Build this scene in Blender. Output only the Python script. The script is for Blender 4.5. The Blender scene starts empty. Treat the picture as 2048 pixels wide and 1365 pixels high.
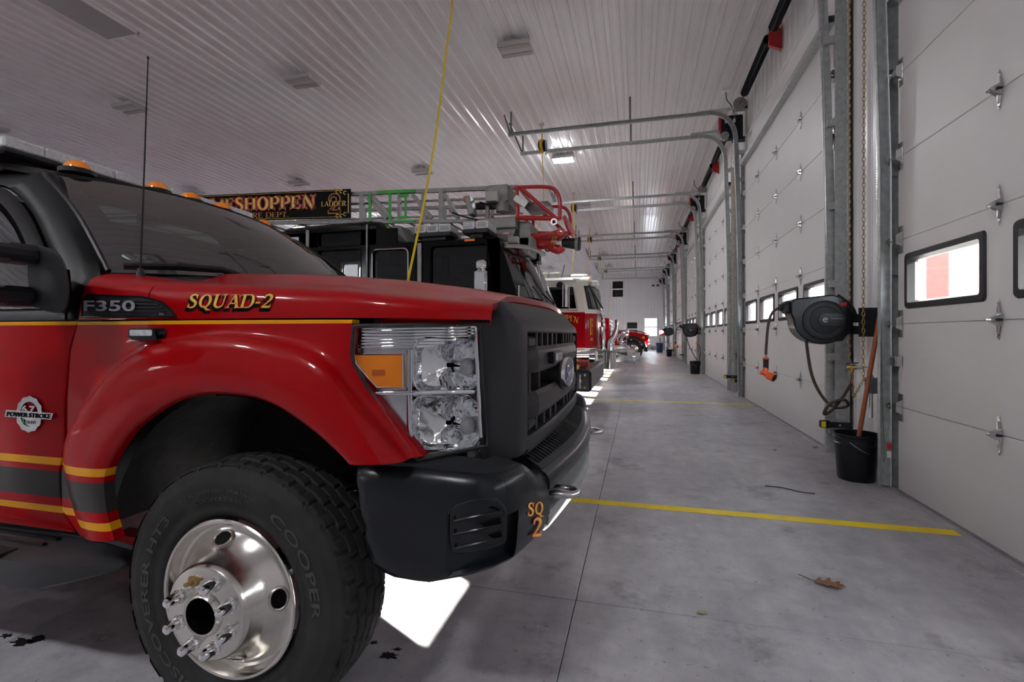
import bpy, bmesh, math, random
from mathutils import Vector, Matrix
random.seed(7)
SC = bpy.context.scene
COL = SC.collection
PI = math.pi
# ------------------------------------------------------------------ camera
F_PX, VPX, HZY, CAM_H = 968.0, 1276.0, 669.0, 1.165
YAW = math.atan((VPX - 1024) / F_PX)
cam_d = bpy.data.cameras.new('camera')
cam_d.sensor_width = 36.0
cam_d.lens = F_PX / 2048 * 36.0
cam_d.shift_y = -(682.5 - HZY) / 2048
cam_d.clip_start, cam_d.clip_end = 0.05, 400
CAM = bpy.data.objects.new('camera', cam_d)
CAM.location = (0, 0, CAM_H)
CAM.rotation_euler = (PI / 2, 0, YAW)
COL.objects.link(CAM)
SC.camera = CAM
# ------------------------------------------------------------------ sky, sun, exposure
world = bpy.data.worlds.new('sky')
SC.world = world
world.use_nodes = True
_bg = world.node_tree.nodes['Background']
_bg.inputs[0].default_value = (0.88, 0.93, 1.0, 1)
_bg.inputs[1].default_value = 3.2
sun_d = bpy.data.lights.new('sun', 'SUN')
sun_d.energy = 42.0
sun_d.angle = math.radians(0.6)
sun_d.color = (1.0, 0.93, 0.84)
SUN = bpy.data.objects.new('sun', sun_d)
_sd = Vector((-0.875, 0.484, -0.46)).normalized()
SUN.rotation_euler = _sd.to_track_quat('-Z', 'Y').to_euler()
SUN.location = (20, -10, 12)
COL.objects.link(SUN)
SC.view_settings.view_transform = 'Standard'
SC.view_settings.look = 'None'
SC.view_settings.gamma = 1
SC.view_settings.exposure = 1.82
SC.view_settings.use_curve_mapping = False
SC.cycles.max_bounces = 10
SC.cycles.diffuse_bounces = 6
SC.cycles.glossy_bounces = 5
SC.cycles.transparent_max_bounces = 16
SC.cycles.sample_clamp_indirect = 8.0
SC.cycles.use_denoising = True
SC.cycles.caustics_reflective = False
SC.cycles.caustics_refractive = False

# ------------------------------------------------------------------ picture -> place
_sa, _ca = math.sin(YAW), math.cos(YAW)
def ray(px, py):
    u, v = (px - 1024) / F_PX, (HZY - py) / F_PX
    return Vector((-_sa + u * _ca, _ca + u * _sa, v))
def PY(px, py, y):
    d = ray(px, py); t = y / d.y
    return Vector((d.x * t, y, CAM_H + d.z * t))
def PX(px, py, x):
    d = ray(px, py); t = x / d.x
    return Vector((x, d.y * t, CAM_H + d.z * t))
def PZ(px, py, z):
    d = ray(px, py); t = (z - CAM_H) / d.z
    return Vector((d.x * t, d.y * t, z))

# ------------------------------------------------------------------ materials
MATS = {}
def mat(name, col=(.8, .8, .8), rough=.5, metal=0., coat=0., spec=.5, bump=0., bscale=60., var=0., vscale=3., trans=0., emit=None, estr=0., bdist=.01, coords='pos', rvar=0.):
    m = bpy.data.materials.new(name); m.use_nodes = True
    nt = m.node_tree; b = nt.nodes['Principled BSDF']
    b.inputs['Base Color'].default_value = (*col, 1)
    b.inputs['Roughness'].default_value = rough
    b.inputs['Metallic'].default_value = metal
    b.inputs['Coat Weight'].default_value = coat
    b.inputs['Coat Roughness'].default_value = .04
    b.inputs['Specular IOR Level'].default_value = spec
    if emit:
        b.inputs['Emission Color'].default_value = (*emit, 1)
        b.inputs['Emission Strength'].default_value = estr
    if bump or var or rvar:
        if coords == 'pos':
            g = nt.nodes.new('ShaderNodeNewGeometry'); src = g.outputs['Position']
        else:
            g = nt.nodes.new('ShaderNodeTexCoord'); src = g.outputs['Object']
    if var or rvar:
        n = nt.nodes.new('ShaderNodeTexNoise'); n.inputs['Scale'].default_value = vscale
        n.inputs['Detail'].default_value = 5; n.inputs['Roughness'].default_value = .6
        nt.links.new(src, n.inputs['Vector'])
    if var:
        r = nt.nodes.new('ShaderNodeValToRGB')
        r.color_ramp.elements[0].position = .3; r.color_ramp.elements[1].position = .7
        r.color_ramp.elements[0].color = (*[c * (1 - var) for c in col], 1)
        r.color_ramp.elements[1].color = (*[min(1, c * (1 + var)) for c in col], 1)
        nt.links.new(n.outputs['Fac'], r.inputs[0]); nt.links.new(r.outputs[0], b.inputs['Base Color'])
    if rvar:
        mr = nt.nodes.new('ShaderNodeMapRange')
        mr.inputs[3].default_value = max(0, rough - rvar); mr.inputs[4].default_value = min(1, rough + rvar)
        mr.inputs[1].default_value = .3; mr.inputs[2].default_value = .7
        nt.links.new(n.outputs['Fac'], mr.inputs[0]); nt.links.new(mr.outputs[0], b.inputs['Roughness'])
    if bump:
        n2 = nt.nodes.new('ShaderNodeTexNoise'); n2.inputs['Scale'].default_value = bscale; n2.inputs['Detail'].default_value = 3
        nt.links.new(src, n2.inputs['Vector'])
        bp = nt.nodes.new('ShaderNodeBump'); bp.inputs['Strength'].default_value = bump; bp.inputs['Distance'].default_value = bdist
        nt.links.new(n2.outputs['Fac'], bp.inputs['Height']); nt.links.new(bp.outputs[0], b.inputs['Normal'])
    MATS[name] = m
    return m
def glass(name, tint=(1, 1, 1), refl=1.0, rough=0.0, ior=1.5):
    m = bpy.data.materials.new(name); m.use_nodes = True
    nt = m.node_tree; nt.nodes.clear()
    o = nt.nodes.new('ShaderNodeOutputMaterial'); mx = nt.nodes.new('ShaderNodeMixShader')
    t = nt.nodes.new('ShaderNodeBsdfTransparent'); t.inputs[0].default_value = (*tint, 1)
    g = nt.nodes.new('ShaderNodeBsdfGlossy'); g.inputs['Roughness'].default_value = rough
    g.inputs[0].default_value = (refl, refl, refl, 1)
    f = nt.nodes.new('ShaderNodeFresnel'); f.inputs['IOR'].default_value = ior
    ge = nt.nodes.new("ShaderNodeNewGeometry"); iv = nt.nodes.new("ShaderNodeMath"); iv.operation = "SUBTRACT"; iv.inputs[0].default_value = 1.0; nt.links.new(ge.outputs["Backfacing"], iv.inputs[1])
    mu = nt.nodes.new("ShaderNodeMath"); mu.operation = "MULTIPLY"; nt.links.new(f.outputs[0], mu.inputs[0]); nt.links.new(iv.outputs[0], mu.inputs[1])
    nt.links.new(mu.outputs[0], mx.inputs[0]); nt.links.new(t.outputs[0], mx.inputs[1]); nt.links.new(g.outputs[0], mx.inputs[2])
    nt.links.new(mx.outputs[0], o.inputs[0])
    MATS[name] = m
    return m
def concrete():
    m = bpy.data.materials.new('concrete'); m.use_nodes = True
    nt = m.node_tree; N = nt.nodes.new; L = nt.links.new; b = nt.nodes['Principled BSDF']
    pos = N('ShaderNodeNewGeometry').outputs['Position']
    def noise(sc, det, ro, stretch=None):
        n = N('ShaderNodeTexNoise'); n.inputs['Scale'].default_value = sc; n.inputs['Detail'].default_value = det; n.inputs['Roughness'].default_value = ro
        if stretch:
            mp = N('ShaderNodeMapping'); mp.inputs['Scale'].default_value = stretch; L(pos, mp.inputs[0]); L(mp.outputs[0], n.inputs['Vector'])
        else: L(pos, n.inputs['Vector'])
        return n.outputs['Fac']
    def ramp(fac, p0, c0, p1, c1):
        r = N('ShaderNodeValToRGB'); e = r.color_ramp.elements
        e[0].position, e[1].position = p0, p1; e[0].color = (*c0, 1); e[1].color = (*c1, 1)
        L(fac, r.inputs[0]); return r.outputs[0]
    def mul(a, c, fac=1.0):
        x = N('ShaderNodeMixRGB'); x.blend_type = 'MULTIPLY'; x.inputs[0].default_value = fac
        L(a, x.inputs[1]); L(c, x.inputs[2]); return x.outputs[0]
    base = ramp(noise(.55, 6, .62), .30, (.335, .325, .355), .70, (.60, .588, .61))
    mott = ramp(noise(5.5, 8, .7), .3, (.72, .72, .74), .7, (1.12, 1.12, 1.11))
    c = mul(base, mott)
    swirl = ramp(noise(7, 6, .65, (1.0, .22, 1)), .35, (.84, .84, .86), .65, (1.08, 1.08, 1.06))
    c = mul(c, swirl, .7)
    pits = ramp(noise(38, 3, .6), .30, (.35, .33, .32), .36, (1, 1, 1))
    c = mul(c, pits, .6)
    stains = ramp(noise(1.9, 9, .74), .33, (.36, .34, .34), .45, (1, 1, 1))
    c = mul(c, stains, .75)
    L(c, b.inputs['Base Color'])
    rr = N('ShaderNodeMapRange'); rr.inputs[1].default_value = .3; rr.inputs[2].default_value = .7
    rr.inputs[3].default_value = .28; rr.inputs[4].default_value = .52
    L(noise(2.2, 5, .6), rr.inputs[0]); L(rr.outputs[0], b.inputs['Roughness'])
    bp = N('ShaderNodeBump'); bp.inputs['Strength'].default_value = .25; bp.inputs['Distance'].default_value = .004
    L(noise(30, 4, .6), bp.inputs['Height']); L(bp.outputs[0], b.inputs['Normal'])
    b.inputs['Specular IOR Level'].default_value = .5
    MATS['concrete'] = m
concrete()
mat('panel_white', (.76, .75, .755), .32, var=.03, vscale=1.2)
mat('ceiling_white', (.84, .825, .84), .20, var=.03, vscale=1.0)
mat('door_white', (.71, .70, .70), .42, bump=.35, bscale=260, bdist=.002, var=.02, vscale=2)
mat('trim_white', (.82, .81, .81), .4)
mat('subfloor', (.06, .06, .065), .9)
mat('galv', (.50, .53, .53), .40, metal=.40, var=.2, vscale=22, rvar=.1)
mat('wall_gray', (.30, .30, .31), .7, var=.1, vscale=2)  # darkened so the unseen near end wall throws less light on the trucks
mat('badge_silver', (.62, .62, .64), .25, metal=.45)
mat('galv_dark', (.20, .215, .22), .5, metal=.7, var=.15, vscale=20)
mat('steel', (.62, .62, .61), .25, metal=1.0, var=.08, vscale=30)
mat('chrome', (.86, .86, .87), .07, metal=1.0)
mat('polished', (.70, .665, .615), .20, metal=1.0, var=.05, vscale=14, rvar=.06, coords='obj')
mat('black_plastic', (.016, .017, .020), .50, spec=.35, bump=.25, bscale=900, bdist=.0006)
mat('black_smooth', (.010, .0115, .015), .26, spec=.35)
mat('black_gloss', (.003, .003, .0035), .12, spec=.16)
mat('pillar_black', (.006, .006, .0065), .36, spec=.14)
mat('black_matte', (.016, .016, .017), .75)
mat('grille_gray', (.034, .034, .038), .42, spec=.35, bump=.25, bscale=1100, bdist=.0005)
mat('rubber', (.026, .025, .024), .72, spec=.35, bump=.15, bscale=120, bdist=.002, var=.25, vscale=14, coords='obj')
mat('rubber_letter', (.052, .051, .051), .6)
mat('liner', (.020, .020, .020), .85, var=.5, vscale=16, bump=.4, bscale=40)
mat('red_paint', (.38, .0006, .003), .30, coat=.38, spec=.08, var=.05, vscale=2)
mat('red_dark', (.36, .002, .008), .25, coat=.5, spec=.1)
mat('white_paint', (.80, .78, .72), .2, coat=1.0)
mat('red_pipe', (.45, .015, .015), .3, coat=.5)
mat('red_flat', (.55, .02, .02), .5)
mat('stripe_gold', (.80, .36, .012), .35)
mat('stripe_gray', (.045, .042, .040), .5)
mat('gold', (.95, .56, .07), .35, metal=.0, var=.3, vscale=30)
mat('gold_dark', (.50, .16, .01), .35)
mat('letter_black', (.003, .003, .003), .5, spec=.08)
mat('letter_red', (.50, .010, .012), .35)
mat('amber', (1.0, .27, .008), .15, coat=.6, emit=(1, .25, .0), estr=.0)
mat('amber_dark', (.60, .12, .005), .25, coat=1.0)
mat('lens_white', (.72, .74, .76), .12, coat=1.0, var=.2, vscale=70)
mat('reflector_x', (.86, .87, .88), .06, metal=1.0)
mat('red_lens', (.55, .01, .015), .15, coat=1.0)
mat('yellow_tape', (.95, .68, .010), .5, var=.12, vscale=6)
mat('yellow_plastic', (.75, .45, .02), .4)
mat('yellow_cord', (.85, .62, .01), .5)
mat('blue_plastic', (.03, .06, .16), .45)
mat('blue_oval', (.015, .03, .20), .2, spec=.3)
mat('green_led', (.02, .42, .03), .4)
mat('green_dot', (.01, .35, .08), .4)
mat('orange', (.85, .12, .02), .4)
mat('brass', (.55, .36, .12), .3, metal=1.0)
mat('chain_bronze', (.42, .30, .14), .38, metal=.9, var=.3, vscale=40)
mat('hose', (.05, .028, .02), .45)
mat('broom_handle', (.36, .10, .035), .45)
mat('paper', (.72, .58, .48), .7)
mat('sticker_white', (.75, .75, .72), .5)
mat('sticker_pale', (.50, .66, .62), .5)
mat('leaf_brown', (.26, .11, .05), .7)
mat('leaf_green', (.30, .40, .16), .7)
mat('twig', (.07, .045, .03), .8)
mat('lamp_body', (.55, .53, .52), .4)
mat('lamp_lens', (.42, .39, .38), .35)
mat('lamp_lit', (1, 1, 1), .4, emit=(.95, .96, 1.0), estr=98)
mat('panel_lens', (.46, .46, .46), .5)
mat('fabric_red', (.35, .06, .06), .8)
mat('gray_paint', (.30, .30, .295), .5, var=.15, vscale=8)
mat('gray_light', (.45, .45, .40), .5)
mat('alu', (.27, .262, .255), .48, metal=.35, var=.18, vscale=10)
mat('interior', (.03, .035, .035), .7)
mat('interior_green', (.22, .42, .36), .6)
mat('asphalt', (.22, .22, .22), .9, var=.2, vscale=1)
mat('brick_red', (.34, .018, .014), .8, var=.15, vscale=3)
mat('outside_white', (.7, .7, .7), .7)
mat('foliage', (.07, .05, .04), .9, var=.5, vscale=4)
mat('hill_brush', (.085, .064, .062), .95, var=.75, vscale=1.6, bump=1.0, bscale=2.5, bdist=.6)
mat('oil', (.012, .011, .011), .35)
glass('window_glass', (.97, .98, .98))
glass('auto_glass', (.17, .25, .235), ior=2.1)
glass('windshield_glass', (.13, .20, .19), ior=2.6)
glass('dark_glass', (.08, .12, .115), ior=1.5)
glass('lamp_lens_clear', (.95, .96, .97), ior=1.5)

# ------------------------------------------------------------------ geometry builder
class G:
    def __init__(s, T=None):
        s.v, s.f, s.mi, s.T, s.m = [], [], [], T, 0
    def add(s, vs, fs):
        o = len(s.v)
        for p in vs:
            p = Vector(p)
            s.v.append(s.T @ p if s.T else p)
        for f in fs:
            s.f.append(tuple(i + o for i in f)); s.mi.append(s.m)
        return s
    def box(s, lo, hi):
        x0, y0, z0 = lo; x1, y1, z1 = hi
        return s.add([(x0, y0, z0), (x1, y0, z0), (x1, y1, z0), (x0, y1, z0), (x0, y0, z1), (x1, y0, z1), (x1, y1, z1), (x0, y1, z1)],
                     [(0, 3, 2, 1), (4, 5, 6, 7), (0, 1, 5, 4), (1, 2, 6, 5), (2, 3, 7, 6), (3, 0, 4, 7)])
    def cbox(s, lo, hi, c):
        lo = Vector(lo); hi = Vector(hi)
        ctr = (lo + hi) / 2; h = (hi - lo) / 2
        c = min(c, .49 * 2 * min(h)); vs = []; idx = {}
        for sx in (-1, 1):
            for sy in (-1, 1):
                for sz in (-1, 1):
                    for ax in range(3):
                        p = Vector((sx * h.x, sy * h.y, sz * h.z))
                        for k, sg in enumerate((sx, sy, sz)):
                            if k != ax: p[k] -= sg * c
                        idx[(sx, sy, sz, ax)] = len(vs); vs.append(ctr + p)
        fs = []
        def quad(keys):
            pts = [idx[k] for k in keys]
            n = (vs[pts[1]] - vs[pts[0]]).cross(vs[pts[2]] - vs[pts[0]])
            m = sum((vs[i] for i in pts), Vector()) / len(pts) - ctr
            if n.dot(m) < 0: pts.reverse()
            fs.append(tuple(pts))
        S = ((-1, -1), (1, -1), (1, 1), (-1, 1))
        def key(ax, sg, a, b, which):
            o = [0, 0, 0]; o[ax] = sg; o[(ax + 1) % 3] = a; o[(ax + 2) % 3] = b
            return (*o, which)
        for ax in range(3):
            for sg in (-1, 1):
                quad([key(ax, sg, a, b, ax) for a, b in S])
        for ax in range(3):
            b1, b2 = (ax + 1) % 3, (ax + 2) % 3
            for a, b in S:
                quad([key(ax, -1, a, b, b1), key(ax, 1, a, b, b1), key(ax, 1, a, b, b2), key(ax, -1, a, b, b2)])
        for sx in (-1, 1):
            for sy in (-1, 1):
                for sz in (-1, 1):
                    quad([(sx, sy, sz, 0), (sx, sy, sz, 1), (sx, sy, sz, 2)])
        return s.add(vs, fs)
    def frame_of(s, d):
        d = d.normalized()
        a = Vector((0, 0, 1)) if abs(d.z) < .9 else Vector((1, 0, 0))
        x = d.cross(a).normalized(); y = d.cross(x).normalized()
        return x, y
    def cyl(s, p0, p1, r0, r1=None, n=16, cap=True):
        p0 = Vector(p0); p1 = Vector(p1); r1 = r0 if r1 is None else r1
        x, y = s.frame_of(p1 - p0); vs = []
        for p, r in ((p0, r0), (p1, r1)):
            for k in range(n):
                a = 2 * PI * k / n
                vs.append(p + x * (r * math.cos(a)) + y * (r * math.sin(a)))
        fs = [(k, k + n, (k + 1) % n + n, (k + 1) % n) for k in range(n)]
        if cap: fs += [tuple(range(n)), tuple(range(2 * n - 1, n - 1, -1))]
        return s.add(vs, fs)
    def tube(s, pts, r, n=8, cap=True, closed=False):
        pts = [Vector(p) for p in pts]; m = len(pts); vs = []
        rs = r if isinstance(r, (list, tuple)) else [r] * m
        x = None
        for i, p in enumerate(pts):
            if closed: d = pts[(i + 1) % m] - pts[i - 1]
            else: d = pts[min(i + 1, m - 1)] - pts[max(i - 1, 0)]
            d = d.normalized()
            if x is None: x, y = s.frame_of(d)
            else:
                x = (x - d * x.dot(d))
                x = x.normalized() if x.length > 1e-6 else s.frame_of(d)[0]
                y = d.cross(x).normalized()
            for k in range(n):
                a = 2 * PI * k / n
                vs.append(p + x * (rs[i] * math.cos(a)) + y * (rs[i] * math.sin(a)))
        fs = []
        for i in range(m if closed else m - 1):
            j = (i + 1) % m
            for k in range(n):
                fs.append((i * n + k, i * n + (k + 1) % n, j * n + (k + 1) % n, j * n + k))
        if cap and not closed: fs += [tuple(range(n - 1, -1, -1)), tuple(range((m - 1) * n, m * n))]
        return s.add(vs, fs)
    def bar(s, p0, p1, w, h, up=(0, 0, 1)):
        p0 = Vector(p0); p1 = Vector(p1); d = (p1 - p0).normalized(); up = Vector(up)
        if abs(d.dot(up)) > .98: up = Vector((1, 0, 0))
        x = d.cross(up).normalized() * (w / 2); y = x.cross(d).normalized() * (h / 2)
        vs = [p + a * x + b * y for p in (p0, p1) for a, b in ((-1, -1), (1, -1), (1, 1), (-1, 1))]
        return s.add(vs, [(0, 1, 2, 3), (7, 6, 5, 4), (0, 4, 5, 1), (1, 5, 6, 2), (2, 6, 7, 3), (3, 7, 4, 0)])
    def grid(s, rows, flip=False, close_u=False):
        m, n = len(rows), len(rows[0]); vs = [p for r in rows for p in r]; fs = []
        for i in range(m - 1):
            for j in range(n if close_u else n - 1):
                k = (j + 1) % n
                q = (i * n + j, i * n + k, (i + 1) * n + k, (i + 1) * n + j)
                fs.append(q[::-1] if flip else q)
        return s.add(vs, fs)
    def lathe(s, prof, origin, axis='y', n=48, a0=0, a1=2 * PI):
        # prof: list of (r, t) ; t along axis
        full = abs(a1 - a0 - 2 * PI) < 1e-6; rows = []; o = Vector(origin)
        cnt = n if full else n + 1
        for r, t in prof:
            row = []
            for k in range(cnt):
                a = a0 + (a1 - a0) * k / n
                c, q = r * math.cos(a), r * math.sin(a)
                row.append(o + (Vector((c, t, q)) if axis == 'y' else Vector((c, q, t)) if axis == 'z' else Vector((t, c, q))))
            rows.append(row)
        return s.grid(rows, close_u=full)
    def prism(s, poly, f0, f1):
        # poly: 2D points; f0, f1 map a 2D point to 3D (the two faces)
        n = len(poly)
        vs = [f0(p) for p in poly] + [f1(p) for p in poly]
        fs = [tuple(range(n)), tuple(range(2 * n - 1, n - 1, -1))]
        fs += [(k, k + n, (k + 1) % n + n, (k + 1) % n) for k in range(n)]
        return s.add(vs, fs)
    def build(s, name, material, parent=None, smooth=35, fix=False, bevel=0, seg=2):
        me = bpy.data.meshes.new(name)
        me.from_pydata([tuple(p) for p in s.v], [], s.f)
        ml = material if isinstance(material, (list, tuple)) else [material]
        for m in ml: me.materials.append(MATS[m])
        if len(ml) > 1: me.polygons.foreach_set('material_index', s.mi)
        if fix:
            bm = bmesh.new(); bm.from_mesh(me)
            bmesh.ops.remove_doubles(bm, verts=bm.verts, dist=1e-5)
            bmesh.ops.recalc_face_normals(bm, faces=bm.faces); bm.to_mesh(me); bm.free()
        if smooth:
            me.shade_smooth(); me.set_sharp_from_angle(angle=math.radians(smooth))
        me.update()
        o = bpy.data.objects.new(name, me); COL.objects.link(o)
        if parent: attach(o, parent)
        if bevel:
            b = o.modifiers.new('bevel', 'BEVEL'); b.width = bevel; b.segments = seg; b.limit_method = 'ANGLE'; b.angle_limit = math.radians(40)
        return o
WM = {}
def attach(o, parent):
    o.parent = parent
    o.matrix_parent_inverse = world_of(parent).inverted()
def world_of(o):
    m = Matrix.LocRotScale(o.location, o.rotation_euler, o.scale)
    return world_of(o.parent) @ o.matrix_parent_inverse @ m if o.parent else m
def thing(name, label, cat, loc=(0, 0, 0), group=None, kind=None):
    o = bpy.data.objects.new(name, None); COL.objects.link(o)
    o.location = loc; o.empty_display_size = .1
    return tag(o, label, cat, group, kind)
def tag(o, label=None, cat=None, group=None, kind=None):
    if label: o['label'] = label
    if cat: o['category'] = cat
    if group: o['group'] = group
    if kind: o['kind'] = kind
    return o
def node(name, parent, loc=None):
    o = bpy.data.objects.new(name, None); COL.objects.link(o); o.empty_display_size = .1
    if loc is not None: o.location = loc
    attach(o, parent)
    return o
def kids(o): return [c for c in COL.objects if c.parent == o]
CH = {}
def copy_tree(root, delta, parent=None, label=None, group=None, tree=None):
    r = root.copy(); COL.objects.link(r)
    if parent: r.parent = parent
    r.location = Vector(root.location) + Vector(delta)
    if label: r['label'] = label
    if group: r['group'] = group
    for c in root.children:
        k = c.copy(); COL.objects.link(k); k.parent = r
        for g in c.children:
            q = g.copy(); COL.objects.link(q); q.parent = k
    return r
def inst(me, name, parent, loc, rot=None, scale=None):
    o = bpy.data.objects.new(name, me); COL.objects.link(o)
    o.location = loc
    if rot: o.rotation_euler = rot
    if scale: o.scale = scale
    if parent: attach(o, parent)
    return o
def lerp(a, b, t): return a + (b - a) * t
def interp(x, tab):
    if x <= tab[0][0]: return tab[0][1]
    for (x0, y0), (x1, y1) in zip(tab, tab[1:]):
        if x <= x1: return y0 + (y1 - y0) * (x - x0) / (x1 - x0)
    return tab[-1][1]
def smooth_pts(pts, n=6, closed=False):
    P = [Vector(p) for p in pts]; out = []
    m = len(P)
    rng = range(m) if closed else range(m - 1)
    for i in rng:
        if closed: a, b, c, d = P[i - 1], P[i], P[(i + 1) % m], P[(i + 2) % m]
        else: a, b, c, d = P[max(i - 1, 0)], P[i], P[i + 1], P[min(i + 2, m - 1)]
        for k in range(n):
            t = k / n
            out.append(.5 * ((2 * b) + (c - a) * t + (2 * a - 5 * b + 4 * c - d) * t * t + (3 * b - a - 3 * c + d) * t ** 3))
    if not closed: out.append(P[-1])
    return out
def rrect(x0, y0, x1, y1, r, n=5):
    out = []
    for cx, cy, a0 in ((x1 - r, y1 - r, 0), (x0 + r, y1 - r, 90), (x0 + r, y0 + r, 180), (x1 - r, y0 + r, 270)):
        for k in range(n + 1):
            a = math.radians(a0 + 90 * k / n); out.append((cx + r * math.cos(a), cy + r * math.sin(a)))
    return out
# ================================================================== THE ROOM
X_DOOR, X_WALL = 1.87, 1.955          # inner face of the doors, inner face of the door wall
Z_CEIL, S_H = 5.77, 0.615             # ceiling height, door section height
BAY0, BAY, DOOR_W, N_DOOR = 2.11, 5.35, 4.18, 7
BAYS = [BAY0 + BAY * k for k in range(N_DOOR)]
Y_NEAR, Y_BACK, X_LEFT = -6.0, 37.3, -21.0
# floor: slabs with saw-cut joints over a dark bed
g = G(); g.box((X_LEFT, Y_NEAR, -.20), (2.2, Y_BACK, -.10))
floor = tag(g.build('floor', 'subfloor', smooth=0), 'grey trowelled concrete floor with saw-cut joints', None, None, 'structure')
xs = [X_LEFT] + [x for x in [-.264 - 2.046 * k for k in range(12, -1, -1)] if x > X_LEFT + .3] + [1.80, 2.2]
ys = [Y_NEAR + .0] + [2.12 + 2.675 * k for k in range(-3, 14) if Y_NEAR + .3 < 2.12 + 2.675 * k < Y_BACK - .3] + [Y_BACK]
JG = .0035
slab_me = {}
for i in range(len(xs) - 1):
    for j in range(len(ys) - 1):
        w, l = xs[i + 1] - xs[i], ys[j + 1] - ys[j]
        key = (round(w, 3), round(l, 3))
        if key not in slab_me:
            gg = G(); gg.cbox((-w / 2 + JG / 2, -l / 2 + JG / 2, -.10), (w / 2 - JG / 2, l / 2 - JG / 2, 0), .002)
            me = bpy.data.meshes.new('floor_slab'); me.from_pydata([tuple(p) for p in gg.v], [], gg.f); me.materials.append(MATS['concrete'])
            slab_me[key] = me
        inst(slab_me[key], 'floor_slab', floor, ((xs[i] + xs[i + 1]) / 2, (ys[j] + ys[j + 1]) / 2, 0))
# ribbed steel panel
def rib_profile(width, n=4, h=.020):
    pts = []; p = width / n
    for k in range(n):
        c = p * (k + .5)
        a = p * k
        pts += [(a, 0)] if k == 0 else []
        for s0 in (a + p * .17,):
            pts += [(s0 - .009, 0), (s0 - .004, .0045), (s0 + .004, .0045), (s0 + .009, 0)]
        pts += [(c - .050, 0), (c - .030, h), (c + .030, h), (c + .050, 0)]
        s0 = a + p * .83
        pts += [(s0 - .009, 0), (s0 - .004, .0045), (s0 + .004, .0045), (s0 + .009, 0)]
    pts += [(width, 0)]
    return pts
PANEL_W = .9144
RIB = {}
def ribbed(length, kind, material, width=PANEL_W):
    key = (round(length, 3), kind, round(width, 3))
    if key in RIB: return RIB[key]
    gg = G(); pr = rib_profile(width, max(1, round(width / .2286)), .034 if kind == 'ceiling' else .020)
    if kind == 'ceiling':   # runs along +y, ribs point down
        gg.grid([[(s, 0, -h) for s, h in pr], [(s, length, -h) for s, h in pr]], flip=True)
    elif kind == 'x_wall':  # runs up +z, spread along +y, ribs point -x
        gg.grid([[(-h, s, 0) for s, h in pr], [(-h, s, length) for s, h in pr]], flip=True)
    elif kind == 'x_wall_pos':
        gg.grid([[(h, s, 0) for s, h in pr], [(h, s, length) for s, h in pr]])
    elif kind == 'y_wall':  # spread along +x, ribs point -y
        gg.grid([[(s, -h, 0) for s, h in pr], [(s, -h, length) for s, h in pr]])
    elif kind == 'y_wall_pos':
        gg.grid([[(s, h, 0) for s, h in pr], [(s, h, length) for s, h in pr]], flip=True)
    me = bpy.data.meshes.new('wall_panel'); me.from_pydata([tuple(p) for p in gg.v], [], gg.f); me.materials.append(MATS[material])
    RIB[key] = me
    return me
# ceiling
g = G(); g.box((X_LEFT - .2, Y_NEAR - .2, Z_CEIL + .01), (2.2, Y_BACK + .2, Z_CEIL + .2))
ceiling = tag(g.build('ceiling', 'ceiling_white', smooth=0), 'white ribbed steel ceiling', None, None, 'structure')
nx = int((X_WALL - X_LEFT) / PANEL_W) + 1
ybr = [Y_NEAR, -1.15, 4.0, 9.15, 14.3, 19.45, 24.6, 29.75, 34.9, Y_BACK]
for i in range(nx):
    x0 = X_WALL - PANEL_W * (i + 1)
    for j in range(len(ybr) - 1):
        inst(ribbed(ybr[j + 1] - ybr[j] + .03, 'ceiling', 'ceiling_white'), 'ceiling_panel', ceiling, (x0, ybr[j] - .015, Z_CEIL - (.0012 if j % 2 else 0)))
# door wall: piers and header
g = G()
OP_H = 4.26
edges = [Y_NEAR - .2]
for c in BAYS: edges += [c - 2.03, c + 2.03]
edges += [Y_BACK + .2]
for k in range(0, len(edges), 2):
    g.box((X_WALL + .005, edges[k], -.1), (X_WALL + .06, edges[k + 1], Z_CEIL))
for c in BAYS: g.box((X_WALL + .005, c - 2.03, OP_H), (X_WALL + .06, c + 2.03, Z_CEIL))
wall_right = tag(g.build('wall_right', 'panel_white', smooth=0), 'white ribbed steel wall with the row of overhead doors', None, None, 'structure')
for k in range(0, len(edges), 2):
    a, b = max(edges[k], Y_NEAR), min(edges[k + 1], Y_BACK)
    n = max(1, round((b - a) / PANEL_W)); w = (b - a) / n
    for q in range(n):
        inst(ribbed(Z_CEIL, 'x_wall', 'panel_white', w), 'wall_panel', wall_right, (X_WALL, a + q * w, 0))
for c in BAYS:
    w = 4.06 / 4
    for q in range(4):
        inst(ribbed(Z_CEIL - OP_H - .04, 'x_wall', 'panel_white', w), 'wall_panel', wall_right, (X_WALL, c - 2.03 + q * w, OP_H + .04))
# back wall with two windows and a service door
def wall_with_holes(g, x0, x1, z0, z1, y0, y1, holes):
    xs_ = sorted({x0, x1, *[h[0] for h in holes], *[h[1] for h in holes]})
    zs_ = sorted({z0, z1, *[h[2] for h in holes], *[h[3] for h in holes]})
    for a, b in zip(xs_, xs_[1:]):
        for c, d in zip(zs_, zs_[1:]):
            if any(h[0] <= a and b <= h[1] and h[2] <= c and d <= h[3] for h in holes): continue
            g.box((a, y0, c), (b, y1, d))
bw = [(-1.86, -1.09, 3.98, 5.15), (.50, 1.35, 1.05, 2.34), (-.9, -.05, 1.05, 2.05)]
g = G(); wall_with_holes(g, X_LEFT - .2, X_WALL + .2, -.1, Z_CEIL, Y_BACK + .005, Y_BACK + .2, bw)
wall_back = tag(g.build('wall_back', 'panel_white', smooth=0), 'white ribbed steel end wall', None, None, 'structure')
nb = int((X_WALL - X_LEFT) / PANEL_W) + 1
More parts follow.
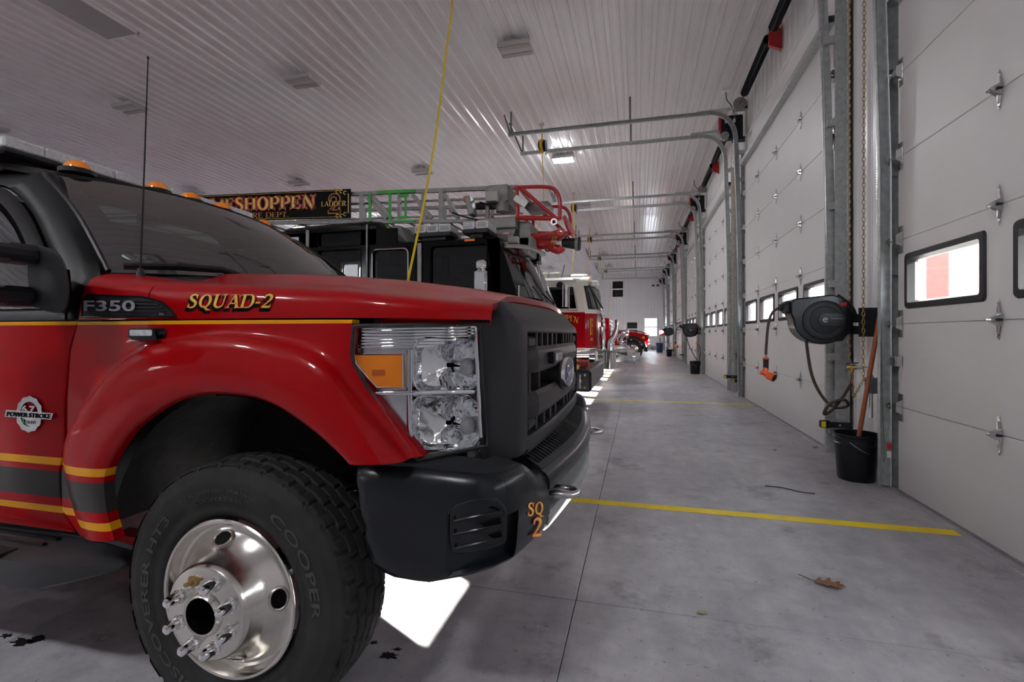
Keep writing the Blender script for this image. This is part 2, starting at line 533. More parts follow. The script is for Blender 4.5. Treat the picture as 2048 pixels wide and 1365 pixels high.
for i in range(nb):
    x0 = X_WALL - PANEL_W * (i + 1); x1 = x0 + PANEL_W
    cuts = [h for h in bw if h[0] < x1 and h[1] > x0]
    if not cuts:
        inst(ribbed(Z_CEIL, 'y_wall', 'panel_white'), 'wall_panel', wall_back, (x0, Y_BACK, 0))
    else:
        h = cuts[0]
        inst(ribbed(round(h[2] - .07, 3), 'y_wall', 'panel_white'), 'wall_panel', wall_back, (x0, Y_BACK, 0))
        inst(ribbed(round(Z_CEIL - h[3] - .07, 3), 'y_wall', 'panel_white'), 'wall_panel', wall_back, (x0, Y_BACK, h[3] + .07))
        for a, b in ((x0, min(x1, h[0])), (max(x0, h[1]), x1)):
            if b - a > .05:
                inst(ribbed(round(h[3] - h[2] + .14, 3), 'y_wall', 'panel_white', b - a), 'wall_panel', wall_back, (a, Y_BACK, h[2] - .07))
for n_, (a, b, c, d) in enumerate(bw, 1):
    w_ = tag(bpy.data.objects.new('window_%d' % n_, None), ['two-pane window high on the end wall', 'bright sash window low on the end wall', 'sash window behind the red pickup'][n_ - 1], None, None, 'structure')
    COL.objects.link(w_); w_.location = ((a + b) / 2, Y_BACK, c)
    g = G(); t = .075
    for lo, hi in (((a - t, c - t), (b + t, c)), ((a - t, d), (b + t, d + t)), ((a - t, c), (a, d)), ((b, c), (b + t, d)), ((a, (c + d) / 2 - .04), (b, (c + d) / 2 + .04))):
        g.box((lo[0], Y_BACK - .045, lo[1]), (hi[0], Y_BACK + .12, hi[1]))
    g.build('window_frame', 'trim_white', w_, 0)
    for z0, z1 in ((c, (c + d) / 2 - .04), ((c + d) / 2 + .04, d)):
        g = G(); g.box((a, Y_BACK + .05, z0), (b, Y_BACK + .055, z1)); g.build('pane', 'dark_glass' if n_ == 1 else 'window_glass', w_, 0)
# dark rooms behind two of the end-wall windows
for a, b, c, d in (bw[0], bw[2]):
    g = G(); g.box((a - .2, Y_BACK + .21, c - .2), (b + .2, Y_BACK + .9, d + .2)); g.build('inner_room', 'interior', wall_back, 0)
# left wall
g = G(); g.box((X_LEFT - .2, Y_NEAR - .2, -.1), (X_LEFT - .005, Y_BACK + .2, Z_CEIL))
wall_left = tag(g.build('wall_left', 'panel_white', smooth=0), 'white ribbed steel rear wall behind the engines', None, None, 'structure')
n = int((Y_BACK - Y_NEAR) / PANEL_W) + 1
for i in range(n):
    if Y_NEAR + i * PANEL_W + .1 < Y_BACK:
        inst(ribbed(Z_CEIL, 'x_wall_pos', 'panel_white'), 'wall_panel', wall_left, (X_LEFT, Y_NEAR + i * PANEL_W, 0))
# near end wall behind the camera: a wide glazed front
nh = [(-12.4, -10.8, 2.3, 4.2)]
g = G(); wall_with_holes(g, X_LEFT - .2, X_WALL + .2, -.1, Z_CEIL, Y_NEAR - .2, Y_NEAR - .005, nh)
wall_near = tag(g.build('wall_front', 'wall_gray', smooth=0), 'grey block end wall with a wide window behind the camera', None, None, 'structure')
for n_, (a, b, c, d) in enumerate(nh, 4):
    w_ = tag(bpy.data.objects.new('window_%d' % n_, None), 'wide window in the near end wall behind the camera', None, None, 'structure')
    COL.objects.link(w_); w_.location = ((a + b) / 2, Y_NEAR, c)
    g = G(); t = .08; m_ = (a + b) / 2
    for lo, hi in (((a - t, c - t), (b + t, c)), ((a - t, d), (b + t, d + t)), ((a - t, c), (a, d)), ((b, c), (b + t, d)), ((m_ - .03, c), (m_ + .03, d))):
        g.box((lo[0], Y_NEAR - .1, lo[1]), (hi[0], Y_NEAR + .04, hi[1]))
    g.build('window_frame', 'trim_white', w_, 0)
    for x0, x1 in ((a, m_ - .03), (m_ + .03, b)):
        g = G(); g.box((x0, Y_NEAR - .06, c), (x1, Y_NEAR - .055, d)); g.build('pane', 'window_glass', w_, 0)
for k, (a, b, c, d) in enumerate(nh):
    pl = bpy.data.lights.new('daylight_portal', 'AREA'); pl.shape = 'RECTANGLE'; pl.size = b - a; pl.size_y = d - c; pl.cycles.is_portal = True
    po = bpy.data.objects.new('daylight_portal', pl); COL.objects.link(po); po.location = ((a + b) / 2, Y_NEAR - .15, (c + d) / 2); po.rotation_euler = (PI / 2, 0, PI)

for k in range(N_DOOR):
    pl = bpy.data.lights.new('daylight_portal', 'AREA'); pl.shape = 'RECTANGLE'; pl.size = .34; pl.size_y = 4.1; pl.cycles.is_portal = True
    po = bpy.data.objects.new('daylight_portal', pl); COL.objects.link(po); po.location = (X_WALL + .08, BAYS[k], 1.547); po.rotation_euler = (0, PI / 2, 0)
pl = bpy.data.lights.new('daylight_portal', 'AREA'); pl.shape = 'RECTANGLE'; pl.size = .85; pl.size_y = 1.29; pl.cycles.is_portal = True
po = bpy.data.objects.new('daylight_portal', pl); COL.objects.link(po); po.location = (.925, Y_BACK + .25, 1.695); po.rotation_euler = (-PI / 2, 0, 0)
# ================================================================== OVERHEAD DOORS
ORD = ['first', 'second', 'third', 'fourth', 'fifth', 'sixth', 'seventh']
WIN_W, WIN_Z0, WIN_Z1 = .84, 1.335, 1.735
WPITCH = 1.045
def mesh_of(g, name, material, smooth=35, fix=False):
    o = g.build(name, material, None, smooth, fix); me = o.data
    bpy.data.objects.remove(o); return me
# plain section, windowed section (local: y centred on the door, z from section bottom, x = 0 at the inner face)
g = G(); g.cbox((0, -DOOR_W / 2, .0015), (.045, DOOR_W / 2, S_H - .0015), .004); g.box((.016, -DOOR_W / 2, S_H - .008), (.034, DOOR_W / 2, S_H + .006))
ME_SECTION = mesh_of(g, 'door_section', 'door_white', 0)
g = G(); hs = []
for k in range(4):
    c = (k - 1.5) * WPITCH
    hs.append((c - WIN_W / 2 + .03, c + WIN_W / 2 - .03, WIN_Z0 - 2 * S_H + .03, WIN_Z1 - 2 * S_H - .03))
ya = sorted({-DOOR_W / 2, DOOR_W / 2, *[h[0] for h in hs], *[h[1] for h in hs]}); za = sorted({.0015, S_H - .0015, hs[0][2], hs[0][3]})
for a, b in zip(ya, ya[1:]):
    for c, d in zip(za, za[1:]):
        if any(h[0] <= a and b <= h[1] and h[2] <= c and d <= h[3] for h in hs): continue
        g.box((0, a, c), (.045, b, d))
g.box((.016, -DOOR_W / 2, S_H - .008), (.034, DOOR_W / 2, S_H + .006))
ME_WSECTION = mesh_of(g, 'door_section', 'door_white', 0, True)
# window frame: rounded black surround with sloped inner reveal; and its pane
def ring(g, outer, inner, fo, fi):
    n = len(outer); vs = [fo(p) for p in outer] + [fi(p) for p in inner]
    g.add(vs, [(k, (k + 1) % n, n + (k + 1) % n, n + k) for k in range(n)])
zc_ = (WIN_Z0 + WIN_Z1) / 2; hh = (WIN_Z1 - WIN_Z0) / 2; hw = WIN_W / 2
g = G()
A = rrect(-hw, -hh, hw, hh, .03); B = rrect(-hw + .008, -hh + .008, hw - .008, hh - .008, .026); C_ = rrect(-hw + .042, -hh + .042, hw - .042, hh - .042, .018); D_ = rrect(-hw + .058, -hh + .058, hw - .058, hh - .058, .014)
ring(g, A, B, lambda p: (0, p[0], p[1]), lambda p: (-.012, p[0], p[1])); ring(g, B, C_, lambda p: (-.012, p[0], p[1]), lambda p: (-.012, p[0], p[1])); ring(g, C_, D_, lambda p: (-.012, p[0], p[1]), lambda p: (.03, p[0], p[1])); ring(g, D_, D_, lambda p: (.03, p[0], p[1]), lambda p: (.05, p[0], p[1]))
ring(g, D_, A, lambda p: (.05, p[0], p[1]), lambda p: (.05, p[0], p[1]))
ME_WFRAME = mesh_of(g, 'window_frame', 'black_plastic', 30)
g = G(); g.box((.026, -hw + .055, -hh + .055), (.030, hw - .055, hh - .055)); ME_PANE = mesh_of(g, 'pane', 'window_glass', 0)
# hinge: two tapered leaves with ribs and a projecting pivot knuckle
g = G()
for s in (1, -1):
    outl = [(-.026, 0), (-.020, .03 * s), (-.008, .085 * s), (0, .108 * s), (.010, .085 * s), (.018, .03 * s), (.018, 0)]
    g.prism(outl, lambda p: (-.0005, p[0], p[1]), lambda p: (-.006, p[0], p[1]))
    rid = [(-.012, .018 * s), (-.004, .075 * s), (.004, .075 * s), (.010, .018 * s)]
    g.prism(rid, lambda p: (-.006, p[0], p[1]), lambda p: (-.014, p[0] * .6, p[1] * .9))
    g.cyl((-.006, 0, .092 * s), (-.012, 0, .092 * s), .005, n=6)
g.add([(-.006, -.026, .034), (-.006, .018, .034), (-.006, .018, -.034), (-.006, -.026, -.034), (-.052, -.010, .009), (-.052, .004, .009), (-.052, .004, -.009), (-.052, -.010, -.009)],
      [(0, 1, 5, 4), (1, 2, 6, 5), (2, 3, 7, 6), (3, 0, 4, 7), (4, 5, 6, 7)])
g.cyl((-.045, -.022, 0), (-.045, .018, 0), .009, n=8)
g.m = 1; g.cyl((-.006, -.024, .0), (-.03, -.0262, 0), .007, n=8)
ME_HINGE = mesh_of(g, 'hinge', ['steel', 'black_matte'], 30, True)
# edge hinge with roller (for the side s = +1 edge; mirrored by scale)
g = G()
g.box((-.006, -.075, -.10), (0, -.012, .10)); g.prism([(-.07, .06), (-.015, .03), (-.015, -.03), (-.07, -.05)], lambda p: (-.006, p[0], p[1]), lambda p: (-.045, p[0], p[1] * .6))
g.cyl((-.036, -.07, .0), (-.036, .055, .0), .006, n=8); g.cyl((-.036, .03, 0), (-.036, .055, 0), .026, n=14)
ME_RHINGE = mesh_of(g, 'roller_hinge', 'steel', 30)
def make_door(k):
    c = BAYS[k]
    d = tag(bpy.data.objects.new('door_%d' % (k + 1), None), 'white sectional overhead door with a row of four windows, %s from the camera' % ORD[k], None, None, 'structure')
    COL.objects.link(d); d.location = (X_DOOR, c, 0)
    for q in range(7):
        o = inst(ME_WSECTION if q == 2 else ME_SECTION, 'door_section', d, (X_DOOR, c, q * S_H + .012))
        if q == 2:
            for j in range(4):
                y = c + (j - 1.5) * WPITCH
                inst(ME_WFRAME, 'window_frame', o, (X_DOOR, y, zc_ + .012)); inst(ME_PANE, 'pane', o, (X_DOOR, y, zc_ + .012))
    for q in range(1, 7):
        for j in (-1, 0, 1):
            inst(ME_HINGE, 'hinge', d, (X_DOOR, c + j * WPITCH, q * S_H + .012))
        for s in (-1, 1):
            inst(ME_RHINGE, 'roller_hinge', d, (X_DOOR, c + s * DOOR_W / 2, q * S_H + .012), scale=(1, s, 1))
    g = G(); g.box((X_DOOR - .004, c - DOOR_W / 2, .003), (X_DOOR + .05, c + DOOR_W / 2, .018)); g.build('bottom_seal', 'gray_paint', d, 0)
    g = G(); zt = 7 * S_H + .012
    for s in (-1, 1):
        a, b = sorted((c + s * 2.036, c + s * 2.10)); g.box((X_DOOR + .046, a, 0), (X_WALL + .0045, b, zt))
    g.box((X_DOOR + .046, c - 2.1, OP_H - .02), (X_WALL + .0045, c + 2.1, zt)); g.build('jamb_seal', 'black_matte', d, 0)
    g = G()
    g.box((X_DOOR - .085, c - DOOR_W / 2, zt - .10), (X_DOOR - .0, c + DOOR_W / 2, zt - .095)); g.box((X_DOOR - .085, c - DOOR_W / 2, zt - .095), (X_DOOR - .080, c + DOOR_W / 2, zt - .03)); g.box((X_DOOR - .08, c - DOOR_W / 2, zt - .034), (X_DOOR - .0, c + DOOR_W / 2, zt - .030)); g.build('top_strut', 'galv', d, 0)
    # flashing over the door
    g = G(); g.box((X_WALL - .03, c - 2.2, zt + .02), (X_WALL + .0, c + 2.2, zt + .10)); g.box((X_WALL - .05, c - 2.2, zt + .46), (X_WALL, c + 2.2, zt + .49)); g.box((X_WALL - .022, c - 2.2, zt + .10), (X_WALL, c + 2.2, zt + .46)); g.build('header_flashing', 'trim_white', d, 0)
    return d
for k in range(N_DOOR): make_door(k)
# ------------------------------------------------------------------ tracks
Z_TR, X_TR = 5.26, 1.80
def track_path(x_end):
    pts = [(X_TR, .02), (X_TR, 2.4), (X_TR - .03, 3.6), (X_TR - .075, 4.78)]
    r = .46; cx, cz = X_TR - .085 - r, Z_TR - r
    for q in range(1, 13):
        a = PI / 2 * q / 12
        pts.append((cx + r * math.cos(a), cz + r * math.sin(a)))
    pts += [(0.2, Z_TR), (x_end, Z_TR)]
    return pts
def sweep_xz(g, path, prof, y0, s):
    rows = []
    for i, (x, z) in enumerate(path):
        a = path[max(i - 1, 0)]; b = path[min(i + 1, len(path) - 1)]
        d = Vector((b[0] - a[0], 0, b[1] - a[1])).normalized(); nrm = Vector((d.z, 0, -d.x))
        rows.append([Vector((x, y0 + s * w, z)) + nrm * n_ for w, n_ in prof])
    g.grid(rows, flip=(s > 0))
C_PROF = [(-.030, -.030), (-.036, -.037), (-.02, -.041), (0.0, -.041), (.008, -.036), (.008, .036), (0, .041), (-.02, .041), (-.036, .037), (-.030, .030)]
def make_track(k, s):
    c = BAYS[k]; y = c + s * (DOOR_W / 2 + .055); xe = -2.58
    t = thing('door_track', 'galvanised curved track on the %s side of the %s overhead door from the camera' % ('near' if s < 0 else 'far', ORD[k]), 'door track', (X_TR, y, 0), 'overhead door tracks')
    g = G(); sweep_xz(g, track_path(xe), C_PROF, y, s)
    g.build('track', 'galv', t, 40)
    g = G()   # wall angle that carries the upright
    g.box((X_WALL - .13, y + s * .045, .01), (X_WALL - .022, y + s * .049, 4.55)) if s > 0 else g.box((X_WALL - .13, y - .049, .01), (X_WALL - .022, y - .045, 4.55))
    a, b = sorted((y + s * .045, y + s * .115)); g.box((X_WALL - .026, a, .01), (X_WALL - .021, b, 4.55))
    g.build('wall_angle', 'galv', t, 0)
    g = G(); a, b = sorted((y + s * .118, y + s * .132)); g.box((X_WALL - .03, a, .01), (X_WALL - .018, b, 4.6)); g.build('weather_strip', 'black_matte', t, 0)
    for z in (.25, .95, 1.65, 2.4, 3.2, 4.0, 4.5):
        g = G(); a, b = sorted((y + s * .004, y + s * .05))
        g.box((X_TR - .02 - .06 * max(0, z - 2.4) / 2.4, a, z - .035), (X_WALL - .022, b, z + .035)); g.cyl((X_TR - .02, y - s * .0, z), (X_TR - .02, y + s * .016, z), .012, n=6)
        g.build('bracket', 'galv', t, 0)
    for z in (2.95, 3.75):
        if k in (1, 2) and s < 0:
            g = G(); a, b = sorted((y - s * .012, y - s * .010)); g.box((X_WALL - .12, a, z), (X_WALL - .07, b, z + .32)); g.build('paper_label', 'paper', t, 0)
    # horizontal hangers up to the ceiling
    for x in (-.147, -2.52):
        g = G(); g.box((x - .018, y - .002, Z_TR + .03), (x + .018, y + .002, Z_CEIL - .02)); g.box((x - .018, y - .002, Z_TR + .03), (x - .014, y + .034, Z_CEIL - .02)); g.build('hanger', 'galv_dark', t, 0)
    g = G(); g.bar((xe + .03, y, Z_TR + .05), (xe - .12, y - .55 * (1 if s < 0 else -.2), Z_CEIL - .02), .035, .006); g.build('brace', 'galv_dark', t, 0)
    # top support angle between wall and curve
    g = G(); g.bar((X_WALL - .02, y + s * .03, Z_TR + .06), (1.05, y + s * .03, Z_TR + .05), .004, .05); g.box((X_WALL - .06, y + s * .03 - .002, 4.5), (X_WALL - .02, y + s * .03 + .002, Z_TR + .09)); g.build('support_angle', 'galv', t, 0)
    return t
for k in range(N_DOOR):
    for s in (-1, 1): make_track(k, s)
# ------------------------------------------------------------------ torsion shaft, springs, drums, operator
X_SH, Z_SH = 1.80, 5.38
def make_shaft(k):
    c = BAYS[k]
    t = thing('torsion_shaft', 'spring-loaded shaft above the %s overhead door from the camera' % ORD[k], 'door shaft', (X_SH, c, Z_SH), 'overhead door spring shafts')
    g = G(); g.cyl((X_SH, c - 2.35, Z_SH), (X_SH, c + 2.4, Z_SH), .016, n=10); g.build('shaft', 'steel', t)
    for s in (-1, 1):
        y0, y1 = c + s * .14, c + s * 1.72
        n = 46 if k < 3 else 20; rows = []
        for i in range(n * 4 + 1):
            y = y0 + (y1 - y0) * i / (n * 4); r = .062 + .008 * math.cos(2 * PI * i / 4)
            rows.append([Vector((X_SH + r * math.cos(a), y, Z_SH + r * math.sin(a))) for a in [2 * PI * q / 12 for q in range(12)]])
        g = G(); g.grid(rows, close_u=True); g.build('spring', 'black_smooth', t, 60)
        g = G(); g.lathe([(.016, -.05), (.05, -.05), (.055, .0), (.016, .0)], (X_SH, y1 + s * .05, Z_SH), 'y', 14); g.build('winding_cone', 'red_pipe' if s > 0 else 'galv', t)
        yd = c + s * 2.17
        g = G(); g.lathe([(.016, -.05), (.115, -.045), (.115, -.035), (.095, -.02), (.085, .03), (.05, .045), (.016, .05)], (X_SH - .0, yd, Z_SH), 'y', 24); g.build('cable_drum', 'alu', t)
        g = G(); g.cyl((X_SH - .09, yd, Z_SH), (X_DOOR - .07, yd - s * .03, .2), .003, n=5); g.build('lift_cable', 'steel', t)
        g = G(); g.box((X_SH - .05, c + s * 2.33, Z_SH - .06), (X_WALL - .026, c + s * 2.336, Z_SH + .06)); g.build('end_plate', 'galv', t, 0)
    g = G(); g.box((X_SH - .03, c - .006, Z_SH - .18), (X_WALL - .027, c + .006, Z_SH + .05)); g.box((X_WALL - .036, c - .045, Z_SH - .26), (X_WALL - .027, c + .045, Z_SH + .12))
    g.prism([(X_SH - .03, Z_SH - .18), (X_SH - .03, Z_SH - .10), (X_WALL - .03, Z_SH - .02), (X_WALL - .03, Z_SH - .26)], lambda p: (p[0], c - .03, p[1]), lambda p: (p[0], c + .03, p[1]))
    g.build('centre_bracket', 'red_pipe', t, 0)
    return t
for k in range(N_DOOR): make_shaft(k)
def make_operator(k):
    c = BAYS[k]; y0 = c + 2.22; y1 = y0 + .17; x0, x1, z0, z1 = 1.50, 1.86, 4.80, 5.22
    t = thing('door_operator', 'black and red electric door opener above the far end of the %s overhead door' % ORD[k], 'door opener', (1.7, y0, z0), 'door openers')
    g = G(); g.cbox((x0, y0, z0), (x1, y1, z1), .012); g.build('housing', 'black_smooth', t, 0)
    g = G(); g.cbox((x0 - .045, y0 + .005, z0 + .16), (x0 - .001, y1, z1 - .01), .008); g.build('cover', 'red_pipe', t, 0)
    g = G(); g.cyl((x0 + .05, y0 - .06, z0 + .03), (x0 + .05, y0, z0 + .03), .075, n=18); g.cyl((x0 + .05, y0 - .07, z0 + .03), (x0 + .05, y0 - .06, z0 + .03), .03, n=12); g.build('chain_wheel', 'steel', t)
    g = G()
    for q in range(3): g.box((x0 + .06 + q * .07, y0 - .002, z1 - .14 - .03 * (q % 2)), (x0 + .10 + q * .07, y0, z1 - .07)); 
    g.box((x0 + .22, y0 - .002, z0 + .05), (x0 + .26, y0, z0 + .10)); g.build('label_plate', 'sticker_white', t, 0)
    g = G(); g.box((x1 - .16, y0 - .02, z0 - .05), (x1 + .06, y1 - .03, z0)); g.box((x1, y0 + .02, z0 - .05), (x1 + .012, y0 + .03, z1 + .02)); g.build('mount', 'black_matte', t, 0)
    g = G(); g.tube(smooth_pts([(x1 - .12, y0 + .06, z1), (x1 - .16, y0 + .08, z1 + .18), (x1 - .25, y0 + .1, z1 + .34), (x1 - .27, y0 + .1, Z_CEIL - .06)], 5), .008, 6); g.build('power_cord', 'black_matte', t)
    g = G(); g.box((x1 - .34, y0 + .06, Z_CEIL - .06), (x1 - .2, y0 + .14, Z_CEIL - .02)); g.build('outlet_box', 'trim_white', t, 0)
    return t
for k in range(N_DOOR): make_operator(k)
# unseen post added outside to keep sun off half of one window
t = thing('shade_post', 'square timber post standing in the yard outside the first overhead door', 'post', (4.0, -.33, -.05)); g = G(); g.cbox((3.9, -.46, -.05), (4.1, -.20, 3.6), .01); g.build('shaft', 'outside_white', t, 0); g = G(); g.cbox((3.86, -.50, 3.6), (4.14, -.16, 3.68), .01); g.build('cap', 'gray_paint', t, 0)
# outside: yard, red brick building, pale shed, brush
g = G(); g.box((2.2, -40, -.25), (90, 95, -.05)); tag(g.build('ground', 'asphalt', smooth=0), 'grey yard outside the doors', None, None, 'structure')
g = G(); g.box((-60, -60, -.25), (2.2, -6.2, -.05)); tag(g.build('ground', 'asphalt', smooth=0), 'grey yard outside the end wall', None, None, 'structure')
def building(name, lab, lo, hi, m, roofm):
    t = thing(name, lab, 'building', ((lo[0] + hi[0]) / 2, (lo[1] + hi[1]) / 2, -.05))
    g = G(); g.box((lo[0], lo[1], -.05), hi); g.build('walls', m, t, 0)
    g = G(); y_m = (lo[1] + hi[1]) / 2
    g.prism([(lo[1] - .3, hi[2]), (hi[1] + .3, hi[2]), (y_m, hi[2] + .6)], lambda p: (lo[0] - .1, p[0], p[1]), lambda p: (hi[0] + .1, p[0], p[1])); g.build('roof', roofm, t, 0)
building('brick_building', 'red brick building seen through the door windows', (13.0, 25.0, 0), (14.3, 36.0, 6.0), 'brick_red', 'gray_paint')
building('storage_shed', 'pale storage shed beyond the red brick building', (16.0, 44.0, 0), (24, 62.0, 6.4), 'outside_white', 'gray_paint')
g = G(); rh = random.Random(5); rows = []
for i in range(12):
    x = 28 + i * 3; rows.append([Vector((x, y, -.1 + 16.5 * min(1, i / 6) + rh.uniform(-.5, .5) * min(1, i))) for y in range(-40, 130, 5)])
g.grid(rows, flip=True); tag(g.build('hill', 'hill_brush', smooth=60), 'brush-covered slope rising beyond the yard', None, None, 'structure')
rr = random.Random(3)
for q in range(4):
    x, y = 23.5, [6, 17, 38, 68][q]
    h = 5.2
    t = thing('bare_bush', 'brown leafless bush in the yard, %s' % ['opposite the first overhead door', 'just short of the brick building', 'between the brick building and the shed', 'beyond the storage shed'][q], 'bush', (x, y, -.05), 'bushes beyond the yard')
    g = G()
    for b in range(110):
        a = rr.uniform(0, 2 * PI); el = rr.uniform(.35, 1.35); L_ = h * rr.uniform(.5, 1)
        d = Vector((math.cos(a) * math.cos(el), math.sin(a) * math.cos(el), math.sin(el)))
        p0 = Vector((x, y, -.05)) + Vector((rr.uniform(-.5, .5), rr.uniform(-.5, .5), 0)); p1 = p0 + d * L_ * .6; p2 = p1 + (d + Vector((rr.uniform(-.5, .5), rr.uniform(-.5, .5), .2))) * L_ * .4
        g.tube([p0, p1, p2], [.03, .018, .005], 4)
    o = g.build('branches', 'foliage', t, 0); o['kind'] = 'stuff'

# slide lock, stickers and thin pull chain at the far edge of the first door
d1 = bpy.data.objects['door_1']; ye = BAYS[0] + DOOR_W / 2
g = G(); g.cbox((X_DOOR - .05, ye - .07, .93), (X_DOOR - .002, ye + .03, 1.0), .006); g.cyl((X_DOOR - .03, ye - .06, .965), (X_DOOR - .03, ye + .08, .965), .01, n=8); g.build('slide_lock', 'steel', d1, 0)
for z_, m_ in ((.30, 'red_flat'), (.24, 'sticker_white')):
    g = G(); g.box((X_TR + .004, ye + .0125, z_), (X_TR + .030, ye + .0135, z_ + .05)); g.build('warning_label', m_, bpy.data.objects['door_track.001'], 0)
t = thing('pull_chain', 'thin steel pull chain hanging beside the near door track and broom handle', 'chain', (1.80, 4.36, 1.75))
g = G()
for q in range(160):
    z_ = 4.9 - q * .0197; p = Vector((1.80 + (0 if z_ > 2.2 else .01), 4.365, z_)); g.cyl(p + Vector((0, 0, .006)), p - Vector((0, 0, .006)), .0055, n=5)
g.build('beads', 'steel', t, 0)
g = G(); g.cyl((1.80, 4.365, 4.9), (1.80, 4.365, 1.75), .0015, n=4); g.cyl((1.81, 4.365, 1.76), (1.81, 4.365, 1.74), .009, n=6); g.build('cord', 'steel', t, 0)
# ================================================================== FIXTURES
# ceiling lamps
def highbay(x, y, lit, label):
    z = Z_CEIL - .02; t = thing('ceiling_lamp', label, 'ceiling lamp', (x, y, z), 'twin-strip ceiling lamps')
    g = G(); g.box((x - .07, y - .05, z - .07), (x + .07, y + .05, z)); g.build('junction_box', 'galv', t, 0)
    g = G(); g.cbox((x - .26, y - .17, z - .17), (x + .26, y + .17, z - .10), .01); g.box((x - .02, y - .02, z - .1), (x + .02, y + .02, z - .05)); g.build('housing', 'lamp_body', t, 0)
    for s in (-1, 1):
        g = G(); g.cbox((x - .25, y + s * .105 - .045, z - .185), (x + .25, y + s * .105 + .045, z - .168), .006); g.build('lens', 'lamp_lit' if lit else 'lamp_lens', t, 0)
rows_y = [-2.6, 2.4, 7.3, 12.2, 17.2, 22.2, 27.2, 32.2]
CW = ['nearest the doors', 'over the truck cabs', 'over the truck bodies', 'nearest the rear wall']
RW = ['behind the camera', 'straight above the pickup', 'between pickup and ladder truck', 'beyond the ladder truck', 'beyond the rescue engine', 'beyond the fourth engine', 'beyond the far pickup', 'by the end wall']
names_x = ['the doors', 'the middle of the hall', 'the far side', 'the rear wall']
for j, y in enumerate(rows_y):
    for i, x in enumerate((-1.84, -5.7, -9.65, -13.5)):
        lit = (i == 0 and j == 3) or j == 0 or (j >= 4 and i >= 2)  # lamps behind the camera and behind the trucks are lit as added fill
        highbay(x, y, lit, ('lit twin-strip lamp glowing white on the ceiling near the door tracks' if j == 3 else 'lit twin-strip ceiling lamp %s, %s' % (CW[i], RW[j])) if lit else 'unlit twin-strip ceiling lamp %s, %s' % (CW[i], RW[j]))
# flat ceiling panel lamp
t = thing('panel_lamp', 'large flat unlit light panel on the ceiling above the truck roof', 'ceiling lamp', (-7.6, 5.0, Z_CEIL - .03))
g = G(); x0, x1, y0, y1 = -7.92, -7.30, 4.42, 5.66
for lo, hi in (((x0, y0), (x1, y0 + .02)), ((x0, y1 - .02), (x1, y1)), ((x0, y0), (x0 + .02, y1)), ((x1 - .02, y0), (x1, y1))): g.box((lo[0], lo[1], Z_CEIL - .07), (hi[0], hi[1], Z_CEIL - .019))
g.build('frame', 'trim_white', t, 0)
g = G(); g.box((x0 + .02, y0 + .02, Z_CEIL - .066), (x1 - .02, y1 - .02, Z_CEIL - .06)); g.build('diffuser', 'panel_lens', t, 0)
# yellow cord reels hanging from the ceiling
def cord_reel(k, x, y, cord, label):
    t = thing('cord_reel', label, 'cord reel', (x, y, Z_CEIL), 'ceiling cord reels')
    z = 5.26
    g = G(); g.box((x - .05, y - .05, Z_CEIL - .06), (x + .05, y + .05, Z_CEIL - .02)); g.build('ceiling_box', 'galv', t, 0)
    g = G(); g.tube([(x, y, Z_CEIL - .05), (x, y, z + .2)], .012, 6); g.box((x - .015, y - .012, z + .12), (x + .015, y + .012, z + .32)); g.build('hook_strap', 'yellow_plastic', t)
    g = G(); g.lathe([(.0, -.075), (.10, -.075), (.135, -.05), (.135, -.04), (.10, -.035), (.10, .035), (.135, .04), (.135, .05), (.10, .075), (0, .075)], (x, y, z), 'x', 20); g.build('housing', 'black_smooth', t)
    g = G(); g.lathe([(.0, -.03), (.15, -.03), (.155, 0), (.15, .03), (0, .03)], (x, y, z), 'x', 20); g.build('drum', 'yellow_plastic', t)
    g = G(); g.lathe([(.05, .076), (.12, .076), (.125, .095), (.05, .095)], (x, y, z), 'x', 16); g.box((x + .08, y - .04, z - .19), (x + .1, y + .04, z - .1)); g.build('bracket', 'blue_plastic', t)
    g = G(); g.tube(smooth_pts([(x, y - .02, z - .12)] + cord, 10), .0095, 8); g.build('cord', 'yellow_cord', t)
reel_lab = ['in line with the pickup truck, its cord drooping beside the hood', 'above the ladder truck bay', 'above the white and red engine bay', 'fourth from the camera', 'fifth from the camera', 'sixth from the camera']
XR = -2.02
reel_y = [5.02 + 5.33 * k for k in range(6)]
pts0 = [PY(905, 0, 4.85), PY(893, 100, 4.7), PY(873, 260, 4.4), PY(853, 380, 4.15), PY(833, 480, 3.8), PY(817, 556, 3.45), PY(806, 610, 3.2)]
cord_reel(0, XR, reel_y[0], pts0, 'yellow cord reel whose cord droops down beside the red pickup hood')
cds = {1: [(1087, 400, 10.1), (1072, 480, 9.5), (1064, 560, 8.9), (1055, 640, 8.6)], 2: [(1149, 480, 15.4), (1143, 550, 15.0), (1138, 600, 14.4)], 3: [(1176, 520, 20.8), (1165, 560, 20.2), (1155, 610, 19.6)], 4: [(1203, 545, 26.2), (1200, 590, 26.0), (1198, 640, 25.6)], 5: [(1220, 570, 31.5), (1218, 600, 31.2), (1216, 640, 31.)]}
for k in range(1, 6):
    cord_reel(k, XR, reel_y[k], [PY(a, b, c) for a, b, c in cds[k]], 'yellow cord reel hanging from the ceiling ' + reel_lab[k])
# floor tape
for n_, (y, x0) in enumerate(((3.40, -6.5), (8.74, -6.5), (14.1, -6.5), (19.4, -6.5), (24.8, -6.5))):
    g = G(); g.box((x0, y - .045, .0004), (1.81, y + .045, .0016)); tag(g.build('floor_stripe', 'yellow_tape', smooth=0), 'yellow painted floor line between the %s and %s parking bays' % (ORD[n_], ORD[n_ + 1]), 'floor line', 'yellow bay lines')
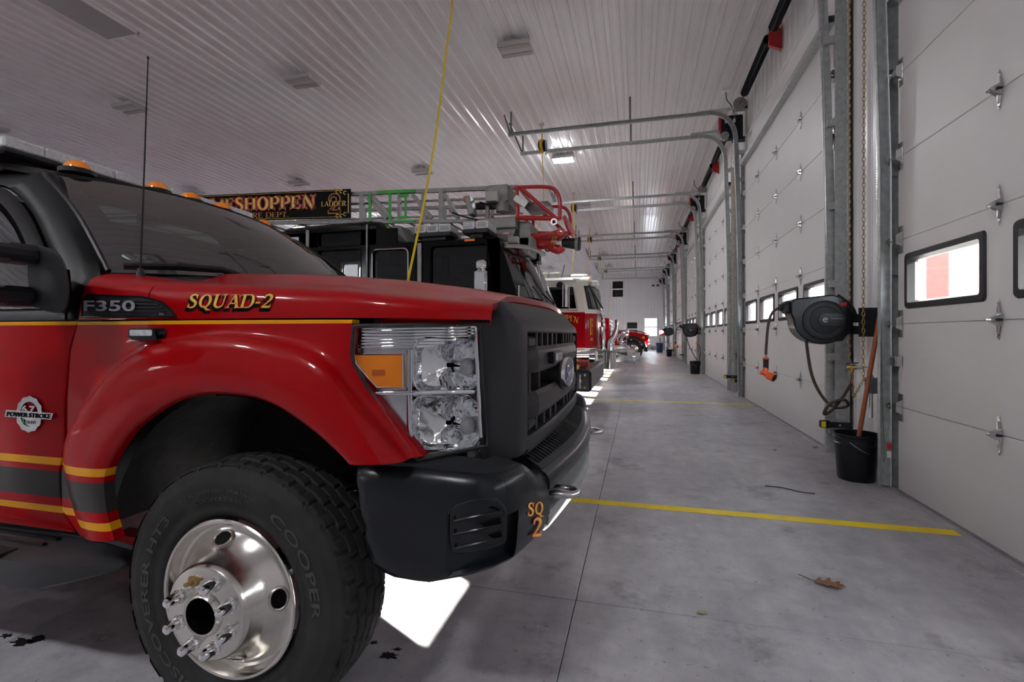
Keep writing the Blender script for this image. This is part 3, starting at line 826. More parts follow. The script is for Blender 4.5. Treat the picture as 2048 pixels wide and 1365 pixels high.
# chain hoists on the piers
def chain(g, p0, p1, r=.0105, w=.0028, n_ring=8, hi=True):
    p0 = Vector(p0); p1 = Vector(p1); L_ = (p1 - p0).length; pitch = .034 if hi else .07; n = int(L_ / pitch)
    d = (p1 - p0) / n
    for i in range(n):
        c = p0 + d * (i + .5); ax = Vector((0, 1, 0)) if i % 2 else Vector((1, 0, 0)); dn = d.normalized(); pts = []
        for q in range(n_ring):
            a = 2 * PI * q / n_ring
            pts.append(c + ax * (r * math.cos(a)) + dn * (pitch * .66 * math.sin(a)))
        g.tube(pts, w, 5 if hi else 3, closed=True)
def hoist(k, label):
    y = BAYS[k] + 2.49; x = 1.74
    t = thing('hoist_chain', label, 'chain', (x, y, .62), 'hoist chains')
    g = G(); hi = k == 0
    top = 4.9
    a0 = PX(1700, 10, x) if hi else Vector((x, y + .1, 4)); 
    ya, yb = (4.715, 4.425) if hi else (y + .12, y - .12)
    P = lambda yy, z: Vector((x, yy, z))
    chain(g, P(ya, top), P(ya - .005, .95), hi=hi); chain(g, P(yb, top), P(yb + .02, .80), hi=hi)
    chain(g, P(ya - .005, .95), P((ya + yb) / 2 + .05, .64), hi=hi); chain(g, P((ya + yb) / 2 + .05, .64), P(yb + .02, .80), hi=hi)
    g.build('chain_loop', 'chain_bronze', t, 60)
    g = G(); g.box((x + .02, yb - .05, .70), (X_WALL - .03, yb + .05, .82)); g.tube([(x, yb, .8), (x + .04, yb, .8)], .012, 6); g.build('chain_keeper', 'galv_dark', t, 0)
hoist(0, 'bronze hand chain hanging on the wall beside the black bucket and broom handle')
for k in range(1, 6): hoist(k, 'hand chain on the wall between the %s and %s overhead doors' % (ORD[k], ORD[k + 1]))
# safety-eye brackets at each door jamb
def safety_eye(k, s):
    c = BAYS[k]; y = c + s * (DOOR_W / 2 + .16)
    t = thing('safety_eye', 'black beam sensor at the foot of the %s jamb, %s overhead door' % ('near' if s < 0 else 'far', ORD[k]), 'sensor', (X_WALL, y, .30), 'door beam sensors')
    g = G(); g.box((1.74, y - .02, .28), (X_WALL - .02, y - .012, .335)); g.build('strap', 'black_plastic', t, 0)
    g = G(); g.cbox((1.68, y - .03, .275), (1.76, y + .03, .345), .008); g.build('body', 'black_plastic', t, 0)
    g = G(); g.box((1.683, y - .0315, .283), (1.72, y - .0302, .338)); g.build('sticker', 'yellow_tape', t, 0)
    g = G(); g.cyl((1.84, y - .022, .307), (1.84, y - .02, .307), .009, n=8); g.build('bolt', 'steel', t, 0)
for k in range(N_DOOR - 1): safety_eye(k, 1)
for k in range(1, N_DOOR): safety_eye(k, -1)
# hose reels on every other pier
def hose_reel(k, label, full):
    yc = BAYS[k] + 2.60; x, z = 1.50, 1.285; R = .205
    t = thing('hose_reel', label, 'hose reel', (X_WALL, yc, z), 'wall hose reels')
    # housing: round drum with a flat top and a hose outlet
    outl = []
    for q in range(25):
        a = math.radians(120 + 240 * q / 24 * 1.0)
        outl.append((x + R * math.cos(a) * 1.06, z + R * math.sin(a)))
    outl = [(x - .235, z + .06), (x - .235, z + .155), (x - .20, z + .185), (x + .08, z + .215), (x + .155, z + .19), (x + .235, z + .06), (x + .235, z - .07), (x + .16, z - .175)]
    for q in range(13):
        a = math.radians(-62 - 118 * q / 12); outl.append((x + .005 + R * 1.06 * math.cos(a), z + R * math.sin(a)))
    g = G(); g.prism(outl, lambda p: (p[0], yc - .10, p[1]), lambda p: (p[0], yc + .10, p[1])); g.build('housing', 'black_smooth', t, 40, True, bevel=.012, seg=3)
    g = G()
    g.lathe([(.165, -.10), (.165, -.112), (.155, -.118), (.150, -.118), (.146, -.112), (.118, -.112), (.114, -.116), (.108, -.118), (.0, -.119)], (x + .02, yc, z), 'y', 40); g.build('side_disc', 'black_plastic', t, 25)
    g = G(); o2 = rrect(x - .03, z - .052, x + .17, z + .052, .05, 8); g.prism(o2, lambda p: (p[0], yc - .118, p[1]), lambda p: (p[0], yc - .127, p[1])); g.build('hub_cover', 'black_smooth', t, 30, True)
    g = G(); g.tube([(x + .02 + .017 * math.cos(a), yc - .128, z + .017 * math.sin(a)) for a in [math.radians(40 + 280 * q / 16) for q in range(17)]], .003, 5); g.bar((x + .008, yc - .128, z), (x + .036, yc - .128, z + .003), .004, .005); g.build('emblem', 'sticker_white', t)
    g = G(); g.box((x + .062, yc - .1285, z + .006), (x + .15, yc - .127, z + .011)); g.build('name_strip', 'gray_paint', t, 0)
    g = G(); g.cbox((x + .13, yc - .104, z + .11), (x + .19, yc - .085, z + .15), .01); g.build('release_tab', 'red_flat', t, 0)
    g = G(); g.cbox((x - .27, yc - .06, z + .06), (x - .22, yc + .06, z + .17), .015); g.cyl((x - .245, yc - .07, z + .10), (x - .245, yc + .07, z + .10), .03, n=12); g.cyl((x - .30, yc - .0, z + .115), (x - .26, yc, z + .115), .03, n=12); g.build('hose_guide', 'black_plastic', t)
    g = G(); g.tube(smooth_pts([(x + .14, yc - .02, z + .21), (x + .24, yc - .02, z + .12), (x + .28, yc - .02, z + .02)], 5), .02, 8)
    g.build('handle', 'black_plastic', t)
    g = G(); g.box((x + .20, yc - .05, z - .12), (x + .32, yc + .05, z - .05)); g.box((x + .28, yc - .09, z - .14), (X_WALL - .02, yc - .075, z + .1)); g.box((X_WALL - .035, yc - .30, z - .14), (X_WALL - .02, yc + .02, z + .10)); g.box((x + .26, yc - .06, z - .02), (x + .34, yc + .06, z + .05)); g.build('mount_bracket', 'black_plastic', t, 0)
    # hanging end with spray nozzle
    e = [(x - .29, yc, z + .115), (x - .35, yc - .0, z + .075), (x - .385, yc, z - .03), (x - .40, yc, z - .20), (x - .405, yc, z - .30)]
    g = G(); g.tube(smooth_pts(e, 8), .0115, 10); g.build('hose', 'hose', t)
    nz = z - .30; nx_ = x - .405
    nn = node('spray_nozzle', t, (nx_, yc, nz))
    g = G(); g.cyl((nx_, yc, nz), (nx_, yc, nz - .03), .010, n=10); g.build('coupling', 'steel', nn)
    g = G(); g.cyl((nx_, yc, nz - .03), (nx_, yc, nz - .125), .024, .022, 12); g.build('grip', 'black_plastic', nn)
    g = G(); g.tube([(nx_, yc, nz - .12), (nx_ - .01, yc - .005, nz - .16), (nx_ + .02, yc - .02, nz - .185)], [.024, .030, .028], 10); g.cyl((nx_, yc, nz - .026), (nx_, yc, nz - .040), .026, n=12); g.cyl((nx_ - .045, yc - .01, nz - .155), (nx_ - .015, yc - .01, nz - .165), .02, n=10); g.build('body', 'orange', nn)
    g = G(); g.cyl((nx_ + .015, yc - .015, nz - .182), (nx_ + .055, yc - .05, nz - .20), .034, .038, 14); g.build('head', 'orange', nn)
    g = G(); g.cyl((nx_ + .056, yc - .051, nz - .2005), (nx_ + .059, yc - .0535, nz - .202), .031, .030, 14); g.build('spray_face', 'black_matte', nn)
    # supply hose looping to the tap
    if full:
        sp = [PY(1611, 672, 4.70), PY(1622, 745, 4.68), PY(1642, 790, 4.65), PY(1668, 815, 4.60), PY(1695, 812, 4.50), PY(1688, 800, 4.48), PY(1660, 808, 4.50), PY(1648, 828, 4.5), PY(1662, 822, 4.52), PY(1685, 795, 4.54), PY(1702, 768, 4.56)]
    else:
        sp = [(x - .1, yc, z - .15), (x - .02, yc - .02, z - .45), (x + .12, yc - .05, z - .75), (x + .25, yc - .1, z - .95), (x + .28, yc - .1, z - .8), (x + .3, yc - .1, z - .55)]
    g = G(); g.tube(smooth_pts(sp, 8), .0125, 10); g.build('supply_hose', 'hose', t)
hose_reel(0, 'black wall hose reel with orange nozzle beside the bucket and bronze chains', True)
hose_reel(2, 'black wall hose reel between the third and fourth overhead doors', False)
hose_reel(4, 'distant black wall hose reel between the fifth and sixth overhead doors', False)
# wall tap
for k, lab in ((0, 'brass hose tap on the wall behind the bronze chains'), (2, 'hose tap on the wall between the third and fourth overhead doors')):
    y = 4.53 if k == 0 else BAYS[k] + 2.45; x = 1.80
    t = thing('wall_tap', lab, 'tap', (X_WALL, y, .84), 'wall taps')
    g = G(); g.tube(smooth_pts([(X_WALL - .02, y - .12, .80), (x + .06, y - .1, .80), (x + .02, y - .08, .80), (x, y - .06, .83), (x - .01, y - .04, .88), (x - .04, y - .01, .895), (x - .08, y, .895)], 5), .017, 10); g.build('pipe', 'galv', t)
    g = G(); g.cyl((x - .07, y, .895), (x - .14, y + .02, .892), .019, n=10); g.cyl((x - .11, y, .90), (x - .11, y, .93), .01, n=8); g.cyl((x - .1, y, .89), (x - .115, y, .84), .014, n=10); g.build('valve', 'brass', t)
    g = G(); g.cbox((x - .15, y - .01, .925), (x - .06, y + .01, .935), .004); g.build('lever', 'blue_plastic', t, 0)
    g = G(); g.cyl((x - .0, y - .07, .80), (x, y - .07, .74), .024, n=10); g.cyl((x, y - .07, .76), (x, y - .07, .50), .014, n=8); g.build('drop_pipe', 'steel', t)
# buckets
def bucket(x, y, label, m='black_smooth', h=.37):
    t = thing('bucket', label, 'bucket', (x, y, 0), 'buckets along the door wall')
    g = G(); g.lathe([(.0, .004), (.125, .0), (.130, .008), (.147, h - .085), (.158, h - .085), (.158, h - .078), (.150, h - .07), (.151, h - .04), (.160, h - .036), (.160, h - .028), (.152, h - .022), (.156, h), (.160, h + .002), (.160, h - .004), (.147, h - .006), (.128, .012), (0, .01)], (x, y, 0), 'z', 40)
    g.build('pail', m, t, 30)
    g = G()
    pts = []
    for q in range(17):
        a = PI * q / 16
        p = Vector((math.cos(a) * .163, -.0 - math.sin(a) * .13, -math.sin(a) * .10)); r = Matrix.Rotation(math.radians(55), 3, 'Z') @ p
        pts.append(Vector((x, y, h - .055)) + r)
    g.tube(pts, .003, 6); g.build('bail', 'steel', t)
    return t
bucket(1.70, 4.47, 'black bucket with a broom handle standing in it against the door wall')
bucket(1.62, 15.10, 'black bucket on the floor below the middle hose reel')
bucket(1.58, 26.6, 'dark bucket on the floor below the most distant hose reel')
t = thing('waste_bin', 'blue bin standing by the far end of the door wall', 'bin', (1.35, 32.6, 0))
g = G(); g.lathe([(0, 0), (.19, 0), (.22, .55), (.0, .55)], (1.35, 32.6, 0), 'z', 20); g.build('body', 'blue_plastic', t, 30)
g = G(); g.lathe([(.225, .54), (.235, .56), (.235, .60), (.18, .64), (0, .65)], (1.35, 32.6, 0), 'z', 20); g.build('lid', 'blue_plastic', t, 30)
# wall box at the far end
t = thing('wall_cabinet', 'white and red wall box at the far end of the door wall', 'cabinet', (1.75, 33.2, 1.1))
g = G(); g.cbox((1.35, 32.9, 1.05), (1.93, 33.4, 1.5), .02); g.build('case', 'trim_white', t, 0)
g = G(); g.box((1.36, 32.885, 1.08), (1.90, 32.9, 1.46)); g.build('front', 'fabric_red', t, 0)
# cameras on the end wall
t = thing('wall_speaker', 'pair of small black wall speakers high on the end wall', 'speaker', (1.25, 37.2, 4.75))
for q in (-1, 1):
    g = G(); g.cyl((1.25 + q * .16 - .08, 37.1, 4.74), (1.25 + q * .16 + .05, 37.02, 4.76), .05, .08, 10); g.cyl((1.25 + q * .16, 37.1, 4.75), (1.25 + q * .16, 37.28, 4.75), .02, n=6); g.build('horn', 'black_plastic', t)
# broom handle in the bucket
t = thing('broom', 'reddish wooden broom handle leaning from the bucket to the wall', 'broom', (1.70, 4.45, .02))
b0 = Vector((1.655, 4.43, .03)); b1 = PX(1771, 567, 1.86)
g = G(); dd = (b1 - b0); g.cyl(b0 + dd * .17, b1, .0165, n=12); g.cyl(b1, b1 + dd.normalized() * .006, .0165, .008, n=12); g.build('handle', 'broom_handle', t)
g = G(); g.cyl(b0 + dd * .10, b0 + dd * .171, .018, n=12); g.build('ferrule', 'sticker_white', t)
g = G(); g.cyl(b0, b0 + dd * .10, .05, .02, n=10); g.build('mop_head', 'gray_paint', t)
# leaves and twig
def leaf(c, size, rot, m, label, stem=True):
    t = thing('fallen_leaf', label, 'leaf', c)
    half = [(0, 0), (.05, .05), (.12, .06), (.17, .22), (.24, .27), (.27, .14), (.36, .15), (.43, .33), (.52, .36), (.54, .17), (.63, .17), (.72, .28), (.80, .26), (.79, .12), (.90, .10), (1, 0)]
    cr, sr = math.cos(rot), math.sin(rot); g = G(); rows = []
    def pt(u, v): 
        z = .004 + .10 * size * abs(v) * 1.5 + .025 * size * math.sin(u * 9) ** 2 + (.06 * size * u * u)
        return Vector(c) + Vector(((u * cr - v * sr) * size, (u * sr + v * cr) * size, z))
    top = [pt(u, v) for u, v in half]; bot = [pt(u, -v * .92) for u, v in half]; mid = [pt(u, 0) for u, v in half]
    g.grid([top, mid, bot]); g.build('blade', m, t, 0, bevel=0)
    if stem:
        g = G(); g.tube([pt(0, 0), pt(-.18, .03) , pt(-.42, .12)], .0018, 5); g.build('stem', 'twig', t)
lc = PZ(1624, 1163, 0); leaf(lc, .135, -.38, 'leaf_brown', 'curled brown oak leaf lying on the floor near the doors')
leaf(PZ(1392, 1228, 0), .05, .2, 'leaf_green', 'small pale green leaf on the floor joint', False)
leaf(PZ(1548, 903, 0), .06, 1.0, 'leaf_brown', 'tiny dry leaf on the floor in front of the second overhead door', False)
leaf(PZ(1625, 897, 0), .08, .5, 'leaf_brown', 'dry leaf by the foot of the second overhead door', False)
t = thing('twig', 'thin dark twig lying on the floor in front of the bucket', 'twig', PZ(1580, 980, 0))
g = G(); g.tube(smooth_pts([PZ(1530, 972, .004), PZ(1565, 976, .006), PZ(1600, 984, .005), PZ(1630, 988, .004)], 4), .0035, 5); g.build('stick', 'twig', t)
# oil drips on the floor under the truck
rr = random.Random(11)
def oil_spot(px, py, sx, sy, label):
    c = PZ(px, py, 0); pts = []
    for q in range(22):
        a = 2 * PI * q / 22; r = 1 + rr.uniform(-.45, .35)
        pts.append((c.x + math.cos(a) * sx * r, c.y + math.sin(a) * sy * r))
    g = G(); g.prism(pts, lambda p: (p[0], p[1], .0005), lambda p: (p[0], p[1], .0012)); tag(g.build('oil_stain', 'oil', smooth=0, fix=True), label, 'oil stain', 'oil stains under the pickup')
for px, py, sx, sy, lab in ((45, 1285, .05, .020, 'long dark oil stain on the floor at the left edge'), (78, 1279, .035, .02, 'second dark oil stain beside the long one at the left edge'), (12, 1273, .022, .012, 'small oil drip left of the long oil stain'), (778, 1312, .035, .018, 'dark oil stain on the floor right of the front tyre'), (748, 1286, .014, .012, 'round oil drip right of the front tyre'), (795, 1300, .016, .008, 'small oil drip beside the sunlit patch')):
    oil_spot(px, py, sx, sy, lab)
# ================================================================== LETTERING
TW, TN, SF = .165, .06, .05
def _arc(cx, cy, rx, ry, a0, a1, n=14): return [(cx + rx * math.cos(math.radians(a0 + (a1 - a0) * k / n)), cy + ry * math.sin(math.radians(a0 + (a1 - a0) * k / n))) for k in range(n + 1)]
def _wv(n, f): return [f(k / (n - 1)) for k in range(n)]
def serif(x, y, w=.30): return ([(x - w / 2, y), (x + w / 2, y)], SF)
def stem(x, w=TW, y0=0, y1=1, bot=True, top=True):
    s = [([(x, y0), (x, y1)], w)]
    if bot: s.append(serif(x, .025, w + .15))
    if top: s.append(serif(x, .975, w + .15))
    return s
def bowl(x0, xr, yb, yt):
    ry = (yt - yb) / 2; cy = (yt + yb) / 2; xm = xr - .25
    pts = [(x0, yt)] + _arc(xm, cy, .25, ry, 90, -90) + [(x0, yb)]
    n = len(pts); return (pts, _wv(n, lambda t: TN + (TW - TN) * math.sin(PI * t) ** 2))
def _oval(): 
    p = _arc(.41, .5, .30, .455, 90, 450, 28); return (p, [TN + (TW - TN) * abs(math.cos(math.radians(90 + 360 * k / 28))) ** 1.3 for k in range(29)])
def _tip(x, y0, y1): return ([(x, y0), (x, y1)], [.07, .03])
GLYPH = {
 'I': (.36, stem(.18)), 'H': (.84, stem(.15) + stem(.69) + [([(.15, .52), (.69, .52)], TN)]),
 'E': (.68, stem(.15) + [([(.15, .965), (.58, .965)], TN), ([(.15, .52), (.46, .52)], TN), ([(.15, .035), (.62, .035)], TN), _tip(.57, .98, .76), _tip(.61, .02, .26), _tip(.45, .40, .64)]),
 'F': (.62, stem(.15) + [([(.15, .965), (.56, .965)], TN), ([(.15, .52), (.45, .52)], TN), _tip(.55, .98, .74), _tip(.44, .40, .64)]),
 'L': (.60, stem(.15) + [([(.15, .035), (.56, .035)], TN), _tip(.55, .02, .28)]),
 'T': (.68, stem(.34, top=False) + [([(.03, .965), (.65, .965)], TN), _tip(.05, .98, .74), _tip(.63, .98, .74)]),
 'P': (.68, stem(.15) + [bowl(.15, .60, .46, .965)]), 'R': (.76, stem(.15) + [bowl(.15, .60, .48, .965), ([(.34, .48), (.66, .03), (.76, .02)], [.15, .15, .05])]),
 'B': (.70, stem(.15) + [bowl(.15, .58, .52, .965), bowl(.15, .63, .035, .52)]),
 'D': (.82, stem(.15) + [bowl(.15, .75, .035, .965)]), 'O': (.82, [_oval()]),
 'Q': (.84, [_oval(), ([(.36, .16), (.50, .02), (.66, -.14), (.86, -.15)], [.05, .13, .12, .03])]),
 'S': (.60, [(smooth_pts([(.48, .78, 0), (.44, .93, 0), (.28, .975, 0), (.13, .90, 0), (.11, .74, 0), (.22, .60, 0), (.38, .49, 0), (.49, .34, 0), (.45, .12, 0), (.28, .025, 0), (.12, .08, 0), (.07, .25, 0)], 3), 'S'), _tip(.50, .98, .70), _tip(.06, .02, .30)]),
 'C': (.72, [(_arc(.42, .5, .32, .455, 50, 310, 20), _wv(21, lambda t: TN + (TW - TN) * math.sin(PI * t) ** 2)), _tip(.62, .98, .68), _tip(.64, .30, .12)]),
 'U': (.84, [([(.16, 1), (.16, .32)] + _arc(.42, .32, .26, .28, 180, 360, 12) + [(.68, 1)], [TW, TW] + _wv(13, lambda t: TW + (TN - TW) * t) + [TN]), serif(.16, .975, .31), serif(.68, .975, .22)]),
 'A': (.82, [([(.10, 0), (.40, .97)], TN), ([(.40, 1.0), (.70, 0)], TW), ([(.20, .33), (.58, .33)], TN), serif(.10, .025, .24), serif(.71, .025, .32)]),
 'M': (1.02, [([(.14, 0), (.14, 1)], TN), ([(.14, 1), (.50, .10)], TW), ([(.50, .10), (.86, 1)], TN), ([(.86, 0), (.86, 1)], TW), serif(.14, .025, .24), serif(.86, .025, .31), serif(.08, .975, .2), serif(.92, .975, .2)]),
 'N': (.88, [([(.15, 0), (.15, 1)], TN), ([(.13, 1), (.73, .0)], TW), ([(.73, 0), (.73, 1)], TN), serif(.15, .025, .24), serif(.73, .975, .24), serif(.10, .975, .2)]),
 'V': (.78, [([(.10, 1), (.40, .0)], TW), ([(.40, 0), (.68, 1)], TN), serif(.10, .975, .3), serif(.68, .975, .22)]),
 '2': (.64, [(smooth_pts([(.10, .70, 0), (.15, .90, 0), (.32, .97, 0), (.49, .88, 0), (.51, .68, 0), (.38, .46, 0), (.10, .10, 0)], 3), '2'), ([(.05, .075), (.56, .075)], .14), _tip(.56, .02, .26)]),
 '-': (.40, [([(.06, .38), (.34, .38)], .11)]), '.': (.26, [([(.06, .06), (.18, .06)], .12)]), ' ': (.34, []),
}
def text_width(s, gap=.06): return sum(GLYPH[c][0] + gap for c in s) - gap
def letters(g, s, f, o=0., slant=0., gap=.06, bold=1.0):
    x = 0
    for ch in s:
        adv, strokes = GLYPH[ch]
        for pts, w in strokes:
            P = [Vector((p[0], p[1])) for p in pts]; n = len(P)
            if isinstance(w, str): w = _wv(n, lambda t: TN + (TW - TN) * math.sin(PI * t) ** 1.5)
            W = w if isinstance(w, list) else [w] * n
            if o and n > 1:
                P[0] = P[0] - (P[1] - P[0]).normalized() * o; P[-1] = P[-1] + (P[-1] - P[-2]).normalized() * o
            L_, R_ = [], []
            for i in range(n):
                d = (P[min(i + 1, n - 1)] - P[max(i - 1, 0)]).normalized(); nn = Vector((-d.y, d.x)); h = W[i] * bold / 2 + o
                L_.append(P[i] + nn * h); R_.append(P[i] - nn * h)
            m = lambda p: f(x + p.x + p.y * slant, p.y)
            g.grid([[m(p) for p in L_], [m(p) for p in R_]])
        x += adv + gap
def sans(body, f, ext=0.0, bold=0.0, track=1.0):
    cu = bpy.data.curves.new('text', 'FONT'); cu.body = body; cu.size = 1.0; cu.extrude = ext; cu.offset = bold; cu.space_character = track; cu.resolution_u = 4
    ob = bpy.data.objects.new('text', cu); COL.objects.link(ob)
    bpy.context.view_layer.update()
    me = bpy.data.meshes.new_from_object(ob.evaluated_get(bpy.context.evaluated_depsgraph_get()))
    g = G(); xs_ = [v.co.x for v in me.vertices]; x0, x1 = min(xs_), max(xs_)
    g.add([f((v.co.x - x0) / (x1 - x0), v.co.y / .72, v.co.z) for v in me.vertices], [tuple(p.vertices) for p in me.polygons])
    bpy.data.objects.remove(ob); bpy.data.meshes.remove(me); bpy.data.curves.remove(cu)
    return g
# ================================================================== RED PICKUP IN THE FOREGROUND
YC = 2.20
WX, WZ = -1.17, .385
squad = thing('pickup_truck', 'red rescue pickup with black grille and gold lettering, nearest the camera', 'truck', (-2.6, YC, 0))
def mir(p): p = Vector(p); return Vector((p.x, 2 * YC - p.y, p.z))
def both(make, name, m, parent, smooth=35, **k):
    g = make(); o = g.build(name, m, parent, smooth, **k)
    g2 = G(); g2.v = [mir(p) for p in g.v]; g2.f = [tuple(reversed(f)) for f in g.f]; g2.mi = g.mi
    g2.build(name, m, parent, smooth, **k); return o
# striped paint for the flanks (gold and grey bands)
def striped():
    m = mat('red_striped', (.38, .0006, .003), .30, coat=.38, spec=.08); nt = m.node_tree; b = nt.nodes['Principled BSDF']
    tc = nt.nodes.new('ShaderNodeTexCoord'); sp = nt.nodes.new('ShaderNodeSeparateXYZ'); nt.links.new(tc.outputs['Object'], sp.inputs[0])
    def band(a, c_):
        x = nt.nodes.new('ShaderNodeMath'); x.operation = 'GREATER_THAN'; x.inputs[1].default_value = a; nt.links.new(sp.outputs['Z'], x.inputs[0])
        y = nt.nodes.new('ShaderNodeMath'); y.operation = 'LESS_THAN'; y.inputs[1].default_value = c_; nt.links.new(sp.outputs['Z'], y.inputs[0])
        q = nt.nodes.new('ShaderNodeMath'); q.operation = 'MULTIPLY'; nt.links.new(x.outputs[0], q.inputs[0]); nt.links.new(y.outputs[0], q.inputs[1]); return q.outputs[0]
    cur = None
    col = (.38, .0006, .003, 1)
    for a, c_, cc in ((1.196, 1.2085, (.80, .36, .012, 1)), (.722, .748, (.80, .36, .012, 1)), (.557, .581, (.80, .36, .012, 1)), (.612, .702, (.045, .042, .040, 1))):
        mx = nt.nodes.new('ShaderNodeMixRGB'); nt.links.new(band(a, c_), mx.inputs[0])
        if cur is None: mx.inputs[1].default_value = col
        else: nt.links.new(cur, mx.inputs[1])
        mx.inputs[2].default_value = cc; cur = mx.outputs[0]
    nt.links.new(cur, b.inputs['Base Color'])
striped()
def yb(x): return 1.20 + max(0, x + .85) ** 2 * .6
ARCH = [(-1.563, .529), (-1.590, .60), (-1.605, .68), (-1.597, .746), (-1.55, .815), (-1.493, .875), (-1.43, .918), (-1.358, .956), (-1.28, .982), (-1.193, .994), (-1.10, .992), (-1.021, .982), (-.95, .957), (-.891, .925), (-.86, .907), (-.83, .888), (-.805, .868), (-.775, .845), (-.749, .819)]
RIDGE = [(-1.70, .52), (-1.75, .60), (-1.785, .70), (-1.797, .80), (-1.764, .872), (-1.70, .955), (-1.60, 1.045), (-1.492, 1.109), (-1.39, 1.138), (-1.27, 1.154), (-1.153, 1.155), (-1.05, 1.145), (-.95, 1.125), (-.875, 1.098), (-.82, 1.065), (-.785, 1.025), (-.745, .978), (-.680, .905), (-.610, .822)]
OUTER = [(-1.80, .49), (-1.885, .571), (-1.888, .70), (-1.861, .801), (-1.861, .944), (-1.846, 1.113), (-1.813, 1.2085), (-1.60, 1.2085), (-1.42, 1.2085), (-1.27, 1.2085), (-1.13, 1.2080), (-1.0, 1.2075), (-.88, 1.2070), (-.776, 1.2065), (-.786, 1.12), (-.774, 1.072), (-.727, 1.005), (-.660, .927), (-.579, .824)]
def fender():
    n = 4
    A = smooth_pts([(x, 0, z) for x, z in ARCH], n); R = smooth_pts([(x, 0, z) for x, z in RIDGE], n); O = [Vector((0, 0, 0))] * 0
    P = [Vector((x, 0, z)) for x, z in OUTER]
    for i in range(len(P) - 1):
        for k in range(n): O.append(P[i].lerp(P[i + 1], k / n))
    O.append(P[-1])
    N = len(A); rows = []
    tail = lambda i: 1 - min(1, max(0, (i - .62 * N) / (.38 * N)))
    def row(fa, fo, y, mixo=0):
        out = []
        for i in range(N):
            p = A[i].lerp(R[i], fa) if mixo == 0 else R[i].lerp(O[i], mixo)
            yy = y
            out.append(Vector((p.x, yy + (yb(p.x) - 1.2), p.z)))
        return out
    lip = [Vector((A[i].x * 1.0, 1.168 + (yb(A[i].x) - 1.2), A[i].z)) for i in range(N)]
    lip2 = [Vector((A[i].x, 1.150 + (yb(A[i].x) - 1.2), A[i].z - .004)) for i in range(N)]
    rows = [lip, lip2, row(0, 0, 1.136), row(.05, 0, 1.128), row(.2, 0, 1.122), row(.5, 0, 1.122), row(.8, 0, 1.131), row(.95, 0, 1.142), row(1, 0, 1.150), row(1, 0, 1.176, .03), row(1, 0, 1.188, .10), row(1, 0, 1.196, .3), row(1, 0, 1.198, .6), row(1, 0, 1.2, .985), row(1, 0, 1.204, 1.0), row(1, 0, 1.235, 1.0)]
    g = G(); g.grid(rows); return g
both(fender, 'fender', 'red_striped', squad, 45)
# hood
ZS = [(-1.80, 1.352), (-1.5, 1.338), (-.85, 1.300), (-.5, 1.258), (-.38, 1.240)]
ZD = [(-1.7, 1.425), (-1.2, 1.404), (-.85, 1.372), (-.6, 1.337), (-.45, 1.308), (-.34, 1.282)]
Z0 = [(-1.82, 1.2135), (-.78, 1.2115), (-.38, 1.205)]
def hood_sec(x):
    z0, zs, zd = interp(x, Z0), interp(x, ZS), interp(x, ZD); sh = max(0, x + .85) ** 2 * .55
    h = [(1.2035 + sh, z0), (1.204 + sh, z0 + .4 * (zs - z0)), (1.210 + sh, z0 + .68 * (zs - z0)), (1.224 + sh, z0 + .85 * (zs - z0)), (1.250 + sh * .8, z0 + .96 * (zs - z0)), (1.29 + sh * .6, zs + .004), (1.36, lerp(zs, zd, .14)), (1.45, lerp(zs, zd, .30)), (1.53, lerp(zs, zd, .55)), (1.60, lerp(zs, zd, .84)), (1.68, lerp(zs, zd, .98)), (1.80, zd + .004), (2.0, zd + .01), (2.2, zd + .012)]
    return h
def hoodfront(y): return interp(min(y, 2 * YC - y), [(1.2, -.402), (1.30, -.410), (1.40, -.420), (1.55, -.436), (1.8, -.415), (2.2, -.400)])
def hood():
    rows = []; N = 26
    for i in range(N + 1):
        t = i / N; row = []
        sec0 = hood_sec(-1.0)
        for j, _ in enumerate(sec0):
            yj = sec0[j][0]; xr = -1.515 - .10 * min(1, max(0, (yj - 1.22) / .4)); xf = hoodfront(yj)
            x = lerp(xf, xr, t); s = hood_sec(x)[j]; row.append(Vector((x, s[0], s[1])))
        rows.append(row + [mir(p) for p in row[-2::-1]])
    first = [p + Vector((-.004, .0, -.02)) for p in rows[0]]; last = [p + Vector((0, 0, -.03)) for p in rows[-1]]
    g = G(); g.grid([first] + rows + [last]); return g
hood().build('hood', 'red_paint', squad, 50)
def cowl_side():
    rows = []
    for i in range(9):
        t = i / 8; x = lerp(-1.519, -1.815, t)
        s = hood_sec(x)[:7]; row = []
        lift = .025 * t
        for j, (y, z) in enumerate(s): row.append(Vector((x if z > 1.30 else lerp(x, max(x, -1.815), .5), y + .02 * t * (z - 1.21) / .14, z + lift * (z - 1.21) / .14)))
        rows.append(row)
    g = G(); g.grid(rows); return g
both(cowl_side, 'fender_top', 'red_paint', squad, 50)
# cowl tray
def cowl():
    rows = []
    for i in range(21):
        y = lerp(1.30, 2 * YC - 1.30, i / 20); d = abs(y - YC) / .9
        xr = -1.53 - .09 * min(1, max(0, (min(y, 2 * YC - y) - 1.22) / .4)); xw = -1.60 - .26 * d ** 2
        zr = interp(-1.6, ZS) + (.05 if d < .7 else .05 * (1 - (d - .7) / .3)) * .9
        rows.append([Vector((xr, y, zr - .015)), Vector((lerp(xr, xw, .4), y, zr + .002)), Vector((xw - .02, y, zr + .02))])
    g = G(); g.grid(rows, flip=True); return g
cowl().build('cowl', 'black_plastic', squad, 60)
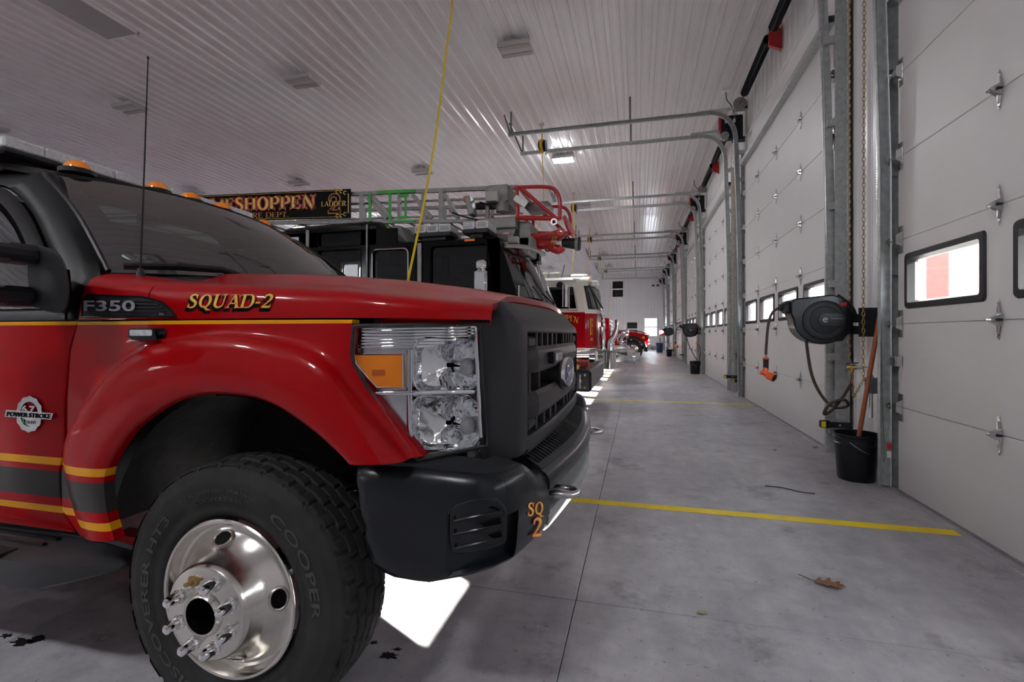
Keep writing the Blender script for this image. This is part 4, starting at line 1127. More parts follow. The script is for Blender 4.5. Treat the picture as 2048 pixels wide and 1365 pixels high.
# windshield
def ws_pt(u, v, off=0):
    # u across -1..1 ; v 0 bottom .. 1 top
    d = abs(u); hw = lerp(.875, .755, v)
    xb, xt = -1.585 - .255 * d ** 2.2, -2.30 - .07 * d ** 2.5
    zb, zt = 1.418 - .03 * d ** 2, 1.885 - .055 * d ** 2.2
    bow = .035 * math.sin(PI * v)
    return Vector((lerp(xb, xt, v) + bow * .6 + off, YC + u * hw, lerp(zb, zt, v) + bow * .5 + off * .6))
g = G(); g.grid([[ws_pt(lerp(-1, 1, j / 24), i / 12) for j in range(25)] for i in range(13)]); g.build('windshield', 'windshield_glass', squad, 60)
g = G()   # black band around the glass
for u0, u1, v0, v1 in ((-1.0, -.90, 0, 1), (.90, 1.0, 0, 1), (-1, 1, .94, 1.0), (-1, 1, 0, .05)):
    nu, nv = (4, 14) if u1 - u0 < .5 else (24, 3)
    g.grid([[ws_pt(lerp(u0, u1, j / nu), lerp(v0, v1, i / nv), -.004) for j in range(nu + 1)] for i in range(nv + 1)])
g.build('glass_border', 'black_matte', squad, 60)
# A-pillars: from windshield edge to door frame, continuing as roof rail
def yside(z): return 1.205 + max(0, z - 1.235) * .37
def pillar():
    rows = []
    front = [(-1.80, 1.215), (-1.815, 1.30), (-1.845, 1.385), (-2.0, 1.53), (-2.15, 1.665), (-2.28, 1.775), (-2.36, 1.825), (-2.48, 1.845), (-2.75, 1.86), (-3.05, 1.865)]
    back = [(-1.905, 1.215), (-1.955, 1.30), (-2.03, 1.40), (-2.16, 1.52), (-2.29, 1.63), (-2.42, 1.715), (-2.52, 1.765), (-2.62, 1.785), (-2.8, 1.795), (-3.05, 1.80)]
    F = smooth_pts([(x, 0, z) for x, z in front], 4); B = smooth_pts([(x, 0, z) for x, z in back], 4)
    for f_, b_ in zip(F, B):
        yo = yside(f_.z)
        r = [Vector((f_.x - .01, yo + .075, f_.z + .012)), Vector((f_.x, yo + .03, f_.z + .016)), Vector((lerp(f_.x, b_.x, .15), yo + .004, lerp(f_.z, b_.z, .12))), Vector((lerp(f_.x, b_.x, .5), yside(lerp(f_.z, b_.z, .5)) - .002, lerp(f_.z, b_.z, .5))), Vector((lerp(f_.x, b_.x, .9), yside(b_.z), lerp(f_.z, b_.z, .9))), Vector((b_.x, yside(b_.z) + .012, b_.z))]
        rows.append(r)
    g = G(); g.grid(rows); return g
both(pillar, 'a_pillar', 'pillar_black', squad, 60)
def drip():
    g = G(); g.tube(smooth_pts([ws_pt(-1.0, 0.0, .006) + Vector((0, -.012, 0)), ws_pt(-1.0, .5, .006) + Vector((0, -.012, 0)), ws_pt(-1, .97, .006) + Vector((0, -.012, 0))], 6), .009, 6); return g
both(drip, 'glass_trim', 'black_smooth', squad)
# roof
rows = []
for i in range(16):
    t = i / 15; row = []
    for j in range(21):
        u = lerp(-1, 1, j / 20); d = abs(u); x = lerp(-2.30 - .07 * d ** 2.5, -3.10, t)
        z = lerp(1.885 - .055 * d ** 2.2, 1.935 - .045 * d ** 3, min(1, t * 2.5)) + .006
        row.append(Vector((x, YC + u * lerp(.765, .80, min(1, t * 3)), z - (.02 if d == 1 else 0))))
    rows.append(row)
g = G(); g.grid([[p + Vector((.012, 0, -.02)) for p in rows[0]]] + rows); g.build('roof', 'pillar_black', squad, 60)
# side window glass, sash, visor
def side_glass():
    pts = [(-2.06, 1.42), (-2.44, 1.725), (-2.6, 1.775), (-3.0, 1.79), (-3.0, 1.255), (-2.02, 1.255)]
    g = G(); g.add([(x, yside(z) + .018, z) for x, z in pts], [tuple(range(len(pts)))]); return g
both(side_glass, 'side_window', 'auto_glass', squad, 0)
def visor():
    a = smooth_pts([(-2.03, 0, 1.40), (-2.16, 0, 1.52), (-2.29, 0, 1.63), (-2.42, 0, 1.715), (-2.52, 0, 1.765), (-2.65, 0, 1.785), (-3.0, 0, 1.795)], 4); rows = []
    for q in a: rows.append([Vector((q.x, yside(q.z) - .002, q.z)), Vector((q.x - .03, yside(q.z) - .020, q.z - .03)), Vector((q.x - .055, yside(q.z) - .018, q.z - .058)), Vector((q.x - .06, yside(q.z) - .010, q.z - .064))])
    g = G(); g.grid(rows); return g
both(visor, 'window_visor', 'black_gloss', squad, 60)
def sill():
    g = G(); g.grid([[Vector((x, y, z)) for x in (-1.87, -2.3, -3.05)] for y, z in ((1.203, 1.2095), (1.199, 1.213), (1.199, 1.235), (1.205, 1.245), (1.225, 1.25))]); return g
both(sill, 'window_sill', 'black_plastic', squad, 40)
# door skin
DF = [(1.2085, -1.819), (1.113, -1.853), (.944, -1.869), (.801, -1.869), (.70, -1.896), (.571, -1.893), (.507, -1.866), (.49, -1.85)]
def door():
    rows = []
    for i in range(25):
        z = lerp(1.2085, .492, i / 24)
        xf = interp(-z, [(-a, b) for a, b in DF]); y = 1.2 - .006 * math.sin(PI * (1.2085 - z) / .72) + max(0, .62 - z) * .12
        rows.append([Vector((xf, y + .03, z)), Vector((xf - .001, y + .004, z)), Vector((xf - .006, y, z)), Vector((-2.2, y - .002, z)), Vector((-2.6, y - .003, z)), Vector((-2.95, y, z)), Vector((-2.96, y + .03, z))])
    g = G(); g.grid(rows, flip=True); g.grid([rows[-1], [p + Vector((0, .03, -.0)) for p in rows[-1]]]); return g
both(door, 'door', 'red_striped', squad, 45)
# inner shell so nothing shows through (firewall, floor, cab interior)
g = G(); g.box((-3.1, 1.27, .50), (-1.90, 2 * YC - 1.27, .62)); g.box((-1.86, 1.27, .62), (-1.80, 2 * YC - 1.27, 1.36)); g.box((-3.1, 1.25, .5), (-3.04, 2 * YC - 1.25, 1.84)); g.build('cab_shell', 'interior', squad, 0)
g = G(); g.cbox((-2.05, 1.32, 1.15), (-1.80, 2 * YC - 1.32, 1.33), .04); g.build('dashboard', 'interior', squad, 0)
for y in (1.68, 2.72):
    g = G(); g.cbox((-2.95, y - .26, .75), (-2.75, y + .26, 1.42), .06); g.cbox((-2.9, y - .26, .75), (-2.35, y + .26, .92), .05); g.cbox((-2.92, y - .12, 1.42), (-2.82, y + .12, 1.6), .03); g.build('seat', 'interior', squad, 0)
g = G(); g.tube([(-2.18 + .05 * math.sin(a), 1.68 + .19 * math.cos(a), 1.24 + .17 * math.sin(a)) for a in [2 * PI * q / 24 for q in range(24)]], .016, 8, closed=True); g.cyl((-2.18, 1.68, 1.24), (-2.02, 1.68, 1.2), .03, n=8); g.build('steering_wheel', 'black_matte', squad)
# windshield sticker, wiper, aerial
def onws(px, py, off=.006):
    # point of the windshield under a picture point (bisection along the ray)
    d = ray(px, py); best = None
    for i in range(60):
        for j in range(30):
            p = ws_pt(lerp(-1, .2, i / 59), lerp(0, .5, j / 29), off); dep = -_sa * p.x + _ca * p.y
            q = (1024 + F_PX * (_ca * p.x + _sa * p.y) / dep, HZY - F_PX * (p.z - CAM_H) / dep); e = (q[0] - px) ** 2 + (q[1] - py) ** 2
            if best is None or e < best[0]: best = (e, p)
    return best[1]
cst = onws(281, 518, -.008); du = (ws_pt(-.5, .2) - ws_pt(-.6, .2)).normalized(); dv = (ws_pt(-.5, .3) - ws_pt(-.5, .2)).normalized()
g = G(); g.add([cst + du * (.062 * math.cos(a)) + dv * (.030 * math.sin(a)) for a in [2 * PI * q / 24 for q in range(24)]], [tuple(range(24))]); st = g.build('sticker', 'sticker_pale', squad, 0)
g = G(); g.add([cst + du * (x_ * .01) + dv * (z_ * .01) - Vector((0, .001, -.001)) for x_, z_ in ((-3.2, .6), (-1.2, .9), (-.6, 0), (-2.6, -.6))], [(0, 1, 2, 3)]); g.build('sticker_print', 'letter_red', squad, 0)
g = G(); g.add([cst + du * (x_ * .01) + dv * (z_ * .01) - Vector((0, .001, -.001)) for x_, z_ in ((0, -.8), (1, -.2), (3.4, -.2), (2.8, -1.4), (.4, -1.4))], [(0, 1, 2, 3, 4)]); g.build('sticker_print', 'blue_oval', squad, 0)
g = G(); w0, w1, w2 = onws(245, 531, .03), onws(355, 534, .035), onws(440, 543, .03)
g.tube([w0, w0.lerp(w1, .5), w1], [.008, .011, .011], 8); g.tube([w1, w2, w2 + Vector((.05, .12, -.03))], [.016, .014, .012], 8); g.tube([w0 + Vector((0, 0, -.012)), w1 + Vector((0, 0, -.012))], .004, 6); g.build('wiper', 'black_plastic', squad)
ab = PY(281, 557, 1.345)
g = G(); g.cyl(ab, ab + Vector((0, 0, .035)), .018, .008, 12); g.build('aerial_base', 'black_plastic', squad)
at = PY(296, 118, 1.345)
g = G(); g.tube([ab + Vector((0, 0, .03)), ab.lerp(at, .5), at], [.0032, .0028, .0022], 6); g.cyl(at, at + Vector((0, 0, .008)), .004, n=6); g.build('aerial', 'black_matte', squad)
# roof marker lamps and light bar
for y, x, zz in ((1.60, -2.42, 1.888), (1.985, -2.44, 1.912), (2.19, -2.45, 1.915), (2.40, -2.45, 1.913), (2.76, -2.47, 1.892)):
    nd = node('marker_lamp', squad, (x, y, zz))
    g = G(); rows = []
    for i in range(7):
        a = PI / 2 * i / 6; rows.append([Vector((x + (.062 * math.cos(b) - .012 * math.sin(a)) * math.cos(a) ** .7, y + .042 * math.sin(b) * math.cos(a) ** .8, zz + .008 + .044 * math.sin(a))) for b in [2 * PI * q / 20 for q in range(20)]])
    g.grid(rows, close_u=True); g.build('lens', 'amber', nd, 80)
    g = G(); g.lathe([(0, -.02), (.066, -.012), (.066, .008), (.06, .01), (0, .01)], (x, y, zz), 'z', 20); g.build('base', 'black_plastic', nd)
lb = node('light_bar', squad, (-2.78, YC, 1.97))
g = G(); g.cbox((-2.92, 1.47, 1.955), (-2.66, 2.90, 1.985), .01); g.build('base', 'black_plastic', lb, 0)
for q in range(9):
    y0 = 1.48 + q * .157; g = G(); g.cbox((-2.90, y0, 1.985), (-2.67, y0 + .155, 2.035), .007); g.build('lens', 'lens_white', lb, 30)
for y in (1.62, 2.78):
    g = G(); g.box((-2.86, y - .03, 1.90), (-2.72, y + .03, 1.957)); g.build('foot', 'black_plastic', lb, 0)
# ---------------------------------------------------------------- headlight: everything follows its curved plan
PLAN = [Vector(p) for p in ((-.83, 1.205, 0), (-.74, 1.212, 0), (-.64, 1.232, 0), (-.56, 1.268, 0), (-.50, 1.318, 0), (-.466, 1.37, 0), (-.452, 1.42, 0))]
PLS = smooth_pts(PLAN, 8)
def plan_off(d):
    out = []
    for i, p in enumerate(PLS):
        t = (PLS[min(i + 1, len(PLS) - 1)] - PLS[max(i - 1, 0)]).normalized(); out.append(p + Vector((-t.y, t.x, 0)) * d)
    return out
PO = {}
def HL(px, py, inset=0.0):
    key = round(inset, 4)
    if key not in PO: PO[key] = plan_off(inset)
    d = ray(px, 0); r = d.x / d.y; pl = PO[key]
    vals = [p.x - r * p.y for p in pl]; hit = None
    for i in range(len(pl) - 1):
        if vals[i] <= 0 <= vals[i + 1] or vals[i] >= 0 >= vals[i + 1]:
            t = vals[i] / (vals[i] - vals[i + 1]) if vals[i] != vals[i + 1] else 0; hit = pl[i].lerp(pl[i + 1], t); break
    if hit is None: hit = pl[0] if abs(vals[0]) < abs(vals[-1]) else pl[-1]
    dep = -_sa * hit.x + _ca * hit.y
    return Vector((hit.x, hit.y, CAM_H + (HZY - py) / F_PX * dep))
HLB = [(706, 652), (702, 700), (704, 724), (740, 786), (775, 838), (812, 892), (836, 921)]    # left edge, top to bottom
def hl_edge(py): return interp(py, [(b, a) for a, b in HLB])
def hl_right(py): return 960 + (py - 652) / 240 * 15
def hl_top(t): return lerp(652, 649, t)
def hl_bot(t): return lerp(921, 893, t)
def hl_grid(inset, n=18, m=14, shrink=0):
    rows = []
    for i in range(m + 1):
        v = i / m; row = []
        for j in range(n + 1):
            u = j / n
            py = lerp(hl_top(u) + shrink, hl_bot(u) - shrink, v); x0 = hl_edge(min(py, 921)) + shrink; x1 = hl_right(py) - shrink
            row.append(HL(lerp(x0, x1, u), py, inset))
        rows.append(row)
    return rows
def headlight(parent):
    g = G(); rows = hl_grid(-.006, shrink=2); g.grid(rows); g.build('lens', 'lamp_lens_clear', parent, 60)
    edge = [r[0] for r in rows] + rows[-1][1:] + [r[-1] for r in rows[-2::-1]] + rows[0][-2:0:-1]
    g = G(); g.tube(edge, .0055, 6, closed=True); g.build('lens_edge', 'lamp_lens_clear', parent, 60)
    r2 = hl_grid(.0, shrink=0); edge2 = [r[0] for r in r2] + r2[-1][1:] + [r[-1] for r in r2[-2::-1]] + r2[0][-2:0:-1]
    g = G(); g.tube(edge2, .006, 6, closed=True); g.build('gasket', 'black_matte', parent, 60)
    # chrome housing with ribs across its top
    rows = hl_grid(.034, 26, 40, 3); out = []
    for i, r in enumerate(rows): out.append(r)
    g = G(); n_, m_ = 26, 40; fs = []
    for i in range(m_):
        for j in range(n_):
            v, u = (i + .5) / m_, (j + .5) / n_; py = lerp(hl_top(u) + 3, hl_bot(u) - 3, v); px = lerp(hl_edge(min(py, 921)) + 3, hl_right(py) - 3, u)
            if (829 < px < 958 and 678 < py < 783) or (824 < px < 961 and 793 < py < 899): continue
            k = i * (n_ + 1) + j; fs.append((k, k + 1, k + n_ + 2, k + n_ + 1))
    g.add([p for r in out for p in r], fs); g.build('housing', 'reflector_soft', parent, 60)
    g = G()
    for k in range(7):
        py = 657 + k * 6.3; g.tube([HL(lerp(hl_edge(py) + 8, 955 - max(0, k - 2) * 22, q / 16), py + (q / 16 * -2), .026) for q in range(17)], .0042, 6)
    g.build('rib', 'chrome', parent, 60)
    # amber side reflector
    am = [(710, 709), (805, 709), (806, 776), (754, 776), (736, 757), (712, 728)]
    g = G(); g.prism(am, lambda p: HL(p[0], p[1], .012), lambda p: HL(p[0], p[1], .034)); g.build('amber_reflector', 'amber', parent, 0, True)
    g = G(); g.tube([HL(x, y, .013) for x, y in am], .003, 5, closed=True); g.box((0, 0, 0), (0, 0, 0)); g.build('amber_frame', 'chrome', parent, 40)
    g = G(); cc = [(744, 740), (770, 740), (770, 752), (744, 752)]; g.add([HL(x, y, .0115) for x, y in cc], [(0, 1, 2, 3)]); g.build('amber_window', 'amber_dark', parent, 0)
    # two deep bowls
    for (x0, y0, x1, y1), nm in (((829, 677, 957, 784), 'upper_bowl'), ((824, 792, 960, 900), 'lower_bowl')):
        rr_ = 26 if nm == 'upper_bowl' else 30
        def pr(k, ins): 
            cx, cy = (x0 + x1) / 2 + 6 * (1 - k), (y0 + y1) / 2
            return [HL(cx + (a - cx) * k, cy + (b - cy) * k, ins) for a, b in rrect(x0, y0, x1, y1, rr_, 6)]
        g = G(); g.grid([pr(1.07, .030), pr(1.05, .018), pr(1.0, .016), pr(.97, .022)], close_u=True); g.build('bowl_rim', 'chrome', parent, 50)
        g = G(); g.grid([pr(.97, .022), pr(.95, .05), pr(.90, .085), pr(.78, .105), pr(.5, .115), pr(.08, .118)], close_u=True); g.build(nm, 'facet', parent, 25)
        c0 = HL((x0 + x1) / 2 + 28, (y0 + y1) / 2 + 2, .10); ax = Vector((.75, -.55, 0)).normalized()
        g = G(); g.cyl(c0, c0 + ax * .045, .022, .028, 20); g.lathe([(0, 0)], c0, 'y', 4) if False else None; g.build('bulb_shield', 'chrome', parent, 40)
        g = G(); rows2 = []
        fx, fy = g.frame_of(ax)
        for i in range(6):
            a = PI / 2 * i / 5; rows2.append([c0 + ax * (.045 + .02 * math.sin(a)) + (fx * math.cos(b) + fy * math.sin(b)) * (.027 * math.cos(a) + .0005) for b in [2 * PI * q / 18 for q in range(18)]])
        g.grid(rows2, close_u=True); g.build('bulb', 'lens_white', parent, 80)
    # seam between the bowls
    g = G(); g.tube([HL(x, 788 - (x - 760) / 200 * 4, .016) for x in range(752, 962, 15)], .006, 6); g.tube([HL(960 + (y - 655) / 240 * 12 - 9, y, .004) for y in range(655, 895, 20)], .006, 6); g.tube([HL(820 - max(0, 700 - y) * .2, y, .020) for y in range(700, 905, 15)], .009, 6); g.build('divider', 'chrome', parent, 60)
mat('reflector_soft', (.85, .86, .88), .22, metal=.8)
def facet_mat():
    m = mat('facet', (.92, .93, .95), .07, metal=.9); nt = m.node_tree; b = nt.nodes['Principled BSDF']
    g_ = nt.nodes.new('ShaderNodeNewGeometry'); v = nt.nodes.new('ShaderNodeTexVoronoi'); v.inputs['Scale'].default_value = 24; v.distance = 'CHEBYCHEV'
    nt.links.new(g_.outputs['Position'], v.inputs['Vector']); bp = nt.nodes.new('ShaderNodeBump'); bp.inputs['Strength'].default_value = .35; bp.inputs['Distance'].default_value = .01
    nt.links.new(v.outputs['Distance'], bp.inputs['Height']); nt.links.new(bp.outputs[0], b.inputs['Normal'])
facet_mat()
hl = node('headlight', squad, (-.6, 1.25, 1.0)); headlight(hl)
hl2 = node('headlight', squad, (-.6, 2 * YC - 1.25, 1.0))
for o in list(hl.children):
    me = o.data.copy(); me.transform(Matrix(((1, 0, 0, 0), (0, -1, 0, 2 * YC), (0, 0, 1, 0), (0, 0, 0, 1)))); me.flip_normals()
    q = bpy.data.objects.new(o.name.split('.')[0], me); COL.objects.link(q); attach(q, hl2)
# ---------------------------------------------------------------- grille shell
GP = [Vector(p) for p in ((-.47, 1.415, 0), (-.445, 1.425, 0), (-.42, 1.437, 0), (-.39, 1.455, 0), (-.368, 1.475, 0), (-.357, 1.50, 0), (-.350, 1.545, 0), (-.342, 1.62, 0), (-.332, 1.80, 0), (-.327, 2.0, 0), (-.326, 2.2, 0))]
GPS = smooth_pts(GP, 4); GPS = GPS + [mir(p) for p in GPS[-2::-1]]
def gx(y):
    yy = y if y <= YC else 2 * YC - y
    return interp(yy, [(p.y, p.x) for p in GPS[:41]])
def shell_bot(y):
    d = abs(y - YC); return .765 + .05 * max(0, (d - .68) / .1) ** 1.0 if d > .68 else .765
def shell():
    g = G(); idx = [i for i, p in enumerate(GPS) if min(p.y, 2 * YC - p.y) <= 1.548]
    half = [p for p in GPS if p.y <= 1.548]
    for fl, pts in ((False, half),):
        rows = []
        for k, p in enumerate(pts):
            z0 = .79 if k < 3 else .775
            z1 = 1.205
            s = min(1, (k / (len(pts) - 1)) * 1.6)
            back = Vector((-.03 - .02 * s, (.02 if not fl else -.02) * (1 - s), 0))
            rows.append([Vector((p.x - .05, p.y, z0 - .01)), Vector((p.x - .008, p.y, z0)), Vector((p.x, p.y, z0 + .015)), Vector((p.x, p.y, 1.0)), Vector((p.x, p.y, z1 - .03)), Vector((p.x - .006, p.y, z1 - .004)), Vector((p.x, p.y, z1 + .02 * s)) + back * .6, Vector((p.x - .02, p.y, z1 + .066 * s)) + back, Vector((p.x - .05, p.y, z1 + .058 * s)) + back])
        g.grid(rows, flip=fl)
    return g
both(shell, 'grille_shell', 'grille_gray', squad, 40)
def shell_bar(z0, z1, top):
    rows = []; ys_ = [lerp(1.546, 2 * YC - 1.546, i / 30) for i in range(31)]
    for y in ys_:
        x = gx(y); dome = 1 - abs(y - YC) / .66
        if top: rows.append([Vector((x - .05, y, z0)), Vector((x - .006, y, z0)), Vector((x, y, z0 + .006)), Vector((x - .002, y, z1 - .03)), Vector((x - .006, y, z1 - .004)), Vector((x - .03, y, z1 + .02)), Vector((x - .07, y, z1 + .066 + .008 * dome)), Vector((x - .10, y, z1 + .060 + .008 * dome))])
        else: rows.append([Vector((x - .06, y, z0 - .01)), Vector((x - .008, y, z0 - .006)), Vector((x, y, z0 + .006)), Vector((x, y, z1 - .008)), Vector((x - .008, y, z1)), Vector((x - .06, y, z1))])
    g = G(); g.grid(rows); return g
shell_bar(1.170, 1.205, True).build('grille_header', 'grille_gray', squad, 40)
shell_bar(.775, .825, False).build('grille_footer', 'grille_gray', squad, 40)
g = G()   # inner frame lining of the opening
for s in (0, 1):
    y = 1.552 if not s else 2 * YC - 1.552; x = gx(y); pts = [(x - .004, y, 1.168), (x - .004, y, .827)]
    g.bar((x - .035, y, 1.17), (x - .035, y, .825), .06, .012, up=(0, 1, 0))
g.build('opening_lining', 'black_plastic', squad, 0)
g = G(); g.grid([[Vector((gx(y) - .12, y, z)) for y in [lerp(1.5, 2 * YC - 1.5, i / 10) for i in range(11)]] for z in (.78, 1.2)], flip=True); g.build('radiator', 'black_matte', squad, 0)
# C-shaped insert at each end of the opening
def hook_c():
    g = G(); y0 = 1.575
    for z0, z1, ln in ((1.118, 1.158, .12), (.838, .872, .12)): g.cbox((gx(y0) - .05, y0, z0), (gx(y0 + ln * .5) - .012, y0 + ln, z1), .008)
    g.cbox((gx(y0) - .05, y0 - .012, .838), (gx(y0) - .014, y0 + .018, 1.158), .008); return g
both(hook_c, 'grille_insert', 'black_plastic', squad, 0)
for z0, z1 in ((1.030, 1.122), (.872, .965)):
    rows = []
    for i in range(41):
        y = lerp(1.585, 2 * YC - 1.585, i / 40); x = gx(y); e = min(1, min(y - 1.585, 2 * YC - 1.585 - y) / .085); dx = -.03 * (1 - e)
        rows.append([Vector((x - .07, y, z0 + .01)), Vector((x - .012 + dx, y, z0)), Vector((x - .002 + dx, y, z0 + .014)), Vector((x + .002 + dx, y, (z0 + z1) / 2)), Vector((x - .004 + dx, y, z1 - .014)), Vector((x - .014 + dx, y, z1)), Vector((x - .07, y, z1 - .004))])
    g = G(); g.grid(rows); g.build('grille_bar', 'grille_gray', squad, 12)
for z0, z1, ny in ((1.122, 1.17, (1.72, 1.80, 1.90, 2.0, 2.10, 2.3, 2.4, 2.5, 2.6, 2.68)), (.965, 1.03, (1.63, 1.76, 2.64, 2.77)), (.825, .872, (1.72, 1.84, 1.96, 2.08, 2.32, 2.44, 2.56, 2.68))):
    for y in ny:
        g = G(); g.cbox((gx(y) - .085, y - .012, z0 - .004), (gx(y) - .018, y + .012, z1 + .004), .004); g.build('grille_fin', 'grille_gray', squad, 0)
def gp(y, z, off): return Vector((gx(y) + off, y, z))
g = sans('SUPER DUTY', lambda u, v, w: Vector((gx(1.72 + u * .96) - .045 - v * .035 + w, 1.72 + u * .96, 1.232 + v * .026 + w * .8)), .003, .004, 1.15); g.build('hood_lettering', 'gray_paint', squad, 0)
# oval badge
bd = node('oval_badge', squad, (gx(YC), YC, .995))
def oval(ry, rz, x, n=40): return [Vector((x - .0, YC + ry * math.cos(2 * PI * k / n), .995 + rz * math.sin(2 * PI * k / n))) for k in range(n)]
X0 = gx(YC)
g = G(); g.grid([oval(.172, .082, X0 - .05), oval(.172, .082, X0 + .004), oval(.160, .070, X0 + .010)], flip=True, close_u=True); g.build('badge_seat', 'black_plastic', bd)
g = G(); g.grid([oval(.160, .070, X0), oval(.158, .068, X0 + .020), oval(.154, .065, X0 + .025), oval(.149, .061, X0 + .020)], flip=True, close_u=True); g.build('badge_ring', 'chrome', bd, 60)
g = G(); g.grid([oval(.149, .061, X0 + .020), oval(.11, .042, X0 + .024), oval(.05, .018, X0 + .026), oval(.001, .001, X0 + .0265)], flip=True, close_u=True); g.build('badge_field', 'blue_oval', bd, 60)
def script(pts, w):
    g_.tube(smooth_pts([Vector((X0 + .027, YC + a * .1, .995 + b * .1)) for a, b in pts], 5), w, 5)
g_ = G()
for pts in ([(-.95, .05), (-.85, .28), (-.45, .32), (-.30, .25)], [(-.60, .28), (-.66, 0), (-.80, -.28), (-1.0, -.25)], [(-.82, .02), (-.5, .06)], [(-.15, .08), (-.32, -.02), (-.30, -.2), (-.12, -.18), (-.05, 0), (-.15, .08), (.1, .02)], [(.18, .10), (.16, -.2)], [(.17, .0), (.30, .10), (.42, .06)], [(.85, .02), (.68, .08), (.58, -.08), (.68, -.2), (.84, -.05), (1.0, .34)], [(.84, -.05), (.86, -.2), (1.0, -.16)]): script(pts, .0020)
g_.build('badge_script', 'chrome', bd)
# small grille warning lamp
gl = node('grille_lamp', squad, (gx(1.95), 1.95, 1.08))
g = G(); g.cbox((gx(1.9) - .005, 1.83, 1.052), (gx(1.9) + .022, 2.02, 1.098), .006); g.build('case', 'black_smooth', gl, 0)
g = G(); g.cbox((gx(1.9) + .018, 1.86, 1.060), (gx(1.9) + .027, 1.995, 1.090), .004); g.build('lens', 'chrome', gl, 0)
# ---------------------------------------------------------------- bumper
BP = [Vector(p) for p in ((-.80, 1.222, 0), (-.74, 1.208, 0), (-.66, 1.203, 0), (-.52, 1.202, 0), (-.43, 1.207, 0), (-.385, 1.220, 0), (-.350, 1.248, 0), (-.327, 1.292, 0), (-.314, 1.345, 0), (-.302, 1.41, 0), (-.286, 1.51, 0), (-.258, 1.72, 0), (-.230, 1.98, 0), (-.222, 2.2, 0))]
BPS = smooth_pts(BP, 4)
BCUT = next(i for i, p in enumerate(BPS) if p.y > 1.52)
def b_bot(x, y): return interp(x, [(-.80, .515), (-.72, .497), (-.66, .482), (-.56, .480), (-.40, .525), (-.34, .535), (-.30, .525), (-.265, .520), (-.2, .520)])
def rear_x(z): return interp(z, [(.48, -.695), (.5, -.712), (.77, -.778), (.82, -.79)])
FI = (1.0, 8.0)
def brow(p, x_override=None):
    # vertical section of the bumper at a plan point: list of points from top inner edge to bottom inner edge
    i = BPS.index(p); t = (BPS[min(i + 1, len(BPS) - 1)] - BPS[max(i - 1, 0)]).normalized(); nrm = Vector((t.y, -t.x, 0))  # outward
    zt = interp(p.x, [(-.80, .796), (-.56, .800), (-.40, .792), (-.30, .786), (-.25, .786)]); zb = b_bot(p.x, p.y)
    if p.y > 1.38: zt = lerp(zt, .722, min(1, (p.y - 1.38) / .12) ** 1.4)
    prof = [(-.10, zt + .004), (-.055, zt + .002), (-.032, zt - .004), (-.014, zt - .018), (-.004, zt - .042), (.0, zt - .08), (.002, zt - .11), (.002, zt - .14), (.001, lerp(zt, zb, .55)), (-.001, lerp(zt, zb, .68)), (-.004, lerp(zt, zb, .80)), (-.008, lerp(zt, zb, .90)), (-.014, zb + .014), (-.024, zb + .003), (-.05, zb), (-.10, zb + .006)]
    return [p + nrm * o + Vector((0, 0, z)) for o, z in prof]
def bumper_side():
    rows = []
    for i, p in enumerate(BPS[:BCUT + 1]):
        r = brow(p)
        r = [Vector((max(q.x, rear_x(q.z)) if i < 14 else q.x, q.y, q.z)) for q in r]
        rows.append(r)
    # recess for the fog-lamp blank: cells removed, walls and floor added
    def col_of(px):
        best = min(range(len(rows)), key=lambda k: abs(1024 + F_PX * (_ca * rows[k][8].x + _sa * rows[k][8].y) / (-_sa * rows[k][8].x + _ca * rows[k][8].y) - px)); return best
    c0, c1 = col_of(893), col_of(1036); r0, r1 = 6, 12
    m, n = len(rows), len(rows[0]); g = G(); fs = []
    for i in range(m - 1):
        for j in range(n - 1):
            if c0 <= i < c1 and r0 <= j < r1: continue
            fs.append((i * n + j, i * n + j + 1, (i + 1) * n + j + 1, (i + 1) * n + j))
    g.add([p for r in rows for p in r], fs)
    loop = [(i, r0) for i in range(c0, c1)] + [(c1, j) for j in range(r0, r1)] + [(i, r1) for i in range(c1, c0, -1)] + [(c0, j) for j in range(r1, r0, -1)]
    outer = [rows[i][j] for i, j in loop]; cen = sum(outer, Vector()) / len(outer)
    xa, xb = min(p.x for p in outer), max(p.x for p in outer); dp = lambda p: .003 + .030 * (p.x - xa) / (xb - xa)
    inn = [cen + (p - cen) * .90 + Vector((-.4, 1, 0)) * dp(p) for p in outer]; inn0 = [cen + (p - cen) * .975 + Vector((-.4, 1, 0)) * dp(p) * .15 for p in outer]
    g.grid([outer, inn0, inn], close_u=True); g.add(inn, [tuple(range(len(inn)))])
    # closed rear edge
    g.grid([rows[0], [q + Vector((.0, .05, 0)) for q in rows[0]]], flip=True)
    return g, rows, (c0, c1, r0, r1)
bg, brows, brec = bumper_side()
bumper = node('bumper', squad, (-.4, YC, .5))
bg.build('bumper_end', 'black_smooth', bumper, 40)
g2 = G(); g2.v = [mir(p) for p in bg.v]; g2.f = [tuple(reversed(f)) for f in bg.f]; g2.mi = bg.mi; g2.build('bumper_end', 'black_smooth', bumper, 40)
